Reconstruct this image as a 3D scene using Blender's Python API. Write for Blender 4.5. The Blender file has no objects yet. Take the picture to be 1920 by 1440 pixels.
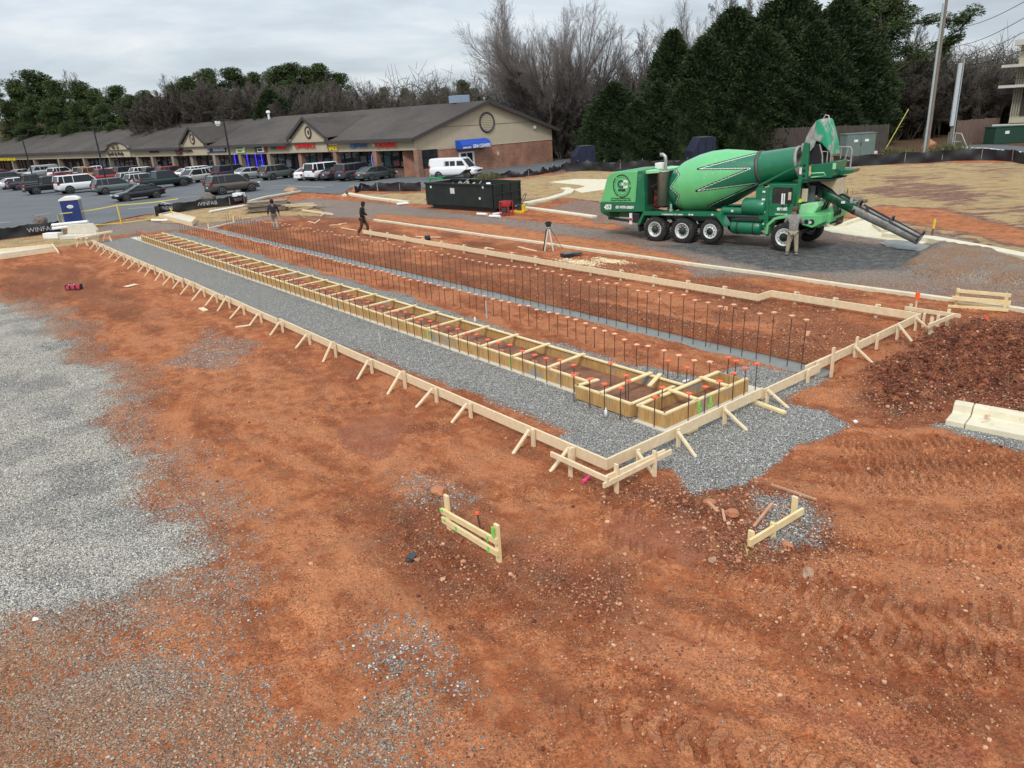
import bpy, bmesh, math, random
import numpy as np
from mathutils import Vector, Matrix
R = math.radians
SC = bpy.context.scene
COL = SC.collection
# ------------------------------------------------------------------ camera
F_PX, PITCH, ROLL, CH = 1367.2, .35448, -.06154, 5.77
_f = Vector((0, math.cos(PITCH), -math.sin(PITCH))); _r0 = Vector((1, 0, 0)); _u0 = _r0.cross(_f)
CR = _r0*math.cos(ROLL)+_u0*math.sin(ROLL); CU = -_r0*math.sin(ROLL)+_u0*math.cos(ROLL); CF = _f
cam = bpy.data.cameras.new('camera'); camo = bpy.data.objects.new('camera', cam); COL.objects.link(camo)
m = Matrix((CR, CU, -CF)).transposed().to_4x4(); m.translation = (0, 0, CH); camo.matrix_world = m
cam.sensor_width = 36; cam.lens = F_PX/1920*36; cam.clip_end = 6000; cam.clip_start = .1
SC.camera = camo
# ------------------------------------------------------------------ world: bright overcast with thin blue gaps
SUN_EL, SUN_AZ = R(46), R(-162)      # sun azimuth measured from +y towards +x
wd = bpy.data.worlds.new('World'); SC.world = wd; wd.use_nodes = True
nt = wd.node_tree; nt.nodes.clear(); N = nt.nodes.new; L = nt.links.new
out = N('ShaderNodeOutputWorld'); bg = N('ShaderNodeBackground'); bg.inputs['Strength'].default_value = 1
sky = N('ShaderNodeTexSky'); sky.sky_type = 'NISHITA'; sky.sun_disc = False; sky.sun_elevation = SUN_EL; sky.sun_rotation = SUN_AZ
sk = N('ShaderNodeVectorMath'); sk.operation = 'SCALE'; sk.inputs['Scale'].default_value = .10; L(sky.outputs[0], sk.inputs[0])
tc = N('ShaderNodeTexCoord'); sx = N('ShaderNodeSeparateXYZ'); L(tc.outputs['Generated'], sx.inputs[0])
def wm(op, a, b=None, c=None):
    n = N('ShaderNodeMath'); n.operation = op
    for i, v in enumerate((a, b, c)):
        if v is None: continue
        if isinstance(v, (int, float)): n.inputs[i].default_value = v
        else: L(v, n.inputs[i])
    return n.outputs[0]
zz = wm('MAXIMUM', sx.outputs[2], 0.0); zc = wm('ADD', zz, .13)
cx = wm('DIVIDE', sx.outputs[0], zc); cy = wm('DIVIDE', sx.outputs[1], zc)
cb = N('ShaderNodeCombineXYZ'); L(cx, cb.inputs[0]); L(cy, cb.inputs[1])
n1 = N('ShaderNodeTexNoise'); n1.inputs['Scale'].default_value = .9; n1.inputs['Detail'].default_value = 8; n1.inputs['Roughness'].default_value = .56; n1.inputs['Distortion'].default_value = .25
L(cb.outputs[0], n1.inputs['Vector'])
n2 = N('ShaderNodeTexNoise'); n2.inputs['Scale'].default_value = .35; n2.inputs['Detail'].default_value = 5
L(cb.outputs[0], n2.inputs['Vector'])
cr = N('ShaderNodeValToRGB'); L(n1.outputs[0], cr.inputs[0])
e = cr.color_ramp.elements; e[0].position = .30; e[0].color = (.45, .485, .53, 1); e[1].position = .68; e[1].color = (.76, .775, .785, 1)
el = e.new(.5); el.color = (.57, .62, .67, 1)
cr2 = N('ShaderNodeValToRGB'); L(n2.outputs[0], cr2.inputs[0]); e = cr2.color_ramp.elements
e[0].position = .35; e[0].color = (.80,.83,.86,1); e[1].position = .6; e[1].color = (1.0,1.0,1.0,1)
mm = N('ShaderNodeMix'); mm.data_type = 'RGBA'; mm.blend_type = 'MULTIPLY'; mm.inputs[0].default_value = 1
L(cr.outputs[0], mm.inputs[6]); L(cr2.outputs[0], mm.inputs[7])
up = wm('MULTIPLY_ADD', zz, .95, .93)
sc2 = N('ShaderNodeVectorMath'); sc2.operation = 'SCALE'; L(mm.outputs[2], sc2.inputs[0]); L(up, sc2.inputs['Scale'])
mx = N('ShaderNodeMix'); mx.data_type = 'RGBA'; mx.inputs[0].default_value = .12
L(sc2.outputs[0], mx.inputs[6]); L(sk.outputs[0], mx.inputs[7])
L(mx.outputs[2], bg.inputs[0]); L(bg.outputs[0], out.inputs[0])
# ------------------------------------------------------------------ sun (soft, behind cloud)
sl = bpy.data.lights.new('sun', 'SUN'); sl.energy = 1.5; sl.angle = R(12); sl.color = (1, .97, .92)
so = bpy.data.objects.new('sun', sl); COL.objects.link(so)
sd = Vector((math.sin(SUN_AZ)*math.cos(SUN_EL), math.cos(SUN_AZ)*math.cos(SUN_EL), math.sin(SUN_EL)))
so.rotation_euler = sd.to_track_quat('Z', 'Y').to_euler(); so.location = (0, 0, 60)
vs = SC.view_settings; vs.view_transform = 'Standard'; vs.look = 'None'; vs.exposure = 0.34; vs.gamma = 1; vs.use_curve_mapping = False
# ------------------------------------------------------------------ helpers: places
YA = .6657
AS = Vector((-math.sin(YA), math.cos(YA), 0)); AT = Vector((math.cos(YA), math.sin(YA), 0))
def W(s, t, z=0.): return AS*s+AT*t+Vector((0, 0, z))          # site grid: s along the long forms, t across
def ray(px, py): return CF*F_PX+CR*(px-960)-CU*(py-720)
def G(px, py, z=0.):
    d = ray(px, py); k = (z-CH)/d.z
    return Vector((d.x*k, d.y*k, z))
def D(px, py, depth):                                             # point seen at (px,py) at a forward distance
    d = ray(px, py); k = depth/d.y
    return Vector((d.x*k, depth, CH+d.z*k))
BC = Vector((-8.64, 80.25, 0)); BU = (G(300, 329.5)-BC).normalized()   # shopping strip: near corner and facade direction
# ------------------------------------------------------------------ helpers: materials
MATS = {}
def mat(name, col, rough=.7, metal=0., var=.12, vs_=6., bump=0., bs=40., spec=.5, emit=None, es=0., stretch=None, col2=None, c2pos=.5, obj=True, coat=0., wear=None):
    if name in MATS: return MATS[name]
    m = bpy.data.materials.new(name); m.use_nodes = True; nt = m.node_tree; b = nt.nodes['Principled BSDF']
    N = nt.nodes.new; L = nt.links.new
    b.inputs['Roughness'].default_value = rough; b.inputs['Metallic'].default_value = metal
    b.inputs['Specular IOR Level'].default_value = spec
    if coat: b.inputs['Coat Weight'].default_value = coat; b.inputs['Coat Roughness'].default_value = .08
    tc = N('ShaderNodeTexCoord'); src = tc.outputs['Object']
    if stretch:
        mp = N('ShaderNodeMapping'); mp.inputs['Scale'].default_value = stretch; L(src, mp.inputs[0]); src = mp.outputs[0]
    nz = N('ShaderNodeTexNoise'); nz.inputs['Scale'].default_value = vs_; nz.inputs['Detail'].default_value = 6; nz.inputs['Roughness'].default_value = .6; L(src, nz.inputs['Vector'])
    rp = N('ShaderNodeValToRGB'); L(nz.outputs[0], rp.inputs[0]); e = rp.color_ramp.elements
    c2 = col2 or [min(1, c*(1+var)) for c in col]; c1 = [c*(1-var) for c in col] if not col2 else col
    e[0].position = max(0, c2pos-.2); e[0].color = (*c1, 1); e[1].position = min(1, c2pos+.2); e[1].color = (*c2, 1)
    cout = rp.outputs[0]
    if wear:
        wz = N('ShaderNodeTexNoise'); wz.inputs['Scale'].default_value = wear[1]; wz.inputs['Detail'].default_value = 8; wz.inputs['Roughness'].default_value = .7; L(tc.outputs['Object'], wz.inputs['Vector'])
        wr = N('ShaderNodeMapRange'); wr.inputs[1].default_value = wear[2]; wr.inputs[2].default_value = wear[2]+.08; L(wz.outputs[0], wr.inputs[0])
        wx = N('ShaderNodeMix'); wx.data_type = 'RGBA'; L(wr.outputs[0], wx.inputs[0]); L(cout, wx.inputs[6]); wx.inputs[7].default_value = (*wear[0], 1); cout = wx.outputs[2]
    L(cout, b.inputs['Base Color'])
    if bump:
        n2 = N('ShaderNodeTexNoise'); n2.inputs['Scale'].default_value = bs; n2.inputs['Detail'].default_value = 5; L(src, n2.inputs['Vector'])
        bp = N('ShaderNodeBump'); bp.inputs['Strength'].default_value = bump; bp.inputs['Distance'].default_value = .01; L(n2.outputs[0], bp.inputs['Height']); L(bp.outputs[0], b.inputs['Normal'])
    if emit: b.inputs['Emission Color'].default_value = (*emit, 1); b.inputs['Emission Strength'].default_value = es
    MATS[name] = m; return m
wood = mat('pine_board', (.68,.53,.33), .8, var=.16, vs_=2.2, bump=.3, bs=30, stretch=(4,4,4), col2=(.80,.66,.44), wear=((.50,.34,.18), 5, .68))
wood_y = mat('yellow_pine_lumber', (.72,.54,.26), .75, vs_=4, bump=.3, bs=30, col2=(.84,.69,.40), wear=((.45,.28,.12), 6, .66))
ply = mat('used_plywood', (.36,.195,.06), .8, vs_=5, bump=.25, bs=25, col2=(.58,.36,.14), stretch=(4,4,.6), wear=((.27,.27,.26), 1.6, .55))
rust = mat('rusty_steel', (.085,.040,.026), .8, var=.3, vs_=30)
cap_o = mat('orange_plastic_cap', (.85,.13,.045), .5, var=.1)
cap_p = mat('sun_bleached_cap_top', (.85,.42,.25), .6, var=.15)
concrete = mat('pale_concrete', (.60,.56,.46), .9, var=.1, vs_=3, bump=.3, bs=60, wear=((.42,.26,.17), 1.7, .62))
concrete_y = mat('fresh_curb_concrete', (.66,.60,.44), .9, var=.1, vs_=3, bump=.3, bs=60, wear=((.46,.28,.17), 2.2, .63))
wetcon = mat('fresh_grey_footing', (.20,.205,.185), .45, var=.14, vs_=3, bump=.3, bs=20)
black_fab = mat('black_silt_fabric', (.016,.017,.020), .55, var=.25, vs_=4, bump=.5, bs=9)
white_p = mat('white_paint', (.78,.78,.76), .5, var=.05)
white_t = mat('white_lettering', (.8,.8,.78), .6, var=.03)
black_m = mat('black_rubber', (.018,.018,.018), .75, var=.2, vs_=12, bump=.3)
steel = mat('bare_steel', (.38,.38,.37), .45, .6, var=.2, vs_=9)
darkst = mat('dark_steel', (.06,.06,.062), .55, .3, var=.2, vs_=9)
glass = mat('dark_window_glass', (.025,.030,.035), .08, 0, var=.3, vs_=2, spec=.9)
# ------------------------------------------------------------------ helpers: objects
def tag(o, label=None, cat=None, group=None, kind=None):
    if label: o['label'] = label
    if cat: o['category'] = cat
    if group: o['group'] = group
    if kind: o['kind'] = kind
    return o
def empty(name, loc, rz=0, label=None, cat=None, group=None):
    o = bpy.data.objects.new(name, None); COL.objects.link(o); o.location = loc; o.rotation_euler = (0, 0, rz); o.empty_display_size = .2
    return tag(o, label, cat, group)
def dup(root, loc=None, rz=None, label=None, group=None, sc=None):
    r = root.copy(); COL.objects.link(r)
    if loc is not None: r.location = loc
    if rz is not None: r.rotation_euler = (0, 0, rz)
    if sc is not None: r.scale = sc if hasattr(sc, '__len__') else (sc, sc, sc)
    if label: r['label'] = label
    if group: r['group'] = group
    for ch in list(root.children):
        c = ch.copy(); COL.objects.link(c); c.parent = r
        for g in ch.children:
            d = g.copy(); COL.objects.link(d); d.parent = c
    return r
def npmesh(name, V, Fc, smooth=False, mats=(), mi=None):
    V = np.asarray(V, np.float32); Fc = np.asarray(Fc, np.int32); k = Fc.shape[1]
    me = bpy.data.meshes.new(name); me.vertices.add(len(V)); me.vertices.foreach_set('co', V.ravel())
    me.loops.add(Fc.size); me.loops.foreach_set('vertex_index', Fc.ravel())
    me.polygons.add(len(Fc)); me.polygons.foreach_set('loop_start', np.arange(0, Fc.size, k, dtype=np.int32))
    try: me.polygons.foreach_set('loop_total', np.full(len(Fc), k, np.int32))
    except Exception: pass
    if mi is not None: me.polygons.foreach_set('material_index', np.asarray(mi, np.int32))
    me.polygons.foreach_set('use_smooth', np.full(len(Fc), smooth, bool))
    for mt in mats: me.materials.append(mt)
    me.update(calc_edges=True); me.validate(); return me
def link(me, name, parent=None, **k):
    o = bpy.data.objects.new(name, me); COL.objects.link(o); o.parent = parent
    return tag(o, **k) if k else o
class MB:
    def __init__(s): s.v = []; s.f = []; s.mi = []; s.sm = []
    def add(s, vs, fs, mi=0, sm=False):
        b = len(s.v); s.v += [Vector(v) for v in vs]
        for f in fs: s.f.append([b+i for i in f]); s.mi.append(mi); s.sm.append(sm)
        return s
    def hexa(s, p, mi=0): return s.add(p, [(0,3,2,1),(4,5,6,7),(0,1,5,4),(1,2,6,5),(2,3,7,6),(3,0,4,7)], mi)
    def box(s, c, d, rz=0, mi=0, ax=None):
        c = Vector(c); hx, hy, hz = d[0]/2, d[1]/2, d[2]/2
        if ax: X, Y, Z = ax
        else: X = Vector((math.cos(rz), math.sin(rz), 0)); Y = Vector((-X.y, X.x, 0)); Z = Vector((0,0,1))
        P = [c+X*a*hx+Y*b*hy+Z*q*hz for q in (-1,1) for a, b in ((-1,-1),(1,-1),(1,1),(-1,1))]
        return s.hexa(P, mi)
    def beam(s, p0, p1, w, h, mi=0, upv=(0,0,1), taper=1):        # w across, h along upv
        p0 = Vector(p0); p1 = Vector(p1); d = (p1-p0).normalized(); u = Vector(upv); sd = d.cross(u)
        if sd.length < 1e-4: u = Vector((1,0,0)); sd = d.cross(u)
        sd.normalize(); u = sd.cross(d).normalized()
        P = []
        for p, k in ((p0,1),(p1,taper)):
            P += [p-sd*w/2*k-u*h/2*k, p+sd*w/2*k-u*h/2*k, p+sd*w/2*k+u*h/2*k, p-sd*w/2*k+u*h/2*k]
        return s.hexa(P, mi)
    def tube(s, pts, r, n=8, mi=0, cap=True, sm=True):
        pts = [Vector(p) for p in pts]; rs = r if hasattr(r, '__len__') else [r]*len(pts)
        rings = []; b = len(s.v); prev = None
        for i, p in enumerate(pts):
            d = (pts[min(i+1, len(pts)-1)]-pts[max(i-1, 0)]).normalized()
            u = prev-d*prev.dot(d) if prev is not None else d.orthogonal()
            u.normalize(); prev = u; v = d.cross(u)
            rings.append([p+(u*math.cos(2*math.pi*k/n)+v*math.sin(2*math.pi*k/n))*rs[i] for k in range(n)])
        vs = [q for rg in rings for q in rg]; fs = []
        for i in range(len(pts)-1):
            for k in range(n): fs.append((i*n+k, i*n+(k+1)%n, (i+1)*n+(k+1)%n, (i+1)*n+k))
        s.add(vs, fs, mi, sm)
        if cap: s.add(rings[0], [tuple(range(n))[::-1]], mi); s.add(rings[-1], [tuple(range(n))], mi)
        return s
    def lathe(s, o, axis, prof, n=24, mi=0, sm=True):              # prof: (dist along axis, radius)
        o = Vector(o); a = Vector(axis).normalized(); u = a.orthogonal().normalized(); v = a.cross(u)
        vs = [o+a*d+(u*math.cos(2*math.pi*k/n)+v*math.sin(2*math.pi*k/n))*max(r, .0005) for d, r in prof for k in range(n)]
        fs = [(i*n+k, i*n+(k+1)%n, (i+1)*n+(k+1)%n, (i+1)*n+k) for i in range(len(prof)-1) for k in range(n)]
        return s.add(vs, fs, mi, sm)
    def prism(s, poly, o, ux, uy, un, th, mi=0, cap2=True):        # 2D polygon (ux,uy) thickened along un
        o = Vector(o); ux = Vector(ux); uy = Vector(uy); un = Vector(un); n = len(poly)
        a = [o+ux*p[0]+uy*p[1] for p in poly]; b = [q+un*th for q in a]
        fs = [tuple(range(n)), tuple(range(n, 2*n))[::-1]]+[(i, n+i, n+(i+1)%n, (i+1)%n) for i in range(n)]
        return s.add(a+b, fs, mi)
    def build(s, name, mats, parent=None, world=False, bevel=0, sub=0, **k):
        me = bpy.data.meshes.new(name)
        vv = s.v
        if world and parent is not None:
            M = (Matrix.Translation(parent.location)@parent.rotation_euler.to_matrix().to_4x4()).inverted(); vv = [M@v for v in vv]
        me.from_pydata([tuple(v) for v in vv], [], s.f)
        for mt in (mats if isinstance(mats, (list, tuple)) else [mats]): me.materials.append(mt)
        me.polygons.foreach_set('material_index', s.mi); me.polygons.foreach_set('use_smooth', s.sm)
        bm = bmesh.new(); bm.from_mesh(me); bmesh.ops.recalc_face_normals(bm, faces=bm.faces); bm.to_mesh(me); bm.free()
        me.update(); o = bpy.data.objects.new(name, me); COL.objects.link(o); o.parent = parent
        if bevel:
            b = o.modifiers.new('bevel', 'BEVEL'); b.width = bevel; b.segments = 2; b.limit_method = 'ANGLE'; b.angle_limit = R(40)
        if sub: q = o.modifiers.new('subsurf', 'SUBSURF'); q.levels = q.render_levels = sub
        return tag(o, **k) if k else o
def evalmesh(o, name):
    bpy.context.view_layer.update(); dg = bpy.context.evaluated_depsgraph_get()
    me = bpy.data.meshes.new_from_object(o.evaluated_get(dg)); me.name = name
    bpy.data.objects.remove(o); return me
def text(name, s, size, o, xd, zd, mt, parent, th=.02, bold=0, width=None, label=None, shear=0):
    cu = bpy.data.curves.new(name, 'FONT'); cu.body = s; cu.size = size; cu.extrude = th/2; cu.offset = bold; cu.shear = shear
    t = bpy.data.objects.new(name, cu); COL.objects.link(t); me = evalmesh(t, name)
    xs = [v.co.x for v in me.vertices]
    kx = (width/(max(xs)-min(xs))) if width and xs else 1
    xd = Vector(xd).normalized(); zd = Vector(zd).normalized(); nd = xd.cross(zd); x0 = min(xs) if xs else 0
    o = Vector(o); inv = Matrix.Identity(4)
    if parent is not None: inv = (Matrix.Translation(parent.location)@parent.rotation_euler.to_matrix().to_4x4()).inverted()
    for v in me.vertices:
        c = v.co; v.co = inv@(o+xd*(c.x-x0)*kx+zd*c.y+nd*c.z)
    me.materials.clear(); me.materials.append(mt)
    ob = bpy.data.objects.new(name, me); COL.objects.link(ob); ob.parent = parent
    if label: ob['label'] = label
    return ob
# ================================================================== GROUND
rs = np.random.RandomState(7)
def _hash(ix, iy, s):
    h = (ix.astype(np.int64)*374761393+iy.astype(np.int64)*668265263+s*2147483647) & 0xffffffff
    h = ((h ^ (h >> 13))*1274126177) & 0xffffffff
    return ((h ^ (h >> 16)) & 0xffff)/65535.
def vn(x, y, s=0):
    ix = np.floor(x); iy = np.floor(y); fx = x-ix; fy = y-iy; fx = fx*fx*(3-2*fx); fy = fy*fy*(3-2*fy)
    a = _hash(ix, iy, s); b = _hash(ix+1, iy, s); c = _hash(ix, iy+1, s); d = _hash(ix+1, iy+1, s)
    return (a*(1-fx)+b*fx)*(1-fy)+(c*(1-fx)+d*fx)*fy
def fbm(x, y, f, o=4, s=0):
    r = 0; a = .5; t = 0
    for i in range(o):
        r = r+a*vn(x*f+i*13.7, y*f-i*7.3, s+i); t += a; a *= .5; f *= 2.07
    return r/t
def sdist(x, y, poly):                                            # signed distance to polygon, + inside
    P = np.array(poly); n = len(P); d = np.full(x.shape, 1e18); ins = np.zeros(x.shape, bool)
    for i in range(n):
        ax, ay = P[i]; bx, by = P[(i+1) % n]; ex, ey = bx-ax, by-ay
        t = np.clip(((x-ax)*ex+(y-ay)*ey)/(ex*ex+ey*ey+1e-12), 0, 1)
        d = np.minimum(d, (x-ax-ex*t)**2+(y-ay-ey*t)**2)
        c = ((ay > y) != (by > y)) & (x < ex*(y-ay)/(ey if abs(ey) > 1e-9 else 1e-9)+ax); ins ^= c
    return np.where(ins, 1, -1)*np.sqrt(d)
def gp(pts): return [tuple(G(a, b)[:2]) for a, b in pts]
def wp(pts): return [tuple(W(a, b)[:2]) for a, b in pts]
def sst(a, b, x): t = np.clip((x-a)/(b-a), 0, 1); return t*t*(3-2*t)
def lined(x, y, pts):                                             # distance to polyline, and arc length
    d = np.full(x.shape, 1e9); L_ = np.zeros(x.shape); off = np.zeros(x.shape); acc = 0
    for (ax, ay), (bx, by) in zip(pts[:-1], pts[1:]):
        ex, ey = bx-ax, by-ay; ln = math.hypot(ex, ey)
        t = np.clip(((x-ax)*ex+(y-ay)*ey)/(ln*ln), 0, 1); q = np.sqrt((x-ax-ex*t)**2+(y-ay-ey*t)**2)
        m_ = q < d; d = np.where(m_, q, d); L_ = np.where(m_, acc+t*ln, L_); off = np.where(m_, ((x-ax)*ey-(y-ay)*ex)/ln, off); acc += ln
    return d, L_, off
# paved sheets (outlines in site metres)
LOT = gp([(-420,520),(0,446),(60,436),(120,424),(150,426),(200,418),(262,404),(300,399),(345,388),(470,379),(505,372),(565,361),(640,364),(662,352),(790,354),(850,347),(905,336),(985,330),(1110,314),(1200,312),(1330,308),(1480,311),(1590,310)])+gp([(1590,299),(1340,297),(1200,298),(1120,299),(1100,290),(1060,270),])+[(q.x, q.y) for q in (BC+BU*u+Vector((.7721,.6354,0))*v for u,v in ((0,24),(152,24),(152,-10)))]
ROAD = gp([(1590,310),(1700,306),(1780,300),(1870,300),(1930,304),(2200,330),(2600,300),(2300,262),(1920,275),(1860,271),(1790,274),(1776,284),(1745,292),(1690,297),(1590,299)])
TR0, TR1 = 14.66, 15.2                                            # footing trench between these t
Z = {}
CB = Vector(G(1500,640))
def trackf(x, y):
    a = Vector(G(300,620)); b = Vector(G(950,1300)); d = (b-a).normalized(); u = x*d.x+y*d.y; v = -x*d.y+y*d.x; v = v+.5*np.sin(u*.35)
    fa = fbm(u*.28, v*1.0, 2.6, 4, 201); dx_, dy_ = x-CB.x, y-CB.y; r_ = np.hypot(dx_, dy_)+.5*fbm(x, y, .35, 2, 7); th_ = np.arctan2(dy_, dx_)
    fb = fbm(th_*r_*.25, r_, 2.6, 4, 211); w = sst(-.3, 2.6, x+.25*(9-y)); s = x*AS.x+y*AS.y; t = x*AT.x+y*AT.y; fc = fbm(s*.2, t, 2.8, 4, 221); wc = sst(15.2, 15.8, t)*sst(7.2, 8, s)
    f = fa*(1-w)+fb*w; f = f*(1-wc)+fc*wc
    band = sst(.56, .62, vn(r_*1.55, r_*0+3, 9))*sst(.42, .6, fbm(x, y, .45, 3, 231))*w*(1-wc)*sst(13.5, 11, y); lug = .5+.5*np.sin(2*np.pi*(th_*8/.17+np.abs((r_*1.55) % 1-.5)*1.2))
    return f, band*(sst(.3, .7, lug)-.5)
def zones(x, y):
    s = x*AS.x+y*AS.y; t = x*AT.x+y*AT.y
    n1 = fbm(x, y, .8, 4, 3)-.5; n2 = fbm(x, y, .25, 4, 11)-.5; n3 = fbm(x, y, 2.5, 3, 17)-.5
    wob = n1*.9+n3*.35
    def P(poly, soft, w=1., px=True): return sst(-soft, soft, sdist(x, y, gp(poly) if px else wp(poly))+wob*w)
    g = np.zeros(x.shape); straw = g.copy(); dark = g.copy(); org = g.copy(); dust = g.copy()+.25; smooth = g.copy()
    mxm = np.maximum
    # pale limestone apron on the left, and its brown fringe
    core = P([(-300,560),(20,568),(110,620),(200,700),(245,790),(285,860),(370,960),(395,1060),(330,1100),(240,1130),(120,1185),(-60,1240),(-700,1300)], .95, 2.0)
    fr = P([(-300,540),(60,560),(170,600),(240,690),(300,800),(360,860),(420,960),(440,1080),(380,1190),(240,1260),(100,1330),(-60,1420),(-900,1500)], 1.1, 2.2)
    low = P([(-600,1250),(60,1260),(300,1210),(520,1290),(760,1330),(880,1400),(820,1600),(-600,1900)], .6, 2.)
    g = mxm(g, core*1.15); g = mxm(g, fr*.72); g = mxm(g, low*(.62+n2*1.3)); dust = mxm(dust*0+.12, (1-core)*1.0*mxm(fr, low))
    Z['core'] = core
    g = mxm(g, .36*P([(620,1190),(760,1180),(900,1230),(880,1290),(700,1300),(610,1260)], .5, 2))
    g = mxm(g, .5*P([(380,600),(470,640),(440,700),(330,680)], .6, 2)); g = mxm(g, .45*P([(700,880),(830,870),(900,930),(760,960)], .4))
    # stone bed inside the forms
    bed = P([(8.7,8.75),(14,8.55),(22,8.3),(50,7.95),(50.5,10.6),(9.0,10.6)], .28, .55, False)
    bed = mxm(bed, P([(7.4,8.25),(9.4,8.2),(9.2,14.2),(7.3,14.4)], .25, .5, False))
    bed = mxm(bed, P([(8.2,11.2),(50,11.2),(50,12.9),(30,12.75),(22,12.7),(15,12.2),(8.2,12.6)], .22, .7, False))
    bed = mxm(bed, P([(1195,880),(1262,880),(1300,925),(1390,905),(1465,865),(1490,835),(1600,800),(1550,770),(1440,750),(1330,770),(1230,830)], .14, .45))
    bed = mxm(bed, P([(1420,930),(1500,935),(1560,980),(1540,1020),(1440,1030),(1420,1000)], .25, .7)*.8)
    bed = mxm(bed, P([(1750,800),(1920,845),(2000,870),(2000,835),(1780,790)], .12, .5)*.9)
    g = mxm(g, bed*1.15); dust = dust*(1-bed)+.02*bed; Z['bed'] = bed
    # haul lane between the kerb and the island
    lane = P([(49.,15.5),(49,20),(44,22.6),(36,22.9),(8,22.55),(-6,22.6),(-6,32),(12,28.2),(24,27.2),(40,27.5),(52,28),(60,27),(61,20),(62,14.5),(58,8),(53,8.4)], .5, 1.1, False)
    lane = mxm(lane, P([(1120,395),(1260,400),(1800,440),(2000,480),(2000,520),(1300,520)], .4)); lane = mxm(lane, P([(1020,392),(1140,360),(1140,420)], .3)*.8)
    g = mxm(g, lane*(.82+n2*.5)); dust = dust*(1-lane)+lane*(.28+n2*.9)
    ostr = P([(700,400),(860,412),(1010,432),(1200,462),(1330,492),(1330,505),(1150,480),(1000,455),(860,430),(700,410)], .45, 1.2)
    g = g*(1-ostr*.85); org = mxm(org, ostr*.9)
    rl = P([(1330,505),(1700,525),(1960,520),(1960,600),(1700,555),(1450,530)], .5, 1.5); dust = dust*(1-rl)+rl*.6
    pile = P([(1690,500),(1760,462),(1860,478),(1960,510),(1960,535),(1760,525)], .25, .5); g = g*(1-pile)+.95*pile; dust = dust*(1-pile)+.95*pile; Z['pile'] = pile
    wet = P([(1215,460),(1330,455),(1440,462),(1560,455),(1720,470),(1750,470),(1690,505),(1560,512),(1430,505),(1330,480)], .35, .8)
    g = mxm(g, wet*1.05); dust = dust*(1-wet); Z['wet'] = wet
    # dry straw
    straw = mxm(straw, P([(-300,520),(-10,452),(100,440),(190,438),(185,452),(120,462),(50,472),(-300,560)], .3, .7))
    straw = mxm(straw, P([(262,408),(345,392),(470,383),(545,380),(610,395),(600,405),(500,405),(420,415),(350,420),(285,415)], .4, .8))
    straw = mxm(straw, P([(668,364),(800,362),(800,384),(690,374)], .3, .5))
    straw = mxm(straw, P([(930,338),(1000,332),(1110,317),(1330,312),(1600,312),(1760,305),(1960,306),(2300,340),(2300,560),(1920,472),(1760,436),(1560,420),(1300,400),(1060,372),(975,390)], .5, 1.2)*(.78+n2*1.1))
    straw = mxm(straw, P([(1690,262),(1780,262),(1776,288),(1700,296),(1600,296),(1560,286)], .4)*.3)
    red = P([(1560,392),(1660,385),(1760,392),(1960,435),(1960,470),(1780,435),(1660,412),(1560,408)], .5, 1.3)
    straw = straw*(1-red*.85); org = mxm(org, red*.5)
    gp2 = P([(1660,340),(1800,345),(1860,370),(1780,385),(1620,360)], 1., 2.5); straw = straw*(1-gp2*.6)
    g = g*(1-straw*.9)
    # dark turned soil
    dk = P([(1610,760),(1640,690),(1700,640),(1800,600),(1990,590),(1990,790),(1800,770),(1720,790),(1650,790)], .5, 1.1)
    dk = mxm(dk, .8*P([(1260,920),(1400,905),(1560,960),(1590,1030),(1480,1070),(1360,1080),(1240,1000)], .35, 1))
    dk = mxm(dk, .75*P([(690,950),(820,935),(900,1010),(960,1060),(860,1130),(740,1080),(690,1010)], .5, 1))
    dk = mxm(dk, .7*P([(960,1010),(1180,1080),(1200,1160),(1000,1150),(900,1080)], .5, 1))
    dk = mxm(dk, .6*P([(0,505),(120,495),(260,560),(300,620),(120,560),(0,565)], .8, 2)); dk = mxm(dk, .55*P([(1040,890),(1260,900),(1330,960),(1150,960)], .4, 1))
    trz = sst(.55, .1, np.abs(t-15.55))*sst(7.7, 8.3, s)*sst(50, 47, s); dk = mxm(dk, trz*.7)
    dk = mxm(dk, .55*P([(7.9,15.6),(30,15.6),(48,15.6),(48,22),(8,22.2)], .5, 2, False)*sst(-.12, .1, n1+.5*n2))
    dark = dk; g = g*(1-.6*sst(.3, .9, dk)*(1-bed)); Z['heap'] = P([(1620,740),(1650,690),(1710,650),(1810,625),(1990,610),(1990,760),(1800,740),(1720,770)], .5, .8)
    # bright clay streaks
    for poly, k in (([(330,640),(560,700),(640,760),(600,830),(430,780),(280,700)], .55), ([(430,900),(640,960),(800,1120),(780,1200),(560,1150),(420,1050)], .55), ([(1560,900),(1920,900),(1920,1020),(1700,1080),(1560,980)], .45), ([(560,1240),(700,1240),(900,1330),(760,1360),(560,1300)], .5), ([(640,870),(900,905),(1120,960),(1230,1060),(1000,1010),(800,930)], .25)):
        org = mxm(org, k*P(poly, .7, 2))
    for poly in ([(1130,965),(1180,940),(1330,1040),(1300,1070),(1180,1010)], [(960,1020),(1080,1040),(1060,1090),(980,1070)], [(1290,1150),(1340,1150),(1360,1190),(1290,1190)], [(540,1180),(620,1190),(660,1290),(600,1340),(560,1260)], [(1480,1330),(1700,1340),(1800,1420),(1500,1420)], [(640,760),(760,800),(720,880),(600,830)]):
        smooth = mxm(smooth, .62*P(poly, .35, 1.7))
    g = g*(1-smooth)
    straw = straw*1.
    return dict(g=np.clip(g, 0, 1.1), straw=np.clip(straw, 0, 1), dark=np.clip(dark, 0, 1), org=np.clip(org, 0, 1), dust=np.clip(dust, 0, 1), smooth=smooth, s=s, t=t, n1=n1, n2=n2)
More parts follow.
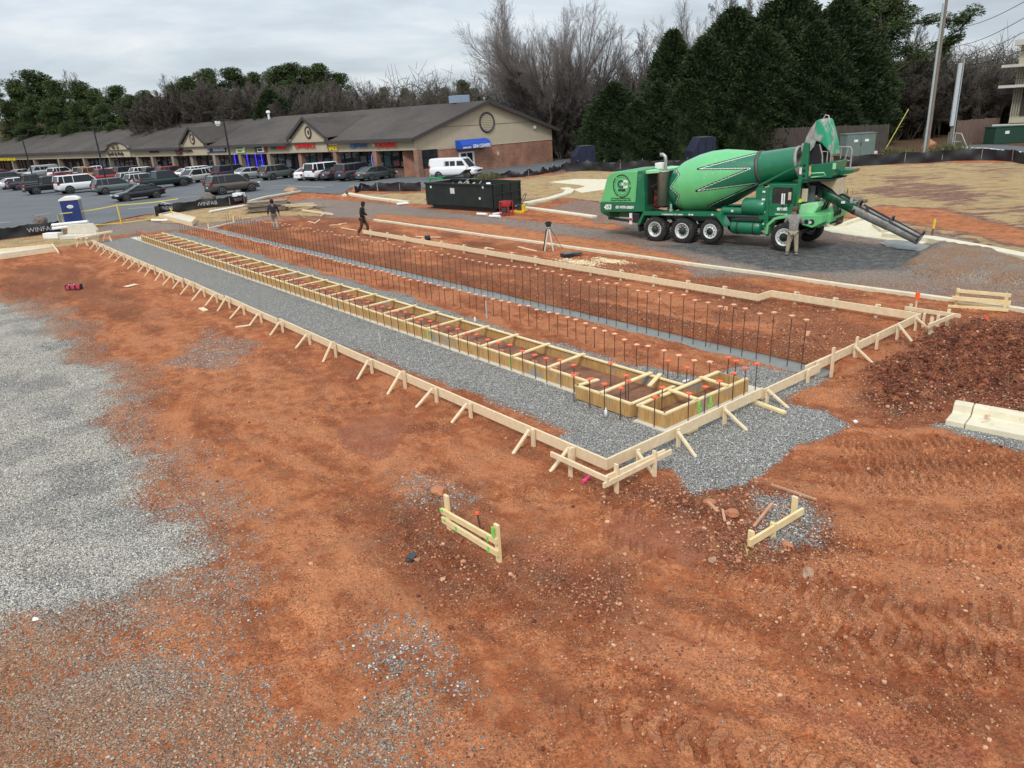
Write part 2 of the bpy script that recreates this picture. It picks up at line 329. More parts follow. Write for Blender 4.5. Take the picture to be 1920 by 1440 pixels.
TRACKS = [([(1220,1010),(1330,1090),(1480,1110),(1600,1080)], .28), ([(1560,1180),(1620,1090),(1640,1020)], .26), ([(1250,1180),(1420,1190),(1560,1230)], .28), ([(1600,1020),(1760,980),(1920,960)], .3),
          ([(1560,890),(1660,880),(1800,900)], .25), ([(1500,1300),(1700,1220),(1900,1230)], .3), ([(1650,830),(1700,780),(1740,720)], .22), ([(1700,1400),(1820,1290),(1920,1270)], .3)]
def height(x, y, zn=None):
    zn = zn or zones(x, y); s, t = zn['s'], zn['t']
    r = np.hypot(x, y); near = np.clip(1.5-r/40, 0, 1)
    h = (fbm(x, y, .5, 3, 23)-.5)*.05
    sm = zn['smooth']
    clay = (1-np.clip(zn['g'], 0, 1))*(1-sm)
    rid = 1-np.abs(2*fbm(x, y, 2.6, 4, 31)-1)
    h = h+near*clay*((fbm(x, y, 5, 4, 41)-.5)*.06+(rid-.75)*.035)
    h = h+near*zn['dark']*(1-sm)*((fbm(x, y, 3., 4, 51)-.45)*.16+(1-np.abs(2*fbm(x, y, 7, 3, 57)-1)-.8)*.05)
    h = h+Z['heap']*(.03+.55*np.clip(fbm(x, y, .9, 4, 61)-.36, 0, 1)*2+(fbm(x, y, 3.2, 4, 63)-.45)*.26)
    h = h+Z['pile']*.28*(sst(0, 1, Z['pile']))
    h = h+near*(fbm(x, y, 16, 3, 71)-.5)*.034*(1-sm)*(.35+1.3*sst(.35,.7,fbm(x, y, 1.3, 3, 73)))
    h = h-sm*.02
    tf, lg = trackf(x, y); h = h+near*(1-.7*np.clip(zn['g'], 0, 1))*(1-zn['straw'])*((tf-.5)*.06+lg*.06)
    for pts, hw in TRACKS:
        q = [tuple(G(a, b)[:2]) for a, b in pts]
        d, ln, off = lined(x, y, q); m_ = sst(hw, hw*.75, d)
        lug = .5+.5*np.sin(2*np.pi*(ln/.155+np.abs(off)*1.8*np.sign(off))); h = h+m_*((sst(.35, .65, lug)-.5)*.036*(.1+.9*sst(.3,.75,vn(x*2.3, y*2.3, 5)))-.012)*(1-.5*zn['g'])
    # keep the built strip level
    flat = sst(7.0, 7.7, t)*sst(20.5, 19.5, t)*sst(6.9, 7.5, s)*sst(52, 50, s); h = h*(1-.45*flat)
    # trench with bank
    on = sst(7.0, 7.9, s)*sst(51, 49, s); e = (zn['n1'])*.28
    cut = sst(TR0-.16, TR0+.05, t+e)*sst(TR1+.12, TR1-.05, t-e*.6)
    h = h-on*cut*.3
    bank = np.exp(-((t-15.75)/.28)**2); h = h+on*bank*(.10+.12*fbm(x, y, 3, 3, 81)); h = h-on*np.exp(-((t-14.3)/.3)**2)*.03
    # under paved sheets
    pv = sst(-.3, .25, np.maximum(sdist(x, y, LOT), sdist(x, y, ROAD))); h = h*(1-pv)-.05*pv
    far = sst(90, 260, r); hl = sst(150, 230, r)*(9+5*fbm(x, y, .012, 3, 91))*sst(30, -10, x); h = h*(1-far)+hl*(1-pv)
    return h
phi = np.arange(R(62), R(1.55), -R(.083)); rr = CH/np.tan(phi); rr = rr[rr < 118]
rr = np.concatenate([[1.2, 2.2], rr, np.geomspace(rr[-1]*1.06, 3200, 40)])
th = np.concatenate([np.arange(-45, 45, .088), np.arange(45, 315, 3)]); th = np.radians(th)
TH, RR = np.meshgrid(th, rr); gx = (RR*np.sin(TH)).ravel(); gy = (RR*np.cos(TH)).ravel()
zn = zones(gx, gy); gz = height(gx, gy, zn); nT = len(th); nR = len(rr)
i = np.arange(nR-1)[:, None]*nT; j = np.arange(nT)[None]; j2 = (j+1) % nT
Fq = np.stack([i+j, i+j2, i+nT+j2, i+nT+j], -1).reshape(-1, 4)
Vg = np.stack([gx, gy, gz], -1)
c0 = len(Vg); Vg = np.vstack([Vg, [[0, 0, 0]]])
me = npmesh('ground', Vg, Fq, True)
for nm, cols in (('zoneA', (zn['g'], zn['straw'], zn['dark'])), ('zoneB', (zn['org'], zn['dust'], zn['smooth'])), ('zoneC', (Z['wet'], Z['core'], Z['bed'])), ('zoneD', (trackf(gx, gy)[0], Z['heap'], trackf(gx, gy)[1]+.5))):
    at = me.color_attributes.new(nm, 'FLOAT_COLOR', 'POINT'); a = np.ones((len(Vg), 4), np.float32)
    for k in range(3): a[:-1, k] = cols[k]
    at.data.foreach_set('color', a.ravel())
gm = bpy.data.materials.new('site_ground'); gm.use_nodes = True; me.materials.append(gm)
nt = gm.node_tree; B = nt.nodes['Principled BSDF']; N = nt.nodes.new; L = nt.links.new
def Mt(op, a, b=None, c=None, cl=False):
    n = N('ShaderNodeMath'); n.operation = op; n.use_clamp = cl
    for i, v in enumerate((a, b, c)):
        if v is None: continue
        if isinstance(v, (int, float)): n.inputs[i].default_value = v
        else: L(v, n.inputs[i])
    return n.outputs[0]
def Mr(v, a, b, c=0., d=1.):
    n = N('ShaderNodeMapRange'); n.interpolation_type = 'SMOOTHSTEP'; L(v, n.inputs[0])
    for i, q in enumerate((a, b, c, d)): n.inputs[i+1].default_value = q
    return n.outputs[0]
def Mx(f, a, b, bt='MIX'):
    n = N('ShaderNodeMix'); n.data_type = 'RGBA'; n.blend_type = bt
    if isinstance(f, (int, float)): n.inputs[0].default_value = f
    else: L(f, n.inputs[0])
    for i, v in ((6, a), (7, b)):
        if isinstance(v, tuple): n.inputs[i].default_value = (*v, 1)
        else: L(v, n.inputs[i])
    return n.outputs[2]
geo = N('ShaderNodeNewGeometry'); pos = geo.outputs['Position']
def Nz(sc, det=4, ro=.55, vec=None, dist=0):
    n = N('ShaderNodeTexNoise'); n.inputs['Scale'].default_value = sc; n.inputs['Detail'].default_value = det; n.inputs['Roughness'].default_value = ro; n.inputs['Distortion'].default_value = dist
    L(vec or pos, n.inputs['Vector']); return n.outputs[0]
def Vo(sc, feat='F1', vec=None):
    n = N('ShaderNodeTexVoronoi'); n.inputs['Scale'].default_value = sc; n.feature = feat; L(vec or pos, n.inputs['Vector']); return n
def At(nm):
    n = N('ShaderNodeAttribute'); n.attribute_name = nm; q = N('ShaderNodeSeparateColor'); L(n.outputs['Color'], q.inputs[0]); return q.outputs
A = At('zoneA'); Bz = At('zoneB'); Cz = At('zoneC'); Dz = At('zoneD')
fine = Nz(60, 3); n05 = Nz(.55, 5); n3 = Nz(3.1, 5, .6); n14 = Nz(15, 4, .6)
clay = Mx(Mr(n05, .35, .65), (.33,.098,.040), (.46,.150,.060))
clay = Mx(Mr(n3, .40, .68), clay, (.58,.225,.10))
clay = Mx(Mt('MULTIPLY', Mr(n14, .52, .72), .6), clay, (.15,.043,.023))
clay = Mx(Mt('MULTIPLY', Mr(Nz(1.3, 6, .7), .54, .68), .5), clay, (.22,.105,.06))
clay = Mx(Mt('MULTIPLY', Mr(Dz[0], .52, .68), .75), clay, (.56,.225,.105)); clay = Mx(Mt('MULTIPLY', Mr(Dz[2], .62, .9), .3), clay, (.58,.27,.14)); clay = Mx(Mt('MULTIPLY', Mr(Dz[0], .47, .34), .38), clay, (.20,.066,.035))
clay = Mx(Mt('MULTIPLY', Bz[0], Mr(n3, .25, .6), None, True), clay, (.58,.235,.105))
drk = Mx(Mr(n14, .4, .62), (.075,.024,.016), (.20,.062,.035))
drk = Mx(Mt('MULTIPLY', Mr(Nz(1.9, 4), .5, .62), .75), drk, (.125,.085,.062)); drk = Mx(Mt('MULTIPLY', Dz[1], .55), drk, (.085,.026,.017))
clay = Mx(Mt('MULTIPLY', A[2], Mr(n3, .2, .62), None, True), clay, drk)
smc = Mx(Mr(Nz(2., 3), .4, .6), (.25,.082,.042), (.31,.112,.06)); clay = Mx(Mt('MULTIPLY', Mr(Bz[2], .3, .6), .75), clay, smc)
# small fragments lying on the clay
v2 = Vo(34); v2c = N('ShaderNodeSeparateColor'); L(v2.outputs['Color'], v2c.inputs[0])
dens = Mt('ADD', Mr(Nz(1.7, 5, .65), .38, .68, 0., .55), Mt('MULTIPLY', A[2], .25)); thr = Mt('SUBTRACT', .97, dens)
bit = Mt('MULTIPLY', Mr(Mt('SUBTRACT', v2c.outputs[0], thr), 0., .03), Mr(v2.outputs['Distance'], .46, .34)); bit = Mt('MULTIPLY', bit, Mt('SUBTRACT', 1., Bz[2]))
v4 = Vo(66); v4c = N('ShaderNodeSeparateColor'); L(v4.outputs['Color'], v4c.inputs[0]); bit2 = Mt('MULTIPLY', Mr(Mt('SUBTRACT', v4c.outputs[0], thr), 0., .03), Mr(v4.outputs['Distance'], .5, .36))
bitc = Mx(v2c.outputs[1], (.24,.085,.045), (.66,.37,.22)); bitc = Mx(Mr(v2c.outputs[2], .93, .94), bitc, (.46,.44,.40))
clay = Mx(Mt('MULTIPLY', bit2, .8), clay, Mx(v4c.outputs[1], (.13,.042,.025), (.62,.33,.19)))
clay = Mx(Mt('MULTIPLY', bit, .9), clay, bitc)
# stones
wp_ = N('ShaderNodeVectorMath'); wp_.operation = 'MULTIPLY_ADD'; 
vst = Vo(36); vc = N('ShaderNodeSeparateColor'); L(vst.outputs['Color'], vc.inputs[0])
vs2 = Vo(60); vc2 = N('ShaderNodeSeparateColor'); L(vs2.outputs['Color'], vc2.inputs[0])
stn = Mx(vc.outputs[0], (.13,.127,.118), (.74,.72,.65)); stn2 = Mx(vc2.outputs[0], (.08,.078,.072), (.64,.62,.56))
stn = Mx(Mr(vst.outputs['Distance'], .50, .40), stn2, stn)
stn = Mx(Mt('MULTIPLY', Mr(vs2.outputs['Distance'], .46, .62), .6), stn, (.05,.05,.052))
pale = Mx(1., stn, (1.5,1.46,1.38), 'MULTIPLY'); stn = Mx(Mt('MULTIPLY', Cz[1], Mr(Nz(.7, 3), .35, .55)), stn, pale)
dusty = Mx(Mt('MULTIPLY', Mr(vc.outputs[2], .0, .9), .8), Mx(1., stn, (1.0,.78,.60), 'MULTIPLY'), (.36,.18,.105))
stn = Mx(Mt('MULTIPLY', Bz[1], Mr(Nz(1.1, 5), .3, .6, .45, 1.2), None, True), stn, dusty)
wetc = Mx(1., stn, (.36,.37,.39), 'MULTIPLY'); stn = Mx(Mt('MULTIPLY', Cz[0], Mr(n3, .3, .6, .5, 1.)), stn, wetc)
cov = Mt('ADD', Mt('MULTIPLY', A[0], 1.25), Mt('MULTIPLY', Mt('SUBTRACT', Nz(2.2, 5, .65), .5), .9))
cov = Mt('SUBTRACT', cov, .16); gmask = Mr(Mt('SUBTRACT', cov, vc.outputs[1]), -.02, .04)
gmask = Mt('MULTIPLY', gmask, Mr(A[0], .03, .12))
col = Mx(gmask, clay, stn)
# straw
mpv = N('ShaderNodeMapping'); mpv.inputs['Scale'].default_value = (1, 3.2, 1); mpv.inputs['Rotation'].default_value = (0,0,.5); L(pos, mpv.inputs[0])
mps = N('ShaderNodeMapping'); mps.inputs['Scale'].default_value = (.45, 1.5, 1); L(pos, mps.inputs[0])
st1 = Nz(26, 5, .7, mpv.outputs[0], 1.5); stw = Mx(Mr(st1, .38, .62), (.17,.105,.05), (.78,.58,.30))
stw = Mx(Mt('MULTIPLY', Mr(Nz(.9, 4), .5, .7), .6), stw, (.19,.13,.10)); stw = Mx(Mt('MULTIPLY', Mr(Nz(.8, 5, .7, mps.outputs[0]), .52, .64), .6), stw, (.42,.19,.10))
sm_ = Mr(Mt('ADD', A[1], Mt('MULTIPLY', Mt('SUBTRACT', Nz(1.0, 6, .7, mps.outputs[0]), .5), 2.0)), .40, .60)
bare = Mx(Mr(n3, .4, .6), (.19,.11,.085), (.32,.18,.13))
col = Mx(Mr(A[1], .1, .35), col, bare); col = Mx(sm_, col, stw)
# leaf litter beyond the paving
dl = N('ShaderNodeVectorMath'); dl.operation = 'LENGTH'; L(pos, dl.inputs[0])
col = Mx(Mr(dl.outputs['Value'], 74, 92), col, Mx(Mr(n3, .4, .6), (.10,.065,.04), (.16,.10,.06)))
grn_ = Nz(30, 4, .85); col = Mx(Mt('MULTIPLY', Mt('SUBTRACT', 1., Mt('MULTIPLY', gmask, .5)), Mr(Nz(.9, 4, .6), .38, .62, .25, 1.)), col, Mx(1., col, Mx(Mr(grn_, .36, .64), (.50,.46,.43), (1.42,1.46,1.48)), 'MULTIPLY')); L(col, B.inputs['Base Color']); B.inputs['Specular IOR Level'].default_value = .10
L(Mt('SUBTRACT', .95, Mt('MULTIPLY', Mt('MAXIMUM', Mr(Bz[2], .4, .7), Mt('MULTIPLY', Cz[0], .7)), .38)), B.inputs['Roughness'])
hs = Mt('MULTIPLY', Mt('SUBTRACT', 1., vst.outputs['Distance']), gmask); hs = Mt('ADD', hs, Mt('MULTIPLY', Mt('SUBTRACT', .6, vs2.outputs['Distance']), Mt('MULTIPLY', gmask, .6)))
hc = Mt('MULTIPLY', Mt('ADD', Mt('MULTIPLY', n14, 1.6), Mt('ADD', Mt('MULTIPLY', Nz(42, 4, .7), .9), Mt('MULTIPLY', bit, .5))), Mt('SUBTRACT', 1.05, Mt('MAXIMUM', gmask, Bz[2])))
hh = Mt('ADD', Mt('MULTIPLY', hs, .8), Mt('ADD', hc, Mt('MULTIPLY', bit2, .3)))
bp = N('ShaderNodeBump'); bp.inputs['Strength'].default_value = 1.; bp.inputs['Distance'].default_value = .032; L(hh, bp.inputs['Height']); L(bp.outputs[0], B.inputs['Normal'])
ground = link(me, 'ground', kind='structure')
# ---- paved sheets
def asph(name, c0, c1, seed):
    m = bpy.data.materials.new(name); m.use_nodes = True; global nt, N, L, pos
    nt = m.node_tree; b = nt.nodes['Principled BSDF']; N = nt.nodes.new; L = nt.links.new
    g = N('ShaderNodeNewGeometry'); pos = g.outputs['Position']
    a = Mx(Mr(Nz(.22, 5, .6), .3, .7), c0, c1)
    mp = N('ShaderNodeMapping'); mp.inputs['Rotation'].default_value = (0,0,-.65); mp.inputs['Scale'].default_value = (.12, 1.4, 1); L(pos, mp.inputs[0])
    a = Mx(Mt('MULTIPLY', Mr(Nz(1.2, 5, .6, mp.outputs[0]), .48, .7), .55), a, tuple(q*1.55 for q in c1))
    a = Mx(Mt('MULTIPLY', Mr(Nz(.6, 4), .55, .7), .4), a, tuple(q*.7 for q in c0))
    a = Mx(.35, a, Mx(Nz(45, 3), tuple(q*.6 for q in c0), tuple(q*1.7 for q in c1)))
    L(a, b.inputs['Base Color']); b.inputs['Roughness'].default_value = .85
    bp = N('ShaderNodeBump'); bp.inputs['Strength'].default_value = .4; bp.inputs['Distance'].default_value = .006; L(Nz(60, 3), bp.inputs['Height']); L(bp.outputs[0], b.inputs['Normal'])
    return m
lot_m = asph('weathered_asphalt', (.080,.086,.092), (.12,.127,.133), 1); road_m = asph('road_asphalt', (.085,.09,.10), (.12,.125,.135), 2)
def sheet(name, pts, z, mt, wob=0):
    P = []
    for k in range(len(pts)):
        a = Vector(pts[k]); b = Vector(pts[(k+1) % len(pts)]); n = max(1, int((b-a).length/1.2)) if wob else 1
        for q in range(n):
            p = a.lerp(b, q/n)
            if wob: p += Vector((rs.uniform(-wob, wob), rs.uniform(-wob, wob)))
            P.append(p)
    from mathutils.geometry import delaunay_2d_cdt
    v, _, fc, *_ = delaunay_2d_cdt([p.copy() for p in P], [], [list(range(len(P)))], 1, .01)
    me = bpy.data.meshes.new(name); me.from_pydata([(q.x, q.y, z) for q in v], [], [list(q) for q in fc]); me.materials.append(mt); me.update()
    if me.polygons[0].normal.z < 0: me.flip_normals()
    return link(me, name, kind='structure')
sheet('parking_lot', LOT, .012, lot_m, .12); sheet('road', ROAD, .018, road_m)
linem = mat('worn_white_marking', (.55,.55,.52), .8, var=.2, vs_=3, wear=((.13,.135,.14), 3, .58))
# bay stripes and road edge line
mb = MB()
def stripe(p0, p1, w, z=.020): mb.beam(Vector((p0.x, p0.y, z-.001)), Vector((p1.x, p1.y, z-.001)), w, .004)
for a, b in (((66,404),(97,400)), ((300,378),(323,384)), ((300,386),(330,381)), ((540,349),(610,352)), ((0,418),(20,416)), ((240,392),(290,388)), ((330,372),(375,368)), ((395,352),(440,350)), ((505,349),(545,347)), ((590,350),(625,348)), ((655,349),(690,347))):
    stripe(G(*a), G(*b), .12)
mb.build('bay_markings', linem, kind='structure')
mb = MB()
for a, b in (((1800,276.5),(1845,278)), ((1845,278),(1930,287)), ((1812,282),(1832,287))): stripe(G(*a), G(*b), .35, .026)
mb.build('road_markings', white_p, kind='structure')
# ================================================================== LOOSE STONES AND CLODS (uncountable)
def rock_proto(r_, n=9):
    bm = bmesh.new(); bmesh.ops.create_icosphere(bm, subdivisions=1, radius=1)
    for v in bm.verts: v.co *= r_.uniform(.72, 1.18)
    V = np.array([v.co[:] for v in bm.verts]); Fc = np.array([[v.index for v in f.verts] for f in bm.faces]); bm.free(); return V, Fc
def scatter(name, xy, size, flat, matl, label, seed=1, sink=.25):
    r_ = np.random.RandomState(seed); protos = [rock_proto(r_) for _ in range(6)]; n = len(xy)
    z = height(xy[:, 0], xy[:, 1]); Vs = []; Fs = []; cols = []; b = 0
    for q in range(6):
        idx = np.arange(q, n, 6); P, Fp = protos[q]; k = len(idx)
        if k == 0: continue
        an = r_.uniform(0, 6.283, k); sc = size[idx]; ex = r_.uniform(.65, 1.25, (k, 2)); c, s_ = np.cos(an), np.sin(an)
        X = P[None, :, 0]*ex[:, :1]; Y = P[None, :, 1]*ex[:, 1:]; Zz = P[None, :, 2]*(flat*r_.uniform(.7, 1.3, k))[:, None]
        V = np.stack([(X*c[:, None]-Y*s_[:, None])*sc[:, None]+xy[idx, 0:1], (X*s_[:, None]+Y*c[:, None])*sc[:, None]+xy[idx, 1:2], (Zz+flat*(1-2*sink))*sc[:, None]+z[idx][:, None]], -1)
        Vs.append(V.reshape(-1, 3)); Fs.append((Fp[None]+np.arange(k)[:, None, None]*len(P)+b).reshape(-1, 3)); b += k*len(P)
        cols.append(np.repeat(r_.uniform(0, 1, k), len(P)))
    me = npmesh(name, np.vstack(Vs), np.vstack(Fs), False, [matl])
    at = me.color_attributes.new('tone', 'FLOAT_COLOR', 'POINT'); c = np.concatenate(cols); a = np.stack([c, c, c, c*0+1], -1).astype(np.float32); at.data.foreach_set('color', a.ravel())
    return link(me, name, label=label, kind='stuff')
def tonemat(name, stops, rough=.9):
    m = bpy.data.materials.new(name); m.use_nodes = True; nt = m.node_tree; b = nt.nodes['Principled BSDF']
    a = nt.nodes.new('ShaderNodeAttribute'); a.attribute_name = 'tone'; r = nt.nodes.new('ShaderNodeValToRGB'); nt.links.new(a.outputs['Fac'], r.inputs[0])
    e = r.color_ramp.elements; e[0].position = 0; e[0].color = (*stops[0], 1); e[1].position = 1; e[1].color = (*stops[-1], 1)
    for k in range(1, len(stops)-1): q = e.new(k/(len(stops)-1)); q.color = (*stops[k], 1)
    nt.links.new(r.outputs[0], b.inputs['Base Color']); b.inputs['Roughness'].default_value = rough; b.inputs['Specular IOR Level'].default_value = .3; return m
def cand(n, rmin, rmax, seed, p=1.2):                              # candidates in the photographed sector, denser nearby
    r_ = np.random.RandomState(seed); u = r_.uniform(0, 1, n); r = (rmin**(2-p)+u*(rmax**(2-p)-rmin**(2-p)))**(1/(2-p)); a = np.radians(r_.uniform(-40, 40, n))
    return r*np.sin(a), r*np.cos(a), r_
sx_, sy_, r_ = cand(90000, 4.3, 26, 5); zz_ = zones(sx_, sy_); cov_ = np.clip(zz_['g'], 0, 1)+(fbm(sx_, sy_, 2.2, 4, 77)-.5)*.9
keep = (zz_['g'] > .12) & (cov_*.9 > r_.uniform(.1, 1, len(sx_))) & (zz_['smooth'] < .3)
du = zz_['dust'][keep]; xy = np.stack([sx_[keep], sy_[keep]], -1); mgr = r_.uniform(.008, .019, len(xy)); core_ = du < .35
g_m = tonemat('crushed_stone', [(.12,.12,.115), (.27,.265,.255), (.45,.445,.43), (.68,.67,.63)]); d_m = tonemat('dusty_stone', [(.19,.12,.085), (.31,.20,.135), (.42,.31,.23), (.30,.24,.20), (.54,.43,.33)])
scatter('grey_gravel', xy[core_], mgr[core_], .7, g_m, 'loose grey crushed stone spread over the gravel beds', 3)
scatter('brown_gravel', xy[~core_], mgr[~core_]*1.05, .7, d_m, 'clay-stained brown gravel scattered over the foreground', 4)
sx_, sy_, r_ = cand(130000, 4.3, 30, 9); zz_ = zones(sx_, sy_)
pr = (1-np.clip(zz_['g'], 0, 1))*(1-zz_['smooth'])*(.10+.75*zz_['dark']+.4*sst(.5, .75, fbm(sx_, sy_, .9, 4, 99)))*(.25+1.1*sst(-2, 4, sx_))*(1-.8*Z['heap'])
keep = pr > r_.uniform(0, 1, len(sx_)); xy = np.stack([sx_[keep], sy_[keep]], -1); sz = r_.uniform(.006, .016, len(xy))*(1+1.3*(r_.uniform(0, 1, len(xy)) > .93)+1.0*zz_['dark'][keep]*r_.uniform(0, 1, len(xy)))
c_m = tonemat('clay_clods', [(.13,.04,.024), (.25,.08,.042), (.36,.14,.075), (.50,.25,.14), (.64,.38,.23)])
scatter('clay_clods', xy, sz, .75, c_m, 'crumbled red clay clods strewn over the dug soil', 6)
r_ = np.random.RandomState(61); n = 42000; hx = r_.uniform(7.5, 22, n); hy = r_.uniform(9, 21, n); zz_ = zones(hx, hy); kp = (Z['heap']*.9+.25*zz_['dark']*(hx > 8) > r_.uniform(.15, 1, n)); xy = np.stack([hx[kp], hy[kp]], -1)
scatter('dug_soil_lumps', xy, r_.uniform(.012, .034, len(xy))*(1+1.3*(r_.uniform(0,1,len(xy)) > .9)), .8, tonemat('damp_clods', [(.075,.022,.012), (.13,.038,.020), (.20,.062,.031), (.30,.105,.055)]), 'dark red freshly dug soil lumps heaped at the right of the pad', 62)
# rotten rock fragments: countable larger stones
rock_m = mat('weathered_rock', (.30,.17,.10), .9, vs_=3, bump=.6, bs=8, col2=(.46,.30,.20)); redrock = mat('red_clay_rock', (.38,.14,.07), .9, vs_=3, bump=.6, bs=8, col2=(.50,.22,.11)); greyrock = mat('grey_brown_rock', (.12,.09,.07), .9, vs_=3, bump=.6, bs=8, col2=(.2,.16,.13))
def boulder(name, p, d, m_, label, seed, cat='rock'):
    bm = bmesh.new(); bmesh.ops.create_icosphere(bm, subdivisions=3, radius=.5); r_ = random.Random(seed); o = [r_.uniform(0, 50) for _ in range(3)]
    from mathutils import noise
    for v in bm.verts:
        k = 1+.38*noise.noise(v.co*2.2+Vector(o))+.16*noise.noise(v.co*5+Vector(o)); v.co = Vector((v.co.x*d[0]*k, v.co.y*d[1]*k, max(-.25, v.co.z*k)*d[2]))
    me = bpy.data.meshes.new(name); bm.to_mesh(me); bm.free(); me.materials.append(m_)
    o = link(me, name, label=label, cat=cat); o.location = p+Vector((0, 0, d[2]*.22)); o.rotation_euler.z = r_.uniform(0, 6); return o
boulder('boulder', G(77,420), (1.0,.8,.75), greyrock, 'brown boulder resting behind the black silt fence on the left asphalt edge', 3)
boulder('boulder', G(389,376), (1.7,1.0,.75), greyrock, 'dark rounded boulder behind the silt fence left of the brown parked vehicle front', 4)
boulder('boulder', G(546,361), (1.6,1.0,.65), rock_m, 'tan boulder at the end of the kerb behind the stacked lumber', 5)
boulder('boulder', G(1742,279), (1.7,1.3,1.25), redrock, 'big orange-red boulder at the foot of the grey utility poles', 6)
for a, sz_, sd_, lb in (((1372,966),.22,11,'pinkish clay rock left of the two small sticks on the turned soil'), ((1335,1052),.13,12,'pale stone lying below the single-board batter on the right'), ((824,926),.30,13,'orange clay lump behind the double-board batter'), ((1476,1024),.16,14,'reddish rock beside the dark gravel heap'), ((1515,1078),.2,15,'flat brown stone below the single-board batter'), ((1330,945),.2,16,'loose red clay lump under the corner gravel bed'), ((1890,820),.05,17,'white pebble in front of the concrete kerb inlet'), ((1604,792),.11,18,'white stone at the tip of the gravel spill by the form'), ((67,1163),.09,19,'pale cream block lying on the left gravel apron')):
    boulder('stone', G(*a), (sz_, sz_*.75, sz_*.6), {'w': white_p, 'r': redrock, 'p': rock_m}['w' if lb.startswith(('white','pale cream')) else ('p' if 'pale' in lb or 'brown' in lb else 'r')], lb, sd_, 'stone')
# ================================================================== FOOTING CONCRETE, KERBS
mb = MB(); mb.box(W(28.9, 15.0, -.165), (42.6, 1.3, .14), math.atan2(AS.y, AS.x)); mb.build('trench_footing', wetcon, label='wet grey concrete footing poured in the long trench between clay banks', cat='footing')
mb = MB(); mb.box(W(28.9, 10.84, .006), (41.6, 1.36, .03), math.atan2(AS.y, AS.x)); mb.box(W(8.35, 11.45, .005), (1.0, 3.1, .028), math.atan2(AS.y, AS.x))
mb.build('formed_footing_pad', concrete, label='thin pale concrete footing showing as a ledge under the timber formwork', cat='footing')
mb = MB(); mb.box(W(29.1, 10.9, .03), (37.2, 1.14, .03), math.atan2(AS.y, AS.x)); mb.box(W(9.75, 10.73, .03), (1.4, 1.46, .03), math.atan2(AS.y, AS.x)); mb.box(W(8.48, 11.32, .03), (.62, 2.5, .03), math.atan2(AS.y, AS.x)); mb.build('form_infill_soil', mat('damp_dark_clay', (.13,.058,.033), .95, vs_=2.5, bump=1., bs=14, col2=(.30,.14,.08)), kind='structure')
def kerb(name, pts, w, h, label, m_=concrete_y, cat='kerb', z=-.05, side=1):
    mb = MB(); P = [Vector(p) for p in pts]; Lf = []; Rt = []
    for k, p in enumerate(P):
        d = (P[min(k+1, len(P)-1)]-P[max(k-1, 0)]).normalized(); n = Vector((-d.y, d.x, 0))*side; Lf.append(p); Rt.append(p+n*w)
    n = len(P); vs = []
    for a, b in zip(Lf, Rt): vs += [Vector((a.x, a.y, z)), Vector((b.x, b.y, z)), Vector((b.x, b.y, h)), Vector((a.x, a.y, h))]
    fs = [(4*k+q, 4*k+(q+1) % 4, 4*k+4+(q+1) % 4, 4*k+4+q) for k in range(n-1) for q in range(4)]+[(0,1,2,3), (4*n-4,4*n-3,4*n-2,4*n-1)]
    mb.add(vs, fs); return mb.build(name, m_, label=label, cat=cat, bevel=.02)
ks = [W(s, 22.38+.03*math.sin(s)) for s in np.linspace(41.5, -4, 40)]
kerb('lane_kerb', ks, .16, .10, 'long narrow concrete kerb line between the red clay pad and the haul lane', side=1)
kerb('lane_gutter', [p-AT*.18+Vector((0,0,0)) for p in ks[6:]], .16, .028, 'dusty gutter strip in front of the long lane kerb', rust and concrete, side=1) if 0 else None
kerb('island_kerb', [G(*p) for p in ((641,368),(655,364),(700,372),(770,381))][::-1], .5, .16, 'light concrete kerb round the straw-covered island left of the black skip')
kerb('island_kerb', [G(*p) for p in ((1120,407),(1040,396),(1000,391),(965,387))], .45, .10, 'double kerb running from the black skip to the back of the green truck')
kerb('driveway_kerb', [G(*p) for p in ((990,384),(1040,374),(1072,364),(1078,358),(1066,354))], .7, .13, 'curved concrete kerb on the straw strip behind the red generator')
kerb('lot_kerb', [G(*p) for p in ((470,379),(505,370),(565,360))], .3, .14, 'pale kerb edging the car park behind the lumber stack')
kerb('lane_far_kerb', [G(*p) for p in ((1652,446),(1735,455),(1830,473),(1960,500),(2100,528))], .55, .2, 'pale kerb with gutter curving away behind the brown gravel pile', side=1)
def slab(name, pts, h, label, cat, m_=concrete_y):
    bm = bmesh.new(); a = [bm.verts.new((p.x, p.y, h)) for p in pts]; b = [bm.verts.new((p.x, p.y, -.08)) for p in pts]; n = len(pts)
    f = bm.faces.new(a)
    for k in range(n): bm.faces.new((b[k], b[(k+1) % n], a[(k+1) % n], a[k]))
    bmesh.ops.triangulate(bm, faces=[f]); bmesh.ops.recalc_face_normals(bm, faces=bm.faces)
    me = bpy.data.meshes.new(name); bm.to_mesh(me); bm.free(); me.materials.append(m_); return link(me, name, label=label, cat=cat)
slab('walkway', [G(*p) for p in ((1030,342),(1078,336),(1160,337),(1160,352),(1090,362),(1075,356),(1098,350),(1085,347))], .03, 'new white concrete walkway on the straw strip left of the truck', 'walkway')
slab('ramp_slab', [G(*p) for p in ((1535,430),(1600,418),(1625,413),(1648,423),(1680,438),(1748,452),(1728,459),(1650,449),(1560,437))], .04, 'sandy concrete ramp slab under the delivery chute', 'ramp')
kerb('ramp_kerb', [G(*p) for p in ((1555,428),(1585,425),(1622,412))], .22, .17, 'low grey kerb upstand rising at the back of the ramp slab')
kerb('ramp_kerb', [G(*p) for p in ((1634,425),(1650,437),(1700,446))], .22, .17, 'short grey kerb flare beneath the lower half of the chute')
kerb('lot_edge_kerb', [G(*p) for p in ((-60,452),(0,448),(60,438),(100,430))], .15, .14, 'pale kerb line behind the leftmost silt fence')
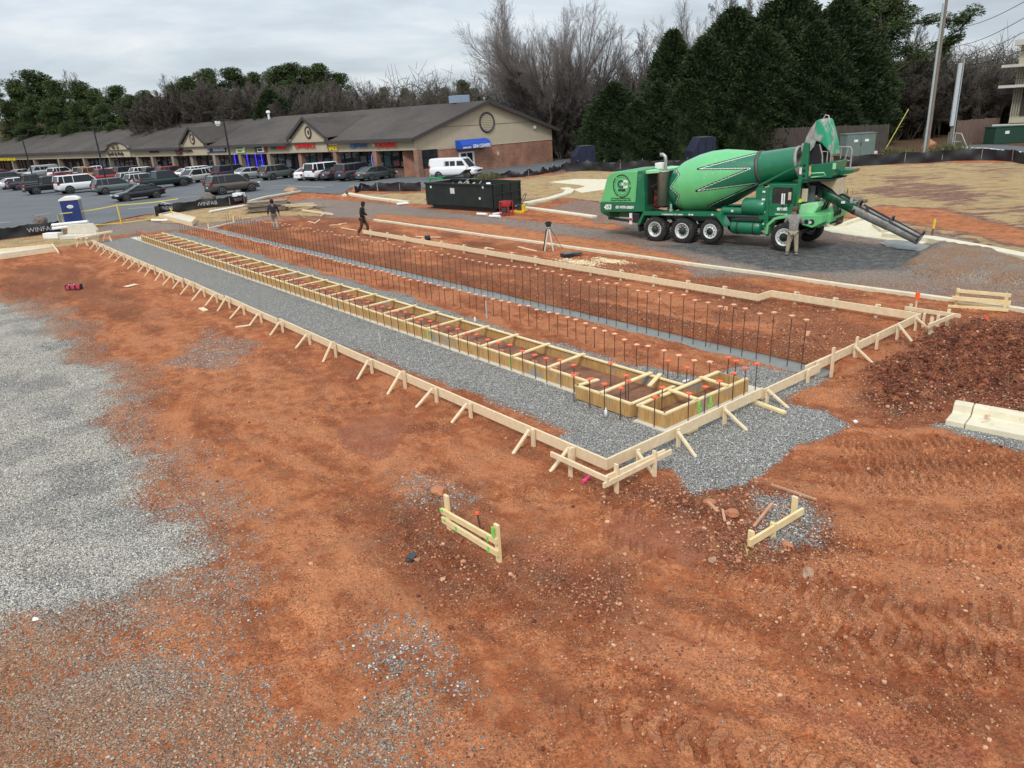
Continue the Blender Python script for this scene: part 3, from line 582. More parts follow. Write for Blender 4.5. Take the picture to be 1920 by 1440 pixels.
# kerb inlet piece, right foreground
P0 = G(1771,798); P1 = G(1920,828); dx = (P1-P0).normalized(); nx = Vector((-dx.y, dx.x, 0)); Lk = 4.2
r0 = empty('kerb_and_gutter', P0, 0, 'thick cast kerb and gutter section at the right edge beside the turned soil', 'kerb')
prof = [(0,0),(0,.15),(.46,.13),(.50,.16),(.53,.27),(.57,.31),(.68,.31),(.72,.28),(.72,0)]
for k, (a, b, nm) in enumerate(((0,.30,'end_block'), (.315,Lk,'gutter_run'))):
    mb = MB(); mb.prism(prof, P0+dx*a+Vector((0,0,-.03)), nx, (0,0,1), dx, b-a); mb.build(nm, concrete_y, r0, world=True, bevel=.018)
# small cast inlet blocks, far left
r0 = empty('kerb_inlet', G(148,447), R(-14), 'grey precast kerb inlet with upright back beside the blue toilet', 'inlet')
mb = MB(); mb.prism([(0,0),(2.2,0),(2.2,.45),(1.9,.85),(.15,.8),(0,.3)], (-1.1,.35,0), (1,0,0), (0,0,1), (0,1,0), .25); mb.build('back_wall', concrete, r0, bevel=.02)
mb = MB(); mb.box((0,-.05,.12), (2.1,.7,.24)); mb.build('base_slab', concrete, r0, bevel=.02)
r0 = empty('concrete_form', G(350,419), 0, 'board-edged concrete block form beyond the far end of the footing', 'form')
q = [G(*p) for p in ((300,408),(322,403),(368,415),(360,424))]
mb = MB()
for k in range(4): mb.beam(q[k]+Vector((0,0,.14)), q[(k+1)%4]+Vector((0,0,.14)), .09, .28)
mb.build('edge_board', wood, r0, world=True); mb = MB(); mb.add([p.lerp(q[(k+2)%4], .04)+Vector((0,0,.2)) for k, p in enumerate(q)], [(0,1,2,3)]); mb.build('slab_top', concrete, r0, world=True)
slab('form_slab', [G(*p) for p in ((-80,492),(-80,478),(100,461),(104,466))], .12, 'long low slab with timber edging at the left edge of the clay', 'slab', concrete)
mb = MB(); mb.beam(G(-80,494,.12), G(108,468,.12), .05, .2); mb.beam(G(-80,478,.16), G(100,461,.16), .05, .2); mb.beam(G(98,458,.2), G(110,474,.2), .06, .1); mb.build('edge_form', wood, label='pale form boards edging the low slab at the left edge', cat='form board')
# ================================================================== FORM BOARDS ON STAKES
def stake(mb, p, h, w=.045, dep=.15, lean=None): mb.beam(p-Vector((0,0,dep)), p+Vector((lean or (0,0,0)))+Vector((0,0,h)), w, w*1.6, upv=AS)
def form_run(label, boards, stakes, out, h0=.13, h1=.33, th=.04, brace=.5):
    root = empty('form_board_run', boards[0][0], 0, label, 'form boards')
    for a, b, dz in boards:
        d = (b-a).normalized(); mb = MB(); mb.beam(a+Vector((0,0,(h0+h1)/2+dz)), b+Vector((0,0,(h0+h1)/2+dz)), th, h1-h0); mb.build('board', wood, root, world=True, bevel=.004)
    for k, (p, hh, br) in enumerate(stakes):
        q = p+out*.055; mb = MB(); mb.beam(q-Vector((0,0,.14)), q+Vector((0,0,hh)), .045, .075, upv=out.cross(Vector((0,0,1)))); mb.build('stake', wood, root, world=True)
        if br:
            f = q+out*(brace+random.uniform(-.06,.06))+out.cross(Vector((0,0,1)))*random.uniform(-.12,.12); mb = MB(); mb.beam(f-Vector((0,0,.05)), q+out*.03+Vector((0,0,hh-.02))+out.cross(Vector((0,0,1)))*.06, .035, .06, upv=out.cross(Vector((0,0,1)))); mb.build('brace', wood, root, world=True)
    return root
random.seed(5)
ss = [8.35,9.4,11.35,12.6,13.9,15.45,17.4,19.0,20.9,22.6,24.1,25.5,26.8,28.2,29.5,30.9,32.2,33.6,35.,36.3,37.8,39.2,40.7,42.2,43.8,45.4,47.]
nb = []; prev = 7.6
for s in (12.0,16.7,21.4,26.2,31.,35.8,40.6,45.3,48.4): nb.append((W(prev,7.87), W(s-.01,7.87+(.06 if 20<s<33 else 0)), random.uniform(-.008,.008))); prev = s
form_run('long form board on braced stakes nearest the camera along the stone bed', nb, [(W(s,7.87-.02), random.choice([.33,.35,.34,.42]), True) for s in ss], -AT)
form_run('cross form board on braced stakes closing the near end of the footing', [(W(7.62,7.9), W(7.6,12.35), 0), (W(7.62,12.35), W(7.6,14.55), -.06), (W(7.68,14.1), W(7.66,15.6), -.01), (W(7.62,14.45), W(7.64,17.1), .01), (W(7.64,17.12), W(7.66,19.6), 0)],
    [(W(7.58,t), h, b) for t, h, b in ((8.55,.30,True),(9.62,.33,True),(11.0,.34,True),(12.42,.33,True),(13.95,.30,False),(14.95,.55,False),(15.95,.36,True),(16.0,.55,False),(17.0,.36,False),(18.05,.42,True),(19.05,.36,True),(19.5,.36,False))], -AS)
fb = []; prev = 36.3
for s in (31.5,26.6,21.8,16.9,11.95): fb.append((W(prev,18.86), W(s+.01,18.88), random.uniform(-.01,.01))); prev = s
fb += [(W(11.95,18.88), W(11.93,19.5), 0), (W(11.93,19.52), W(7.7,19.55), 0)]
form_run('long far form board with the small jog beyond the steel bars', fb, [(W(s,18.87), .40, True) for s in (35.6,33.8,32.1,30.4,28.8,27,25.4,23.6,22.1,20.6,19,17.5,16,14.6,13.2)]+[(W(s,19.56), .38, True) for s in (11.2,10.,8.8)], AT, brace=.3)
def bat(label, stakes, boards, name='batter_board', mt=wood, sw=.06, extra=None, cat='batter board'):
    root = empty(name, stakes[0][0], 0, label, cat)
    for p, h in stakes:
        mb = MB(); mb.beam(p-Vector((0,0,.15)), p+Vector((0,0,h)), sw*.6, sw*1.3, upv=AS, taper=1); mb.build('stake', mt, root, world=True, bevel=.003)
    for a, b, hgt in boards:
        mb = MB(); mb.beam(a, b, .04, hgt); mb.build('board', mt, root, world=True, bevel=.003)
    return root
bat('corner batter board with one rail crossing the near form corner on the left', [(G(1070,893),.53)], [(G(1034,868,.20)+Vector((0,0,.17)), G(1140,918,.20)+Vector((0,0,.17)), .09)])
c1 = G(1156,926); c2 = G(1227,893)
bat('corner batter board with doubled rails right of the near form corner', [(c1,.53),(c2,.47)], [(G(1136,935)+Vector((0,0,.36)), G(1246,880)+Vector((0,0,.33)), .09), (G(1129,945)+Vector((.03,.05,.29)), G(1256,879)+Vector((.03,.05,.30)), .085)])
bat('far corner batter board with rail parallel to the lane kerb', [(G(1705.5,594),.36),(G(1775,612),.46)], [(G(1694,598,.0)+Vector((0,0,.30)), G(1797,617,.0)+Vector((0,0,.34)), .10)])
bat('far corner batter board with short rail in front of the tall stake', [(G(1743,629),.48),(G(1757,612),.30)], [(G(1737.5,636)+Vector((0,0,.34)), G(1787,614)+Vector((0,0,.33)), .10)])
y1 = G(1792,573); y2 = G(1883,582)
bat('yellow pine batter frame with three rails standing at the lane kerb', [(y1,.50),(y2,.48)], [(y1+Vector((-.05,-.05,.44)), y2+Vector((.08,-.05,.42)), .09), (y1+Vector((-.18,-.06,.25)), y2+Vector((.1,-.06,.22)), .11), (y1+Vector((-.3,-.12,.04)), y2+Vector((0,-.16,.04)), .07), (y1+Vector((0,.06,.05)), y2+Vector((.05,.05,.04)), .06)], mt=wood_y)
green_sp = mat('green_marking_spray', (.10,.62,.06), .7, vs_=12, col2=(.25,.80,.15))
orange_sp = mat('orange_plastic_ribbon', (.9,.13,.03), .6); pink_m = mat('pink_spray_can', (.85,.05,.22), .45)
a1 = G(843,995); a2 = G(936,1054)
def off(p, k, z): return p+k+Vector((0,0,z))
d12 = (a2-a1).normalized(); nn = Vector((-d12.y, d12.x, 0)); nn = nn if nn.y < 0 else -nn
rt = bat('foreground batter with two green-sprayed rails and a leaning rusty pin', [(a1,.60),(a2,.60)], [(off(a1, nn*.04-d12*.10, .32), off(a2, nn*.04+d12*.04, .36), .09), (off(a1, nn*.04-d12*.10, .17), off(a2, nn*.04+d12*.04, .17), .09)], mt=wood_y, sw=.07)
for (p, w_, h_, z_) in ((off(a2, nn*.065-d12*.01, 0), .05, .16, .50), (off(a1, nn*.065-d12*.07, 0), .06, .05, .345), (off(a2, nn*.065-d12*.14, 0), .03, .08, .34), (off(a1, nn*.065+d12*.27, 0), .03, .09, .17), (off(a2, nn*.065-d12*.14, 0), .035, .09, .17), (off(a1, nn*.065-d12*.02, 0), .05, .04, .20)):
    mb = MB(); mb.beam(p-d12*w_/2+Vector((0,0,z_)), p+d12*w_/2+Vector((0,0,z_)), .012, h_); mb.build('paint_mark', green_sp, rt, world=True)
mb = MB(); mb.tube([G(911,1034)-Vector((0,0,.1)), G(911,1034)+Vector((-.075,-.01,.62))], .013, 8); o = mb.build('steel_pin', rust, label='leaning rusty steel pin against the foreground double-rail batter', cat='steel pin')
mb = MB(); mb.box((0,0,0), (.05,.04,.035)); k = mb.build('pin_cap', orange_sp, o); k.location = G(911,1034)+Vector((-.08,-.01,.63))
b1 = G(1407,1027); b2 = G(1448,1008); b3 = G(1488,967)
rt = bat('lone foreground batter with a single yellow rail over the dark gravel heap', [(b1+nn*0,.27),(b2,.24),(b3,.32)], [(G(1404,1035)+Vector((-.01,-.03,.16)), G(1502,975)+Vector((.0,-.03,.17)), .11)], mt=wood_y, sw=.065)
# near-corner spray can, scraps and stakes on the clay
def stickobj(name, a, b, w, h, mt, label, cat='offcut', za=.03, zb=.03):
    mb = MB(); mb.beam(a+Vector((0,0,za)), b+Vector((0,0,zb)), w, h); return mb.build(name, mt, label=label, cat=cat)
o = MB().tube([G(1093,907)+Vector((0,0,.035)), G(1104,898)+Vector((0,0,.035))], .032, 12).build('spray_can', pink_m, label='pink marking-paint can lying at the foot of the near corner brace', cat='spray can')
redwood = mat('clay_stained_stick', (.42,.20,.11), .85, vs_=5, col2=(.58,.32,.19))
stickobj('wood_stake', G(1446,912), G(1530,940), .035, .03, redwood, 'long thin clay-stained stake lying right of the corner gravel', 'stake')
stickobj('wood_stake', G(1413,990), G(1447,955), .04, .03, redwood, 'clay-stained stick lying just left of the single-rail batter', 'stake', .02, .10)
stickobj('wood_offcut', G(1327,947), G(1346,963), .05, .03, redwood, 'broken reddish board piece on the turned soil', 'offcut', .06, .03)
stickobj('wood_offcut', G(1354,964), G(1359,980), .035, .03, redwood, 'short upright-looking stub of wood on the turned soil', 'offcut', .08, .02)
stickobj('wood_offcut', G(442,615), G(471,611), .09, .03, wood, 'pale offcut lying outside the long near form board', 'offcut')
stickobj('wood_offcut', G(377,579), G(386,584), .18, .03, wood, 'small triangular pale offcut on the clay left of the form board', 'offcut')
stickobj('wood_offcut', G(236,539), G(256,534), .3, .02, wood, 'thin pale board lying on clay above the red tool bag', 'offcut')
stickobj('wood_board', G(1405,752), G(1472,777), .10, .05, wood_y, 'board lying on gravel under the cross form near its middle', 'board')
stickobj('wood_board', G(1286,815), G(1306,806), .09, .04, wood_y, 'yellow offcut under the cross form beside the formwork corner', 'board')
stickobj('wood_stake', G(1820,626), G(1850,598,.38), .025, .03, redwood, 'thin leaning stake with orange ribbon on the dirt heap', 'stake', 0, 0)
o = MB().box((0,0,0), (.07,.03,.2)).build('ribbon', orange_sp, bpy.data.objects['wood_stake.002'] if 'wood_stake.002' in bpy.data.objects else None); o.location = G(1850,598,.38)+Vector((0,0,-.05))
MB().tube([G(1800,650,.10), G(1855,654,.12)], .022, 8).build('steel_pipe', rust, label='dark pipe lying across the turned dirt heap', cat='pipe')
o = stickobj('survey_stake', G(1716,582), G(1716,582)+Vector((0,0,.5)), .04, .03, wood, 'survey stake flagged orange behind the far corner', 'stake', -.1, 0); k = MB().box((0,0,0), (.10,.05,.2)).build('ribbon', orange_sp, o); k.location = G(1716,582)+Vector((0,-.02,.42))
yel = mat('yellow_paint', (.72,.52,.05), .6); o = stickobj('marker_stake', G(1746,448), G(1746,448)+Vector((.04,0,.78)), .07, .06, greyrock, 'wooden marker stake with yellow top behind the lane kerb', 'stake', -.1, 0); k = MB().beam((0,0,0), (.02,0,.38), .075, .065).build('painted_tip', yel, o); k.location = G(1746,448)+Vector((.022,0,.42))
for k, (a, b, lb) in enumerate((((578,416),(592,419),'crossed pale scrap sticks on clay behind the walking worker with black hair'), ((590,420),(600,412),'scrap stick leaning over the other near the far bars'), ((618,423),(640,422),'pale scrap board left of the worker in black'), ((635,421),(650,419),'short pale scrap board touching its neighbour left of the worker in black'), ((780,444),(826,446),'pale boards crossed beside a black roll on the clay behind the far form'), ((640,428),(668,433),'short board at the left end of the far form'), ((910,465),(926,468),'short pale stake on clay in front of the instrument tripod'), ((972,464),(1006,472),'pale batten lying left of the instrument tripod'))):
    stickobj('wood_scrap', G(*a), G(*b), .07, .035, wood, lb, 'scrap wood')
MB().tube([G(797,447,.12), G(806,446,.12)], .14, 14).build('fabric_roll', black_m, label='small black roll lying on the clay behind the far form', cat='roll')
saw = mat('sawdust', (.60,.46,.27), .9, vs_=8, col2=(.75,.62,.40)); 
chip_m = tonemat('sawdust_chips', [(.50,.36,.20), (.70,.54,.33), (.82,.70,.48)])
for q_, (a, sx__, sy__, lb) in enumerate((((1085,492),.9,.22,'spill of pale sawdust in front of the black case'), ((1143,489),.8,.18,'sawdust patch right of the black case'))):
    r_ = np.random.RandomState(40+q_); c = G(*a); n = 900; uu = r_.normal(0, sx__, n)*.6; vv = r_.normal(0, sy__, n)*.9; xy = np.stack([c.x-AS.x*uu+AT.x*vv, c.y-AS.y*uu+AT.y*vv], -1)
    scatter('sawdust', xy, r_.uniform(.012,.05,n), .35, chip_m, lb, 50+q_)
# ================================================================== FORMWORK BOXES
FA = math.atan2(AS.y, AS.x)
rt = empty('footing_formwork', W(10.5,10.7), 0, 'long ladder-like plywood footing formwork with cross braces on the gravel', 'formwork')
def panel(s0, t0, s1, t1, root, h=.27, th=.03, z0=.02, m_=ply):
    a = W(s0,t0); b = W(s1,t1); mb = MB(); mb.beam(a+Vector((0,0,z0+h/2)), b+Vector((0,0,z0+h/2)), th, h); mb.build('side_panel', m_, root, world=True)
def rail(s0, t0, s1, t1, root, nm='top_rail', z=.305, w=.09, h=.035, m_=wood_y):
    mb = MB(); mb.beam(W(s0,t0,z), W(s1,t1,z), w, h); mb.build(nm, m_, root, world=True, bevel=.003)
T0, T1 = 10.30, 11.50
ed = [10.46,13.0,15.4,17.9,20.3,22.8,25.2,27.7,30.1,32.6,35.,37.5,39.9,42.4,44.8,47.6]
for a, b in zip(ed[:-1], ed[1:]):
    panel(a+.005, T0, b-.005, T0, rt); rail(a+.005, T0+.02, b-.005, T0+.02, rt, w=.07)
for a, b in zip([8.9]+ed[:-1], ed): panel(a+.005, T1, b-.005, T1, rt); rail(a+.005, T1-.02, b-.005, T1-.02, rt, w=.07)
panel(47.6, T0, 47.6, T1, rt)
k = 0; s = 11.75
while s < 47.4: rail(s, T0-.03, s+.08, T1+.03, rt, 'cross_brace', z=.345); s += 1.24
# stepped near bay
rt2 = empty('stepped_formwork_bay', W(9.7,10.6), 0, 'wider stepped plywood bay between the long formwork and the end box', 'formwork')
panel(8.98, 9.97, 10.52, 9.97, rt2); rail(8.98, 9.99, 10.52, 9.99, rt2, w=.07); panel(8.98, 9.98, 8.98, 11.1, rt2); rail(8.98,10.02,8.98,11.3,rt2,w=.07); rail(10.5,9.95,10.42,10.55,rt2,w=.09); panel(10.50,9.98,10.50,10.30,rt2)
rail(9.76,9.94,9.80,11.55,rt2,'cross_brace',z=.345); rail(9.30,10.9,9.6,11.6,rt2,'cross_brace',z=.345)
# end box across the footing
rt3 = empty('end_formwork_box', W(8.5,11.3), 0, 'end plywood form box with green arrows sprayed on its outer face', 'formwork')
panel(8.16, 10.02, 8.14, 12.66, rt3); rail(8.18,10.02,8.16,12.66,rt3,w=.07); panel(8.80,10.02,8.16,10.02,rt3); rail(8.80,10.04,8.18,10.04,rt3,w=.07)
panel(8.82,10.02,8.82,12.60,rt3); rail(8.82,10.7,8.84,12.62,rt3,w=.09); panel(8.82,12.62,8.14,12.62,rt3); rail(8.82,10.0,8.84,10.45,rt3,w=.09)
for t in (10.95,11.95): rail(8.14,t,8.86,t+.05,rt3,'cross_brace',z=.345)
for t, hh in ((11.02,.20),(11.38,.22)):
    mb = MB(); a = W(8.135,t,.13); mb.beam(a, a+Vector((0,0,hh*.8)), .06, .006, upv=AS); mb.beam(W(8.133,t-.08,.12), W(8.133,t,.05), .035, .006, upv=AS); mb.beam(W(8.133,t+.08,.12), W(8.133,t,.05), .035, .006, upv=AS); mb.build('arrow_mark', green_sp, rt3, world=True)
for s in (13.1, 16.75):
    mb = MB(); mb.beam(W(s,T0-.019,.03), W(s,T0-.019,.28), .05, .004, upv=AT); mb.build('paint_stripe', green_sp, rt, world=True)
# form ties at far and right ends, sleepers etc.
# ================================================================== REBAR
def bar_proto(hh, capm, capm2, tilt=0):
    r = empty('rebar', (0,0,0)); mb = MB(); mb.tube([(0,0,-.25),(tilt*.5,0,hh*.5),(tilt,0,hh)], .0105, 5); mb.build('bar', rust, r)
    mb = MB(); mb.box((tilt,0,hh+.012), (.105,.105,.016), .4, 1); mb.lathe((tilt,0,hh-.045), (0,0,1), [(0,.013),(.02,.015),(.05,.042)], 8); mb.build('safety_cap', [capm, capm2], r); return r
random.seed(11); used = set()
def put(proto, p, label, group):
    rz = random.uniform(-.5,.5); sc = (1,1,random.uniform(.94,1.06))
    if proto.name not in used:
        used.add(proto.name); proto.location = p; proto.rotation_euler = (0,0,rz); proto.scale = sc; proto['category'] = 'rebar'; tag(proto, label, 'rebar', group); return proto
    o = dup(proto, p, rz, label, group, sc); return o
b1_ = bar_proto(.62, cap_o, cap_o, .01); b2_ = bar_proto(.55, cap_o, cap_p, .015); b3_ = bar_proto(1.18, cap_p, cap_p, .03)
s = 9.1
while s < 48.3:
    put(b1_, W(s+random.uniform(-.03,.03), (T0-.12 if s > 10.55 else 9.80)), 'rebar with orange cap hugging the near face of the long formwork', 'capped bars along the near face of the formwork')
    s += .43 if s < 30 else .48
s = 8.9
while s < 49.5:
    put(b2_, W(s+random.uniform(-.03,.03), 12.35+.65*min(1, max(0, (s-11)/3))+random.uniform(-.04,.04)), 'rebar with orange cap standing behind the formwork where gravel meets clay', 'capped bars between the formwork and the trench')
    s += .42 if s < 30 else .46
s = 8.2
while s < 46:
    put(b3_, W(s+random.uniform(-.03,.03), 14.85+random.uniform(-.04,.04), -.1), 'tall thin rebar with pale cap standing in the trench footing', 'tall capped bars in the trench')
    s += .38 if s < 25 else .43
for k, (s, t) in enumerate([(8.0,10.5),(8.0,11.0),(8.0,11.45),(8.02,11.95),(8.02,12.35),(8.0,12.72),(8.35,9.93),(8.5,12.72),(8.7,12.74),(9.0,11.72),(9.5,11.72),(8.6,10.45),(9.6,10.5),(9.25,10.2),(10.3,10.8)]):
    put(b1_, W(s, t), 'rebar with orange cap standing around the end formwork box', 'capped bars around the end box')
bk = MB().box((0,0,0), (.20,.09,.055)).build('brick', mat('pink_paving_brick', (.50,.20,.12), .9, vs_=9, var=.25), label='pinkish support brick lying inside the formwork bays', cat='brick', group='support bricks inside the formwork'); first = True
s = 11.0
while s < 38:
    for t in (10.62, 10.9):
        p = W(s+random.uniform(-.15,.15), t+random.uniform(-.04,.04), .075); o = bk if first else bk.copy()
        if not first: COL.objects.link(o)
        first = False; o.location = p; o.rotation_euler = (0,0,FA+random.uniform(-.4,.4))
    s += .62
for (a, b, lb) in (((1237,562),(1285,607),'fallen rebar with orange tag leaning beyond the trench'), ((1515,625),(1552,661),'short leaning rebar with orange tag near the cross form'), ((1361,578),(1330,650),'leaning rebar crossing the tall capped bars')):
    o = MB().tube([G(*b), G(*a, .45)], .008, 5).build('leaning_rebar', rust, label=lb, cat='rebar'); q = MB().box((0,0,0), (.09,.02,.11)).build('tag', cap_p, o); q.location = G(*a, .45)
mb = MB(); mb.tube([W(s, 15.2+.02*math.sin(s), -.06) for s in np.linspace(8, 44, 30)], .009, 5); mb.build('footing_rebar', rust, label='long horizontal rebar lying along the far edge of the trench footing', cat='rebar')
pipe = mat('grey_pvc', (.45,.45,.45), .5); wpipe = white_p
for (a, h_, lb) in (((714,648),.45,'thin grey conduit stub in the gravel beside the near face'), ((913,598),.55,'grey conduit stub between the gravel and the trench')):
    MB().tube([G(*a)-Vector((0,0,.1)), G(*a)+Vector((0,0,h_))], .022, 10).build('conduit_stub', pipe, label=lb, cat='conduit')
for (a, b, lb) in (((1136,782),(1137,765),'white plastic bottle standing at the stepped bay corner'), ((1281,716),(1290,706),'white plastic bottle lying behind the end box'), ((891,606),(892,596),'small white bottle on gravel behind the long formwork')):
    MB().lathe(G(*a), (0,0,1) if 'standing' in lb or 'small' in lb else (.8,.5,0), [(0,.0),(0,.032),(.14,.032),(.17,.012),(.20,.014),(.20,0)], 12).build('bottle', white_p, label=lb, cat='bottle')
# ================================================================== SILT FENCES
stk = mat('grey_fence_stake', (.33,.29,.23), .9, vs_=5)
def silt(label, pts, hgt, words=(), seed=1, sag=.12, post=2.2):
    P = [Vector((p[0], p[1], 0)) for p in pts]; root = empty('silt_fence', P[0], 0, label, 'silt fence'); rr_ = random.Random(seed)
    L_ = [0]
    for a, b in zip(P[:-1], P[1:]): L_.append(L_[-1]+(b-a).length)
    tot = L_[-1]; n = max(8, int(tot/.22)); rows = 5; vs = []
    def at(l):
        for k in range(len(P)-1):
            if l <= L_[k+1] or k == len(P)-2: d = (P[k+1]-P[k]).normalized(); return P[k]+d*(l-L_[k]), d
    np_ = max(2, round(tot/post)); 
    for q in range(n+1):
        l = tot*q/n; p, d = at(l); nrm = Vector((-d.y, d.x, 0)); ph = (l/tot*np_) % 1; sg = math.sin(ph*math.pi)*sag*(.5+rr_.random())
        w = .10*math.sin(l*2.1+seed)+.05*math.sin(l*5.3+seed*2)
        for r in range(rows+1):
            k = r/rows; vs.append(p+nrm*(w*math.sin(k*3.1)+.02*rr_.uniform(-1,1))+Vector((0,0,(hgt-sg)*k-.03)))
    m_ = rows+1; fs = [(q*m_+r, (q+1)*m_+r, (q+1)*m_+r+1, q*m_+r+1) for q in range(n) for r in range(rows)]
    MB().add(vs, fs, 0, True).build('fabric', black_fab, root, world=True)
    for q in range(np_+1):
        p, d = at(min(tot*q/np_, tot-.01)); nrm = Vector((-d.y, d.x, 0)); mb = MB(); mb.beam(p+nrm*.06-Vector((0,0,.1)), p+nrm*.06+Vector((rr_.uniform(-.05,.05),0,hgt+.06)), .04, .04); mb.build('post', stk, root, world=True)
    for l, sz in words:
        p, d = at(l); sd_ = d if d.dot(CR) > 0 else -d; fr = sd_.cross(Vector((0,0,1))); fr = fr if fr.y < 0 else -fr
        text('printed_word', 'WINFAB', sz, p-sd_*sz*1.5+fr*.17+Vector((0,0,.24)), sd_, (0,0,1), mat('faint_print', (.42,.42,.44), .7), root, .004)
    return root
silt('black silt fence at far left with boulder behind and faint white print', [G(*p) for p in ((-60,462),(0,450),(52,443),(88,439),(118,434))], .82, ((4.6,.42),(1.0,.42)), 1)
silt('black silt fence sweeping across below the brown parked vehicle with printed words', [G(*p) for p in ((293,406),(303,399),(330,399),(380,391),(430,386),(455,381),(467,386))], .80, ((3.3,.42),(7.0,.42),(10.,.42)), 2)
silt('silt fence piece sagging in front of the row of parked cars at the island tip', [G(*p) for p in ((666,362),(676,358),(708,358.5))], .78, (), 3, .3)
silt('black silt fence behind the island and the black skip', [G(*p) for p in ((710,359),(745,359),(790,359))], .85, (), 4)
silt('slumped silt fence climbing toward the blue container beside the driveway', [G(*p) for p in ((920,336),(945,333),(978,332),(1010,328),(1050,320),(1085,315))], .75, (), 5, .35)
silt('rumpled silt fence in front of the two blue containers behind the truck hood', [G(*p) for p in ((1060,322),(1110,320),(1150,322),(1190,319),(1235,319),(1300,318),(1380,317))], 1.0, (), 6, .2)
silt('long black silt fence along the road side of the straw field', [G(*p) for p in ((1560,313),(1590,313),(1650,309),(1700,306),(1740,305),(1790,301),(1850,300),(1890,302),(1920,308),(2000,322))], .95, (), 7, .10, 3.0)
# ================================================================== LEFT-HAND SITE OBJECTS
blue_p = mat('blue_plastic', (.012,.035,.16), .4, vs_=3, var=.2); grey_p = mat('grey_plastic', (.24,.27,.27), .5); 
rt = empty('portable_toilet', G(146,431), R(20), 'dark blue portable toilet with grey side and white roof beside the yellow tape', 'toilet')
MB().box((0,0,1.02), (1.12,1.12,2.0)).build('cabin', grey_p, rt, bevel=.03)
MB().box((.0,-.575,1.02), (1.1,.04,1.96)).build('door', blue_p, rt, bevel=.01)
MB().box((0,0,.03), (1.2,1.2,.06)).build('skid_base', darkst, rt)
MB().prism([(-.62,0),(.62,0),(.58,.1),(.3,.24),(-.3,.24),(-.58,.1)], (0,-.64,2.02), (1,0,0), (0,0,1), (0,1,0), 1.28).build('roof', white_p, rt, bevel=.02)
MB().prism([(.2*math.cos(a), .11*math.sin(a)) for a in np.linspace(0, 2*math.pi, 24)[:-1]], (0,-.6,1.62), (1,0,0), (0,0,1), (0,-1,0), .01).build('oval_logo', white_p, rt)
text('logo_text', 'united', .10, (-.13,-.615,1.58), (1,0,0), (0,0,1), mat('pale_blue_text', (.15,.35,.55), .6), None, .004).parent = rt
for k in range(4): MB().box((-.575,-.3+.2*k,1.05), (.02,.03,1.8)).build('side_rib', grey_p, rt)
tape = mat('yellow_caution_tape', (.85,.72,.10), .5, vs_=20, var=.1)
def ribbon(name, pts, w, label, m_=tape):
    vs = []; 
    for p in pts: vs += [p-Vector((0,0,w/2)), p+Vector((0,0,w/2))]
    fs = [(2*k, 2*k+2, 2*k+3, 2*k+1) for k in range(len(pts)-1)]; mb = MB(); mb.add(vs, fs)
    o = mb.build(name, m_, label=label, cat='caution tape'); so_ = o.modifiers.new('solid', 'SOLIDIFY'); so_.thickness = .004; return o
def sagline(a, b, n=10, sag=.06): return [a.lerp(b, k/n)-Vector((0,0,sag*math.sin(math.pi*k/n))) for k in range(n+1)]
pp = [G(122,436), G(228,421), G(326,407)]
ribbon('caution_tape', sagline(pp[0]+Vector((0,0,1.25)), pp[1]+Vector((0,0,1.35)))+sagline(pp[1]+Vector((0,0,1.35)), pp[2]+Vector((.6,0,1.3))), .06, 'upper strand of yellow caution tape right of the blue toilet')
ribbon('caution_tape', sagline(pp[0]+Vector((0,0,.50)), pp[1]+Vector((0,0,.12)))+sagline(pp[1]+Vector((0,0,.12)), pp[2]+Vector((0,0,.2))), .06, 'lower strand of yellow caution tape near the ground')
ribbon('caution_tape', [pp[1]+Vector((0,0,z)) for z in (0,.5,1.0,1.4)], .2, 'twisted yellow tape wound round the middle post') 
MB().beam(pp[1], pp[1]+Vector((0,0,1.4)), .07, .07).build('tape_post', yel, label='slim middle post holding the yellow caution tape', cat='post')
MB().beam(G(121,440), G(121,440)+Vector((-.05,0,1.3)), .3, .06).build('tape_post', stk, label='board post holding tape and white pipes beside the toilet', cat='post')
MB().beam(G(326,409), G(326,409)+Vector((-.1,0,.75)), .06, .06).build('tape_post', yel, label='short leaning yellow post at the right end of the lower tape', cat='post')
for k, (dz, dxx, lb) in enumerate(((.78,0,'upper white pipe tied to the post left of the toilet'), (.58,.05,'lower white pipe tied to the post left of the toilet'))):
    a = G(104,445)+Vector((0,0,dz)); MB().tube([a, a+Vector((2.5,-.3,.12))], .09, 12).build('white_pipe', wpipe, label=lb, cat='pipe')
for a, b, lb in (((393,397),(461,385),'long white pipe lying below the printed silt fence'), ((744,383),(766,381),'white board lying at the tip of the island kerb'), ((895,401),(913,402),'white pipe on gravel in front of the black skip'), ((924,402),(942,400),'white pipe left of the red generator'), ((918,405),(938,406),'second white pipe lying closest to the red generator'), ((285,413),(315,413),'white pipe by the board-edged form')):
    MB().tube([G(*a, .09), G(*b, .09)], .085, 12).build('white_pipe', wpipe, label=lb, cat='pipe')
MB().box(G(101,446)+Vector((0,0,.16)), (1.1,.5,.34), -.2).build('foam_box', white_p, label='white box on straw in front of the left silt fence', cat='box', bevel=.02)
MB().box(G(450,377)+Vector((0,0,.35)), (.9,.6,.7), -.3).build('white_bin', white_p, label='white bin at the base of the nearest lamp post', cat='bin', bevel=.03)
rt = empty('timber_bench_form', G(165,463), 0, 'improvised board table of pale planks at the far near-left end', 'planks')
q0 = G(152,462); q1 = G(205,452)
MB().box((q0+q1)/2+Vector((0,0,.50)), ((q1-q0).length+.4,.32,.06), math.atan2((q1-q0).y, (q1-q0).x)).build('plank', wood, rt, world=True)
MB().box((q0+q1)/2+Vector((.3,.6,.55)), ((q1-q0).length-.8,.22,.06), math.atan2((q1-q0).y, (q1-q0).x)-.15).build('plank', wood, rt, world=True)
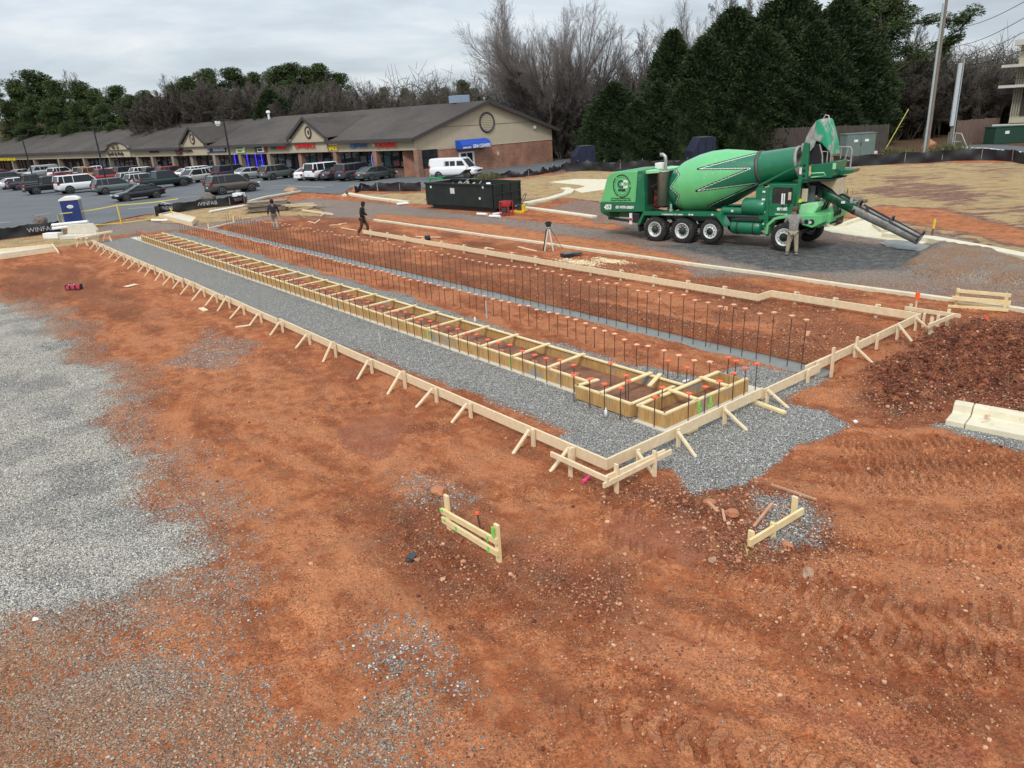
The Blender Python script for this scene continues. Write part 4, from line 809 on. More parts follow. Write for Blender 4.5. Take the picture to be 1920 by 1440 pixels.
for p, lx in ((q0,-.25),(q0+Vector((.12,.2,0)),.25),(q1,.2),(q1+Vector((-.2,.1,0)),-.2)): MB().beam(p+Vector((lx,-.1,-.08)), p+Vector((0,0,.5)), .07, .07).build('leg', wood, rt, world=True)
ribbon('loose_tape', [G(123,437)+Vector((0,0,.9)), G(127,441)+Vector((0,0,.5)), G(131,447)+Vector((0,0,.05))], .12, 'loose end of yellow tape hanging from the board post')
# lumber stack
rt = empty('lumber_stack', G(500,392), 0, 'stack of grey weathered plywood sheets and boards behind the first worker', 'lumber'); gw = mat('weathered_board', (.20,.16,.12), .9, vs_=4, col2=(.34,.28,.21)); random.seed(3)
for k in range(9): MB().box(G(505,396)+Vector((random.uniform(-.2,.2), random.uniform(-.1,.1), .06+.085*k)), (2.9+random.uniform(-.3,.3),1.25,.05), .1+random.uniform(-.07,.07)).build('sheet', gw, rt, world=True)
rt = empty('board_pile', G(545,392), 0, 'loose pile of pale boards right of the weathered lumber stack', 'lumber')
for k in range(12): a = G(530,395)+Vector((random.uniform(0,.6), random.uniform(-.4,.4), .05+.035*k)); MB().beam(a, a+Vector((random.uniform(1.6,2.6), random.uniform(-.7,.5), random.uniform(-.1,.06))), .12, .04).build('board', wood if k % 3 else gw, rt, world=True)
rt = empty('board_pile', G(410,425), 0, 'pale boards laid on clay near the far end of the trench', 'lumber')
a = G(392,431); b = G(440,421); MB().beam(a+Vector((0,0,.1)), b+Vector((0,0,.15)), .12, .06).build('board', wood, rt, world=True); MB().beam(b-Vector((0,0,.1)), b+Vector((0,0,.55)), .07, .07).build('stake', wood, rt, world=True); MB().beam(a-Vector((0,0,.1)), a+Vector((0,0,.4)), .07, .07).build('stake', wood, rt, world=True)
rt = empty('board_pile', G(600,405), 0, 'edge boards and stakes along the lane left of the worker in black', 'lumber')
MB().beam(G(567,394,.1), G(624,402,.1), .1, .12).build('board', wood, rt, world=True); MB().beam(G(600,405,.1), G(612,398,.3), .06, .06).build('stake', wood, rt, world=True); MB().beam(G(560,402,0), G(560,402,.6), .06, .06).build('stake', redwood, rt, world=True)
# red tool bag
redf = mat('red_canvas', (.42,.03,.06), .8, vs_=8, bump=.4); blk = mat('black_canvas', (.015,.015,.018), .8)
rt = empty('tool_bag', G(140,544), R(8), 'open red and black canvas tool bag lying on the clay at left', 'tool bag')
MB().prism([(-.14,0),(.14,0),(.15,.12),(.10,.22),(-.10,.22),(-.15,.12)], (-.27,0,0), (0,1,0), (0,0,1), (1,0,0), .54).build('body', redf, rt, bevel=.03)
MB().prism([(-.15,-.005),(.15,-.005),(.155,.07),(-.155,.07)], (-.28,0,0), (0,1,0), (0,0,1), (1,0,0), .56).build('base', blk, rt, bevel=.02)
for x in (-.1,.1): MB().box((x,-.152,.12), (.05,.02,.2)).build('strap', blk, rt)
for x in (-.285,.285): MB().box((x,0,.12), (.03,.24,.24)).build('end_panel', blk, rt, bevel=.03)
MB().tube([(-.2,-.08,.2),(-.15,-.05,.29),(.1,-.05,.3),(.2,-.08,.2)], .012, 6).build('handle', blk, rt)
for k in range(4): MB().tube([(-.22+.1*k,.02,.2),(-.16+.1*k,.05,.27)], .012, 6).build('tool', steel if k % 2 else white_p, rt)
# dark glove/pouch and other
rt = empty('dropped_pouch', G(773,1047), R(-20), 'small dark grey pouch lying on the clay left of the foreground batter', 'pouch')
MB().box((0,0,.035), (.13,.17,.06)).build('body', darkst, rt, bevel=.02); MB().box((.01,-.10,.03), (.10,.08,.045)).build('flap', blk, rt, bevel=.015)
# ================================================================== HAUL-LANE OBJECTS
rt = empty('survey_tripod', G(1030,470), 0, 'surveying instrument on a pale wooden tripod beside the lane kerb', 'tripod')
tw = mat('tripod_white_leg', (.62,.62,.58), .6)
for k, (x, y) in enumerate(((-.22,-.12),(.16,-.26),(.62,.12))): MB().beam((x,y,-.02), (x*.1,y*.1,1.0), .035 if k < 2 else .02, .05 if k < 2 else .02).build('leg', tw if k < 2 else darkst, rt)
MB().beam((-.26,.05,0), (-.08,.0,.95), .06, .05).build('leg', blk, rt)
MB().lathe((0,0,.98), (0,0,1), [(0,0),(0,.09),(.04,.09),(.05,.05),(.09,.05)], 14).build('head_plate', steel, rt)
MB().box((0,0,1.17), (.22,.17,.22)).build('instrument', blk, rt, bevel=.02); MB().tube([(-.16,0,1.2),(.16,0,1.2)], .035, 10).build('telescope', darkst, rt)
rt = empty('instrument_case', G(1068,481), R(14), 'open black plastic instrument case on clay right of the tripod', 'case')
MB().box((-.1,0,.07), (.5,.4,.14)).build('body', blk, rt, bevel=.02); MB().box((.32,.06,.10), (.42,.36,.06), .1).build('lid', darkst, rt, bevel=.02); MB().box((-.08,0,.15), (.35,.25,.02)).build('foam', mat('teal_foam', (.10,.17,.17), .9), rt)
# roll-off skip
skg = mat('black_green_steel', (.012,.020,.018), .5, .1, var=.4, vs_=1.5, wear=((.05,.06,.055), 4, .62)); skgreen = mat('skip_green_hook', (.02,.30,.10), .5)
pA = G(803,391); pB = G(922,399); dS = (pB-pA).normalized(); aS = math.atan2(dS.y, dS.x); Ls = (pB-pA).length+.25; Ws = 2.35
rt = empty('roll_off_skip', pA, aS, 'large open black roll-off skip full of rubbish on the gravel lane', 'skip')
Hs = 1.45
def bx(nm, c, d, m_=skg, bv=.0): return MB().box(c, d).build(nm, m_, rt, bevel=bv)
bx('side_wall', (Ls/2,.03,.25+Hs/2), (Ls,.06,Hs)); bx('side_wall', (Ls/2,Ws-.03,.25+Hs/2), (Ls,.06,Hs)); bx('end_wall', (-.03,Ws/2,.25+Hs/2), (.06,Ws+.02,Hs)); bx('tailgate', (Ls+.03,Ws/2,.25+Hs/2), (.06,Ws+.02,Hs+.04)); bx('floor', (Ls/2,Ws/2,.28), (Ls,Ws,.06))
for y in (.35,Ws-.35): bx('skid_rail', (Ls/2,y,.13), (Ls-.4,.14,.22), darkst)
for y in (-.035,Ws+.035): bx('top_rim', (Ls/2,y,.25+Hs), (Ls+.16,.11,.1), skg)
for z in (.7,1.15): bx('tailgate_rib', (Ls+.09,Ws/2,z), (.07,Ws,.09))
for y in (.02,.8,1.55,Ws-.02): bx('tailgate_post', (Ls+.08,y,.25+Hs/2), (.08,.09,Hs))
bx('hinge_post', (Ls-.08,-.05,.25+Hs/2), (.14,.08,Hs)); bx('hook_frame', (-.45,Ws/2,.9), (.75,1.2,.95)); 
MB().beam((-.05,.4,1.6), (-.05,.4,2.0), .09, .09).beam((-.05,.4,2.0), (1.3,.4,1.95), .08, .08).beam((-.05,.4,1.95), (-.05,1.8,1.95), .08, .08).build('tarp_frame', skgreen, rt)
MB().prism([(0,0),(1.5,.12),(2.1,.42),(1.9,.18),(.2,-.12)], (.5,1.3,2.05), (1,0,0), (0,0,1), (0,1,0), .6).build('tarp', darkst, rt)
bx('label_plate', (Ls*.41,-.008,1.25), (.42,.02,.36), mat('worn_white_decal', (.6,.6,.58), .6, var=.1, vs_=8, wear=((.1,.1,.1), 9, .56)))
for x, z in ((.5,1.45),(Ls-1.25,.85),(Ls-.9,1.55)): bx('sticker', (x,-.008,z), (.14,.02,.14), white_p)
for x, z in ((-.4,1.25),(-.25,.95),(-.6,.95)): bx('warning_sticker', (x,Ws/2-.61,z), (.2,.02,.08), white_p)
random.seed(8)
for k in range(34):
    x = random.uniform(.4,Ls-.4); y = random.uniform(.3,Ws-.3); a = random.uniform(0,3); c = random.choice([wood, white_p, steel, gw, darkst, pipe]); l = random.uniform(.3,1.2)
    MB().beam((x,y,1.2+random.uniform(0,.3)), (x+l*math.cos(a)*.8,min(Ws-.2,max(.2,y+l*math.sin(a)*.5)),1.3+random.uniform(0,.55)), random.uniform(.05,.3), .06).build('rubbish', c, rt) if k < 20 else MB().box((x,y,1.25), (random.uniform(.2,.6),random.uniform(.2,.5),.35), a).build('rubbish', c, rt)
bx('rubbish_fill', (Ls/2,Ws/2,.85), (Ls-.15,Ws-.15,.9), greyrock)
# generator and plate compactor
redp = mat('red_machine_paint', (.45,.015,.02), .4, coat=.3)
rt = empty('generator', G(950,404), aS+.2, 'red framed generator at the corner of the black skip', 'generator')
for x in (-.3,.3):
    for y in (-.25,.25): MB().tube([(x,y,0),(x,y,.85)], .03, 8).build('frame_post', redp, rt)
for z in (.12,.83): MB().tube([(-.3,-.25,z),(.3,-.25,z),(.3,.25,z),(-.3,.25,z),(-.3,-.25,z)], .028, 8).build('frame_rail', redp, rt)
MB().box((0,0,.66), (.5,.42,.24)).build('fuel_tank', redp, rt, bevel=.04); MB().box((-.06,0,.32), (.4,.36,.34)).build('engine', darkst, rt, bevel=.03); MB().box((.2,-.22,.4), (.16,.05,.3)).build('panel', blk, rt)
rt = empty('plate_compactor', G(977,398), aS+.3, 'yellow plate compactor right of the red generator', 'compactor'); yp = mat('compactor_yellow', (.75,.50,.02), .45)
MB().prism([(-.35,.06),(-.25,0),(.25,0),(.35,.06),(.35,.13),(-.35,.13)], (0,-.24,0), (1,0,0), (0,0,1), (0,1,0), .48).build('base_plate', yp, rt); MB().box((-.05,0,.32), (.36,.32,.34)).build('engine', darkst, rt, bevel=.03); MB().box((.2,0,.30), (.12,.36,.36)).build('water_tank', yp, rt, bevel=.03)
MB().tube([(-.2,-.2,.2),(.25,-.2,.9),(.35,-.15,1.1),(.35,.15,1.1),(.25,.2,.9),(-.2,.2,.2)], .02, 8).build('handle', blk, rt)
# enclosed blue containers
navy = mat('navy_steel', (.008,.014,.04), .5, .1, var=.3, vs_=1.2)
def container(loc, rz, label, L_=2.4, W_=1.9, H_=2.1):
    rt = empty('rubbish_container', loc, rz, label, 'container')
    MB().prism([(-L_/2,0),(L_/2,0),(L_/2,H_),(-L_/2+.7,H_),(-L_/2,H_*.55)], (0,-W_/2,0), (1,0,0), (0,0,1), (0,1,0), W_).build('body', navy, rt, bevel=.04)
    MB().box((.2,0,H_+.03), (L_-1.0,W_+.1,.06)).build('lid', darkst, rt, bevel=.02)
    for x in (-.5,.2,.9): MB().box((x,-W_/2-.03,H_*.45), (.08,.06,H_*.85)).build('rib', navy, rt)
    MB().box((0,-W_/2-.05,.5), (L_+.1,.08,.12)).build('fork_pocket', navy, rt); return rt
container(G(1093,313), R(6), 'navy blue slope-fronted container left of the truck behind the silt fence', 2.3, 2, 2.1)
container(G(1312,311), R(6), 'navy blue container half hidden behind the mixer drum', 2.3, 2, 2.6)
# ================================================================== SHOPPING STRIP
BU0 = Vector((-math.sin(.936), math.cos(.936), 0)); BV = Vector((.7721, .6354, 0)); BN = Vector((-BU.y, BU.x, 0))
if BN.y > 0: BN = -BN                                              # towards the car park
def remap(u):                                                      # facade distances as first measured, re-projected on the final facade line
    p = BC+BU0*u; return (p.y*BC.x-p.x*BC.y)/(p.x*BU.y-p.y*BU.x)
def P_(u, v, z=0): return BC+BU*remap(u)+BV*v+Vector((0,0,z))
stucco = mat('tan_stucco', (.46,.385,.275), .9, vs_=1.5, var=.05, bump=.2, bs=20); stucco2 = mat('tan_stucco_trim', (.52,.44,.32), .9, var=.05)
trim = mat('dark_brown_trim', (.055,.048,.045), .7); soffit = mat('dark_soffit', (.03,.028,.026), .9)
def roofmat():
    m = bpy.data.materials.new('brown_shingle_roof'); m.use_nodes = True; global nt, N, L, pos
    nt = m.node_tree; b = nt.nodes['Principled BSDF']; N = nt.nodes.new; L = nt.links.new; g = N('ShaderNodeNewGeometry'); pos = g.outputs['Position']
    mp = N('ShaderNodeMapping'); mp.inputs['Rotation'].default_value = (0,0,-(.936+math.pi/2)); L(pos, mp.inputs[0])
    m2 = N('ShaderNodeMapping'); m2.inputs['Scale'].default_value = (.5,1.,9.); L(mp.outputs[0], m2.inputs[0])
    a = Mx(Mr(Nz(.16, 5, .6), .35, .65), (.050,.041,.035), (.085,.070,.060)); a = Mx(Mt('MULTIPLY', Mr(Nz(1.6, 5, .7, m2.outputs[0]), .45, .65), .6), a, (.040,.034,.031)); a = Mx(Mt('MULTIPLY', Mr(Nz(9, 3), .5, .7), .4), a, (.13,.115,.10))
    L(a, b.inputs['Base Color']); b.inputs['Roughness'].default_value = .95; bp = N('ShaderNodeBump'); bp.inputs['Distance'].default_value = .03; bp.inputs['Strength'].default_value = .5; L(Nz(7, 4), bp.inputs['Height']); L(bp.outputs[0], b.inputs['Normal']); return m
shing = roofmat()
def brickmat(name, c1, c2, mo, rot):
    m = bpy.data.materials.new(name); m.use_nodes = True; nt = m.node_tree; b = nt.nodes['Principled BSDF']; N = nt.nodes.new; L = nt.links.new
    g = N('ShaderNodeNewGeometry'); mp = N('ShaderNodeMapping'); mp.vector_type = 'POINT'; mp.inputs['Rotation'].default_value = (0,0,rot); L(g.outputs['Position'], mp.inputs[0])
    sp = N('ShaderNodeSeparateXYZ'); L(mp.outputs[0], sp.inputs[0]); cb = N('ShaderNodeCombineXYZ'); L(sp.outputs[0], cb.inputs[0]); L(sp.outputs[2], cb.inputs[1])
    bt = N('ShaderNodeTexBrick'); bt.inputs['Scale'].default_value = 1; bt.inputs['Brick Width'].default_value = .22; bt.inputs['Row Height'].default_value = .078; bt.inputs['Mortar Size'].default_value = .006
    bt.inputs['Color1'].default_value = (*c1,1); bt.inputs['Color2'].default_value = (*c2,1); bt.inputs['Mortar'].default_value = (*mo,1); L(cb.outputs[0], bt.inputs['Vector'])
    nz = N('ShaderNodeTexNoise'); nz.inputs['Scale'].default_value = .8; nz.inputs['Detail'].default_value = 5; L(g.outputs['Position'], nz.inputs['Vector'])
    mx = N('ShaderNodeMix'); mx.data_type = 'RGBA'; mx.blend_type = 'MULTIPLY'; mx.inputs[0].default_value = .8; rp = N('ShaderNodeValToRGB'); rp.color_ramp.elements[0].position = .3; rp.color_ramp.elements[0].color = (.6,.6,.62,1); rp.color_ramp.elements[1].position = .7; rp.color_ramp.elements[1].color = (1.25,1.2,1.15,1)
    L(nz.outputs[0], rp.inputs[0]); L(bt.outputs['Color'], mx.inputs[6]); L(rp.outputs[0], mx.inputs[7]); L(mx.outputs[2], b.inputs['Base Color']); b.inputs['Roughness'].default_value = .9; return m
brick = brickmat('red_brown_brick', (.27,.115,.072), (.38,.17,.105), (.32,.25,.2), -math.atan2(BV.y, BV.x)); brickf = brickmat('facade_brick', (.27,.14,.10), (.35,.19,.13), (.3,.24,.2), -math.atan2(BU.y, BU.x))
LU = 150.; BW = 19.8
mall = empty('shopping_strip', BC, 0, 'long tan and brick single-storey shopping strip with brown shingle roof', 'building')
def bq(nm, quads, mt, par=None, th=0):
    mb = MB()
    for q in quads: mb.add(q, [tuple(range(len(q)))])
    o = mb.build(nm, mt, par or mall, world=True)
    if th: s_ = o.modifiers.new('solid', 'SOLIDIFY'); s_.thickness = th
    return o
# end wall: brick below, stucco gable above
bq('end_brick_wall', [[P_(0,2.9), P_(0,BW), P_(0,BW,2.62), P_(0,2.9,2.62)]], brick)
bq('corner_return_wall', [[P_(2.4,.5), P_(.0,2.9), P_(.0,2.9,2.7), P_(2.4,.5,2.7)]], brick)
bq('gable_wall', [[P_(0,0,2.72), P_(0,BW,2.62), P_(0,BW,3.75), P_(0,9.9,7.15), P_(0,0,3.95)]], stucco)
mb = MB(); mb.beam(P_(-.02,2.9,2.64), P_(-.02,BW,2.60), .05, .08); mb.build('wall_ledge', stucco2, mall, world=True)
mb = MB(); mb.beam(P_(-.02,3.,4.86), P_(-.02,BW-3.,4.76), .02, .03); mb.build('stucco_joint', trim, mall, world=True)
# front fascia
bq('fascia', [[P_(0,0,2.78), P_(LU,0,2.9), P_(LU,0,4.0), P_(0,0,3.9)]], stucco)
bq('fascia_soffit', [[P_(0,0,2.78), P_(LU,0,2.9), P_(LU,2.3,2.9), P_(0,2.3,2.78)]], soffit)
# roof
ov = .45
bq('roof', [[P_(-ov,-.55,3.9), P_(LU,-.55,3.95), P_(LU,9.9,7.3), P_(-ov,9.9,7.3)], [P_(-ov,9.9,7.3), P_(LU,9.9,7.3), P_(LU,BW+.6,3.72), P_(-ov,BW+.6,3.6)]], shing)
def band(nm, a, b, w=.12, h=.34): mb = MB(); mb.beam(a, b, w, h); return mb.build(nm, trim, mall, world=True)
band('eave_fascia', P_(-ov,-.6,3.80), P_(36.2,-.6,3.82)) if 0 else None
for a, b in ((-ov,13.0),(19.8,36.4),(42.4,55.4),(63.2,LU)): band('eave_board', P_(a,-.6,3.84), P_(b,-.6,3.88))
band('rake_board', P_(-ov-.05,-.6,3.84), P_(-ov-.05,9.95,7.20), .10, .38); band('rake_board', P_(-ov-.05,9.9,7.20), P_(-ov-.05,BW+.7,3.58), .10, .38)
# raised hip block over the first shops
bq('raised_roof', [[P_(11.5,-.3,3.98), P_(12.6,1.2,4.45), P_(2,9.2,7.3), P_(-ov,9.6,7.42)], [P_(-ov,9.6,7.42), P_(-ov,10.3,7.42), P_(9,10,7.34)]], shing) if 0 else None
# columns and storefronts
cols_u = [-.15+.2,6.1,12.5,18.6,24.5,30.3,35.9,41.1,45.7,51.0,54.9,63.0,71.,79.5,88.4,97,106,116,127,138]
for k, u in enumerate(cols_u):
    c = P_(u, .35); mb = MB(); mb.box(c+Vector((0,0,1.4)), (.62 if u != 63 else .25, .62, 2.8), math.atan2(BU.y, BU.x)); mb.build('pillar', brickf if k < 4 else (mat('tan_pillar', (.30,.235,.17), .9, var=.1) if k > 3 else brickf), mall, world=True)
glow_b = mat('blue_neon_light', (.05,.05,.3), .5, emit=(.05,.04,1.0), es=1.6); dimg = glass
lown = mat('storefront_knee_wall', (.13,.075,.055), .9, var=.1)
mull = mat('black_mullion', (.012,.012,.012), .5)
poster = [mat('poster_%s' % n, c, .6, vs_=7, var=.3, c2pos=.5) for n, c in (('grey',(.16,.16,.17)),('pink',(.30,.12,.13)),('tan',(.28,.2,.14)),('white',(.38,.38,.38)),('teal',(.08,.16,.18)))]
random.seed(21)
for k in range(len(cols_u)-1):
    u0, u1 = cols_u[k]+.05, cols_u[k+1]-.05; v = 2.3; sf = bq('storefront', [[P_(u0,v,.75), P_(u1,v,.75), P_(u1,v,2.8), P_(u0,v,2.8)]], dimg)
    bq('knee_wall', [[P_(u0,v-.03,0), P_(u1,v-.03,0), P_(u1,v-.03,.76), P_(u0,v-.03,.76)]], lown if k > 1 else brickf)
    mb = MB(); n = max(3, int((u1-u0)/1.15)); dpos = random.randint(1, n-2)
    for q in range(n+1): uu = u0+(u1-u0)*q/n; mb.beam(P_(uu,v-.05,.75), P_(uu,v-.05,2.8), .07, .07)
    mb.beam(P_(u0,v-.05,2.25), P_(u1,v-.05,2.25), .06, .06); o = mb.build('window_frame', mull, sf); o.data.transform(Matrix.Translation(-BC))
    ua = u0+(u1-u0)*dpos/n; ub = ua+(u1-u0)/n
    d_ = bq('shop_door', [[P_(ua,v-.09,.02), P_(ub,v-.09,.02), P_(ub,v-.09,2.2), P_(ua,v-.09,2.2)]], glass)
    if k < 14:
        for q in range(n):
            if q == dpos or random.random() < .35: continue
            a_ = u0+(u1-u0)*(q+.12)/n; b_ = u0+(u1-u0)*(q+.88)/n; z0 = random.uniform(.85,1.3); z1 = random.uniform(1.5,2.2)
            bq('window_poster', [[P_(a_,v-.07,z0), P_(b_,v-.07,z0), P_(b_,v-.07,z1), P_(a_,v-.07,z1)]], random.choice(poster[:3]+[poster[4]] if k != 3 else poster))
bq('rear_wall', [[P_(0,BW), P_(LU,BW), P_(LU,BW,3.6), P_(0,BW,3.6)]], brick)
for u in (28.9,30.1,31.9,33.5,34.6):
    mb = MB(); mb.beam(P_(u,2.1,.5), P_(u,2.1,2.7), .14, .05); mb.build('neon_strip', glow_b, mall, world=True)
mb = MB(); mb.beam(P_(28.8,2.1,.9), P_(30.0,2.1,.9), .05, .10); mb.build('neon_strip', glow_b, mall, world=True)
mb = MB(); mb.tube([P_(8.1+1.0*math.cos(a), 2.1, 1.6+1.3*math.sin(a)) for a in np.linspace(-1.2,1.2,14)], .03, 6); mb.build('neon_arc', mat('pale_neon', (.2,.2,.6), .5, emit=(.3,.3,1), es=.8), mall, world=True)
yel_l = mat('yellow_window_letters', (.35,.32,.03), .6, vs_=9)
for u, z in ((10.6,1.05),(9.9,1.05),(8.95,1.15),(8.95,1.5),(8.95,1.8)): bq('window_poster', [[P_(u,2.18,z), P_(u-.55,2.18,z), P_(u-.55,2.18,z+.22), P_(u,2.18,z+.22)]], yel_l)
# end-wall window, awning door, medallion
def VP(v, z, o=0.): return P_(0, v, z)-BU*o
fr = bq('side_window', [[VP(.6,.8,.02), VP(2.75,.8,.02), VP(2.75,2.66,.02), VP(.6,2.66,.02)]], glass)
bq('side_knee_wall', [[VP(.3,0,.03), VP(2.9,0,.03), VP(2.9,.8,.03), VP(.3,.8,.03)]], brick)
mb = MB(); 
for v in (.6,1.65,2.75): mb.beam(VP(v,.8,.05), VP(v,2.7,.05), .07, .07)
mb.beam(VP(.6,2.0,.05), VP(2.75,2.0,.05), .05, .05); o = mb.build('window_frame', mull, fr); o.data.transform(Matrix.Translation(-BC))
mb = MB(); mb.box(VP(6.7,1.05,.02), (2.1,.10,2.15), math.atan2(BV.y, BV.x)); dr = mb.build('side_door', white_p, mall, world=True)
for v0, v1 in ((5.85,6.6),(6.72,7.45)): bq('door_pane', [[VP(v0,.3,.09), VP(v1,.3,.09), VP(v1,1.98,.09), VP(v0,1.98,.09)]], glass)
def disc(nm, u, z, r, plane, mt, o=.05, th=.06, ring=0, ax=1.0):
    c = (VP(u,z,o) if plane == 'end' else P_(u,0,z)+BN*o); X = (BV if plane == 'end' else -BU); n = (-BU if plane == 'end' else BN)
    mb = MB(); q = 28
    if ring:
        mb.tube([c+X*math.cos(a)*r*ax+Vector((0,0,math.sin(a)*r)) for a in np.linspace(0, 2*math.pi, q+1)], ring, 6, cap=False)
    else: mb.prism([(r*ax*math.cos(a), r*math.sin(a)) for a in np.linspace(0, 2*math.pi, q)[:-1]], c, X, (0,0,1), n, th)
    return mb.build(nm, mt, mall, world=True)
disc('medallion', 9.85, 5.02, .98, 'end', stucco2, .02, .05); disc('medallion_ring', 9.85, 5.02, 1.0, 'end', trim, .06, ring=.11)
for k in range(9): mb = MB(); z = 5.02-.72+.18*k; w = math.sqrt(max(0,.85**2-(z-5.02)**2)); mb.beam(VP(9.85-w,z,.085), VP(9.85+w,z,.085), .02, .05); mb.build('medallion_slat', mat('dark_stucco_slat', (.22,.19,.14), .9), mall, world=True)  # slats in a darker stucco tone than the medallion
mb = MB(); mb.box(VP(11.2,1.6,.04), (.3,.08,.4), math.atan2(BV.y, BV.x)); mb.build('meter_box', stucco2, mall, world=True)
mb = MB(); mb.box(VP(16.9,4.15,.12), (.28,.25,.35), math.atan2(BV.y, BV.x)); mb.build('wall_lamp', white_p, mall, world=True)
# small front gables
def fgable(u0, u1, up_, zp, zb, nm):
    par = None; a = P_(u0,0,zb)+BN*.25; b = P_(u1,0,zb)+BN*.25; c = P_(up_,0,zp)+BN*.25
    bq(nm, [[P_(u0,0,2.84)+BN*.25, P_(u1,0,2.84)+BN*.25, b, c, a]], stucco)
    bq('gable_side', [[P_(u0,0,2.84)+BN*.25, a, P_(u0,0,zb), P_(u0,0,2.84)], [P_(u1,0,2.84)+BN*.25, b, P_(u1,0,zb), P_(u1,0,2.84)]], stucco)
    back = (zp-3.9)/(7.3-3.9)*10.4-.5; e0 = P_(u0,0,zb-.15)+BN*.6-BU*(.35 if u0 < u1 else -.35); e1 = P_(u1,0,zb-.15)+BN*.6+BU*(.35 if u0 < u1 else -.35); ap = P_(up_,0,zp+.2)+BN*.6
    bk0 = P_(u0,0,0)+BV*(max(.2,(zb-3.9)/3.4*10.4))+Vector((0,0,zb)); bk1 = P_(u1,0,0)+BV*(max(.2,(zb-3.9)/3.4*10.4))+Vector((0,0,zb)); apb = P_(up_,0,zp+.2)+BV*(back+.6)
    bq('gable_roof', [[e0, ap, apb, bk0], [ap, e1, bk1, apb]], shing)
    mb = MB(); mb.beam(e0, ap, .12, .34); mb.beam(ap, e1, .12, .34); mb.beam(e0+Vector((0,0,.1)), P_(u0,0,3.84)+BN*.6-BU*(.2 if u0<u1 else -.2), .1, .25); mb.beam(e1+Vector((0,0,.1)), P_(u1,0,3.84)+BN*.6+BU*(.2 if u0<u1 else -.2), .1, .25); mb.build('gable_trim', trim, mall, world=True)
fgable(13.15, 19.3, 16.3, 6.5, 4.55, 'front_gable'); fgable(36.7, 42.0, 39.4, 6.35, 4.5, 'front_gable')
for u, z, r in ((16.0,5.08,.62),(39.4,5.02,.62)):
    disc('round_vent', u, z, r*.9, 'front', stucco2, .27, .04, ax=.82); disc('round_vent_ring', u, z, r, 'front', trim, .32, ring=.10, ax=.82); disc('round_vent_core', u-.06, z, r*.42, 'front', trim, .32, .02, ax=.7)
# arched sign front
arc = [(-3.9,2.86),(-3.9,4.05)]+[(3.6*math.sin(a), 3.75+1.3*math.cos(a)) for a in np.linspace(-1.25,1.25,18)]+[(3.9,4.05),(3.9,2.86)]
mb = MB(); mb.prism(arc, P_(59.1,0,0)+BN*.3, -BU, (0,0,1), -BN, .3); mb.build('arched_parapet', stucco, mall, world=True)
mb = MB(); mb.tube([P_(59.1,0,0)+BN*.35-BU*x+Vector((0,0,z+.08)) for x, z in [(-4.3,4.0)]+arc[2:-2]+[(4.3,4.0)]], .17, 6); mb.build('arch_trim', trim, mall, world=True)
# roof plant
for nm, p, d, mt, lb in (('roof_unit', D(861,186,90), (2.0,1.4,.8), mat('blue_grey_unit', (.25,.33,.42), .6), 0), ('roof_vent', D(408,230,118), (.7,.7,.5), white_p, 0)):
    mb = MB(); mb.box(p, d, .5); mb.box(p-Vector((0,0,d[2]*.7)), (d[0]*.7,d[1]*.7,d[2]*.6), .5); mb.build(nm, mt, mall, world=True, bevel=.04)
p = D(503,212,112); mb = MB(); mb.tube([p-Vector((0,0,2.)), p+Vector((0,0,.2))], .16, 10); mb.lathe(p, (0,0,1), [(0,.3),(.25,.3),(.35,.1)], 10); mb.build('roof_flue', white_p, mall, world=True)
# ---- signs: each a thing of its own, fixed on the fascia
redl = mat('red_channel_letters', (.42,.015,.02), .5, emit=(1,.03,.03), es=.10); yell = mat('yellow_channel_letters', (.75,.62,.02), .5, emit=(1,.85,.05), es=.06); cream_l = mat('dark_olive_letters', (.10,.085,.05), .5)
bluel = mat('blue_channel_letters', (.05,.14,.35), .5); dkred = mat('maroon_letters', (.16,.03,.025), .6); dkl = mat('dark_letters', (.04,.035,.03), .6); navyl = mat('navy_panel', (.015,.03,.14), .5); ylw = mat('pale_lime_panel', (.55,.66,.38), .5, emit=(.7,.9,.4), es=.12); mexg = mat('sign_green', (.01,.13,.06), .5); mexr = mat('sign_red', (.40,.03,.03), .5); slate = mat('slate_letters', (.09,.10,.10), .6)
def sign(label, items, u, z, panel=None, of=.2):
    loc = P_(u,0,z)+BN*.06; rt = empty('shop_sign', loc, 0, label, 'sign')
    if panel:
        for (du, dz, w, h, mt) in panel: mb = MB(); mb.box(P_(u-du,0,z+dz)+BN*.12, (w,.1,h), math.atan2(BU.y, BU.x)); mb.build('panel', mt, rt, world=True)
    for (s, du, dz, h, w, mt) in items: text('letters', s, h*1.36, P_(u-du,0,z+dz)+BN*of, -BU, (0,0,1), mt, rt, .1, .004, w)
    return rt
off_ = .0
sign('yellow lit computer shop letters at the far left end of the facade', [('COMPUTERS R US', -3.9, -.25, .55, 10.0, yell)], 98.2, 3.0)
sign('cream bar and grill sign with dark shadow on the arched parapet', [("K·B'S", -2.9, .30, .8, 4.3, cream_l), ('Grill & Pub', -3.0, -.75, .55, 5.6, dkl)], 59.2, 3.9, None, .42)
sign('small maroon letter sign between the arched parapet and the cat sign', [('NOODLE', -1.4, -.2, .42, 2.8, dkred)], 49.3, 3.55)
sign('square black and pink sign left of the first small gable', [('A', .55, -.35, .8, .5, mexr)], 43.6, 3.5, [(0,0,1.5,.95,dkl),(0,0,.85,.8,mat('pink_panel', (.55,.33,.30), .6))])
sign('dim brown script letters below the first small gable', [('PIZZERIA', -1.3, -.2, .38, 2.7, dkl)], 40.8, 3.5, None, .4)
sign('large blue and white smoke-shop letters right of the first small gable', [('LOUD', -2.7, -.28, .75, 2.1, white_t), ('SMOKE & PIPES', -.1, -.2, .6, 2.9, white_t)], 35.2, 3.5, [(-.0,.0,5.6,.7,navyl)])
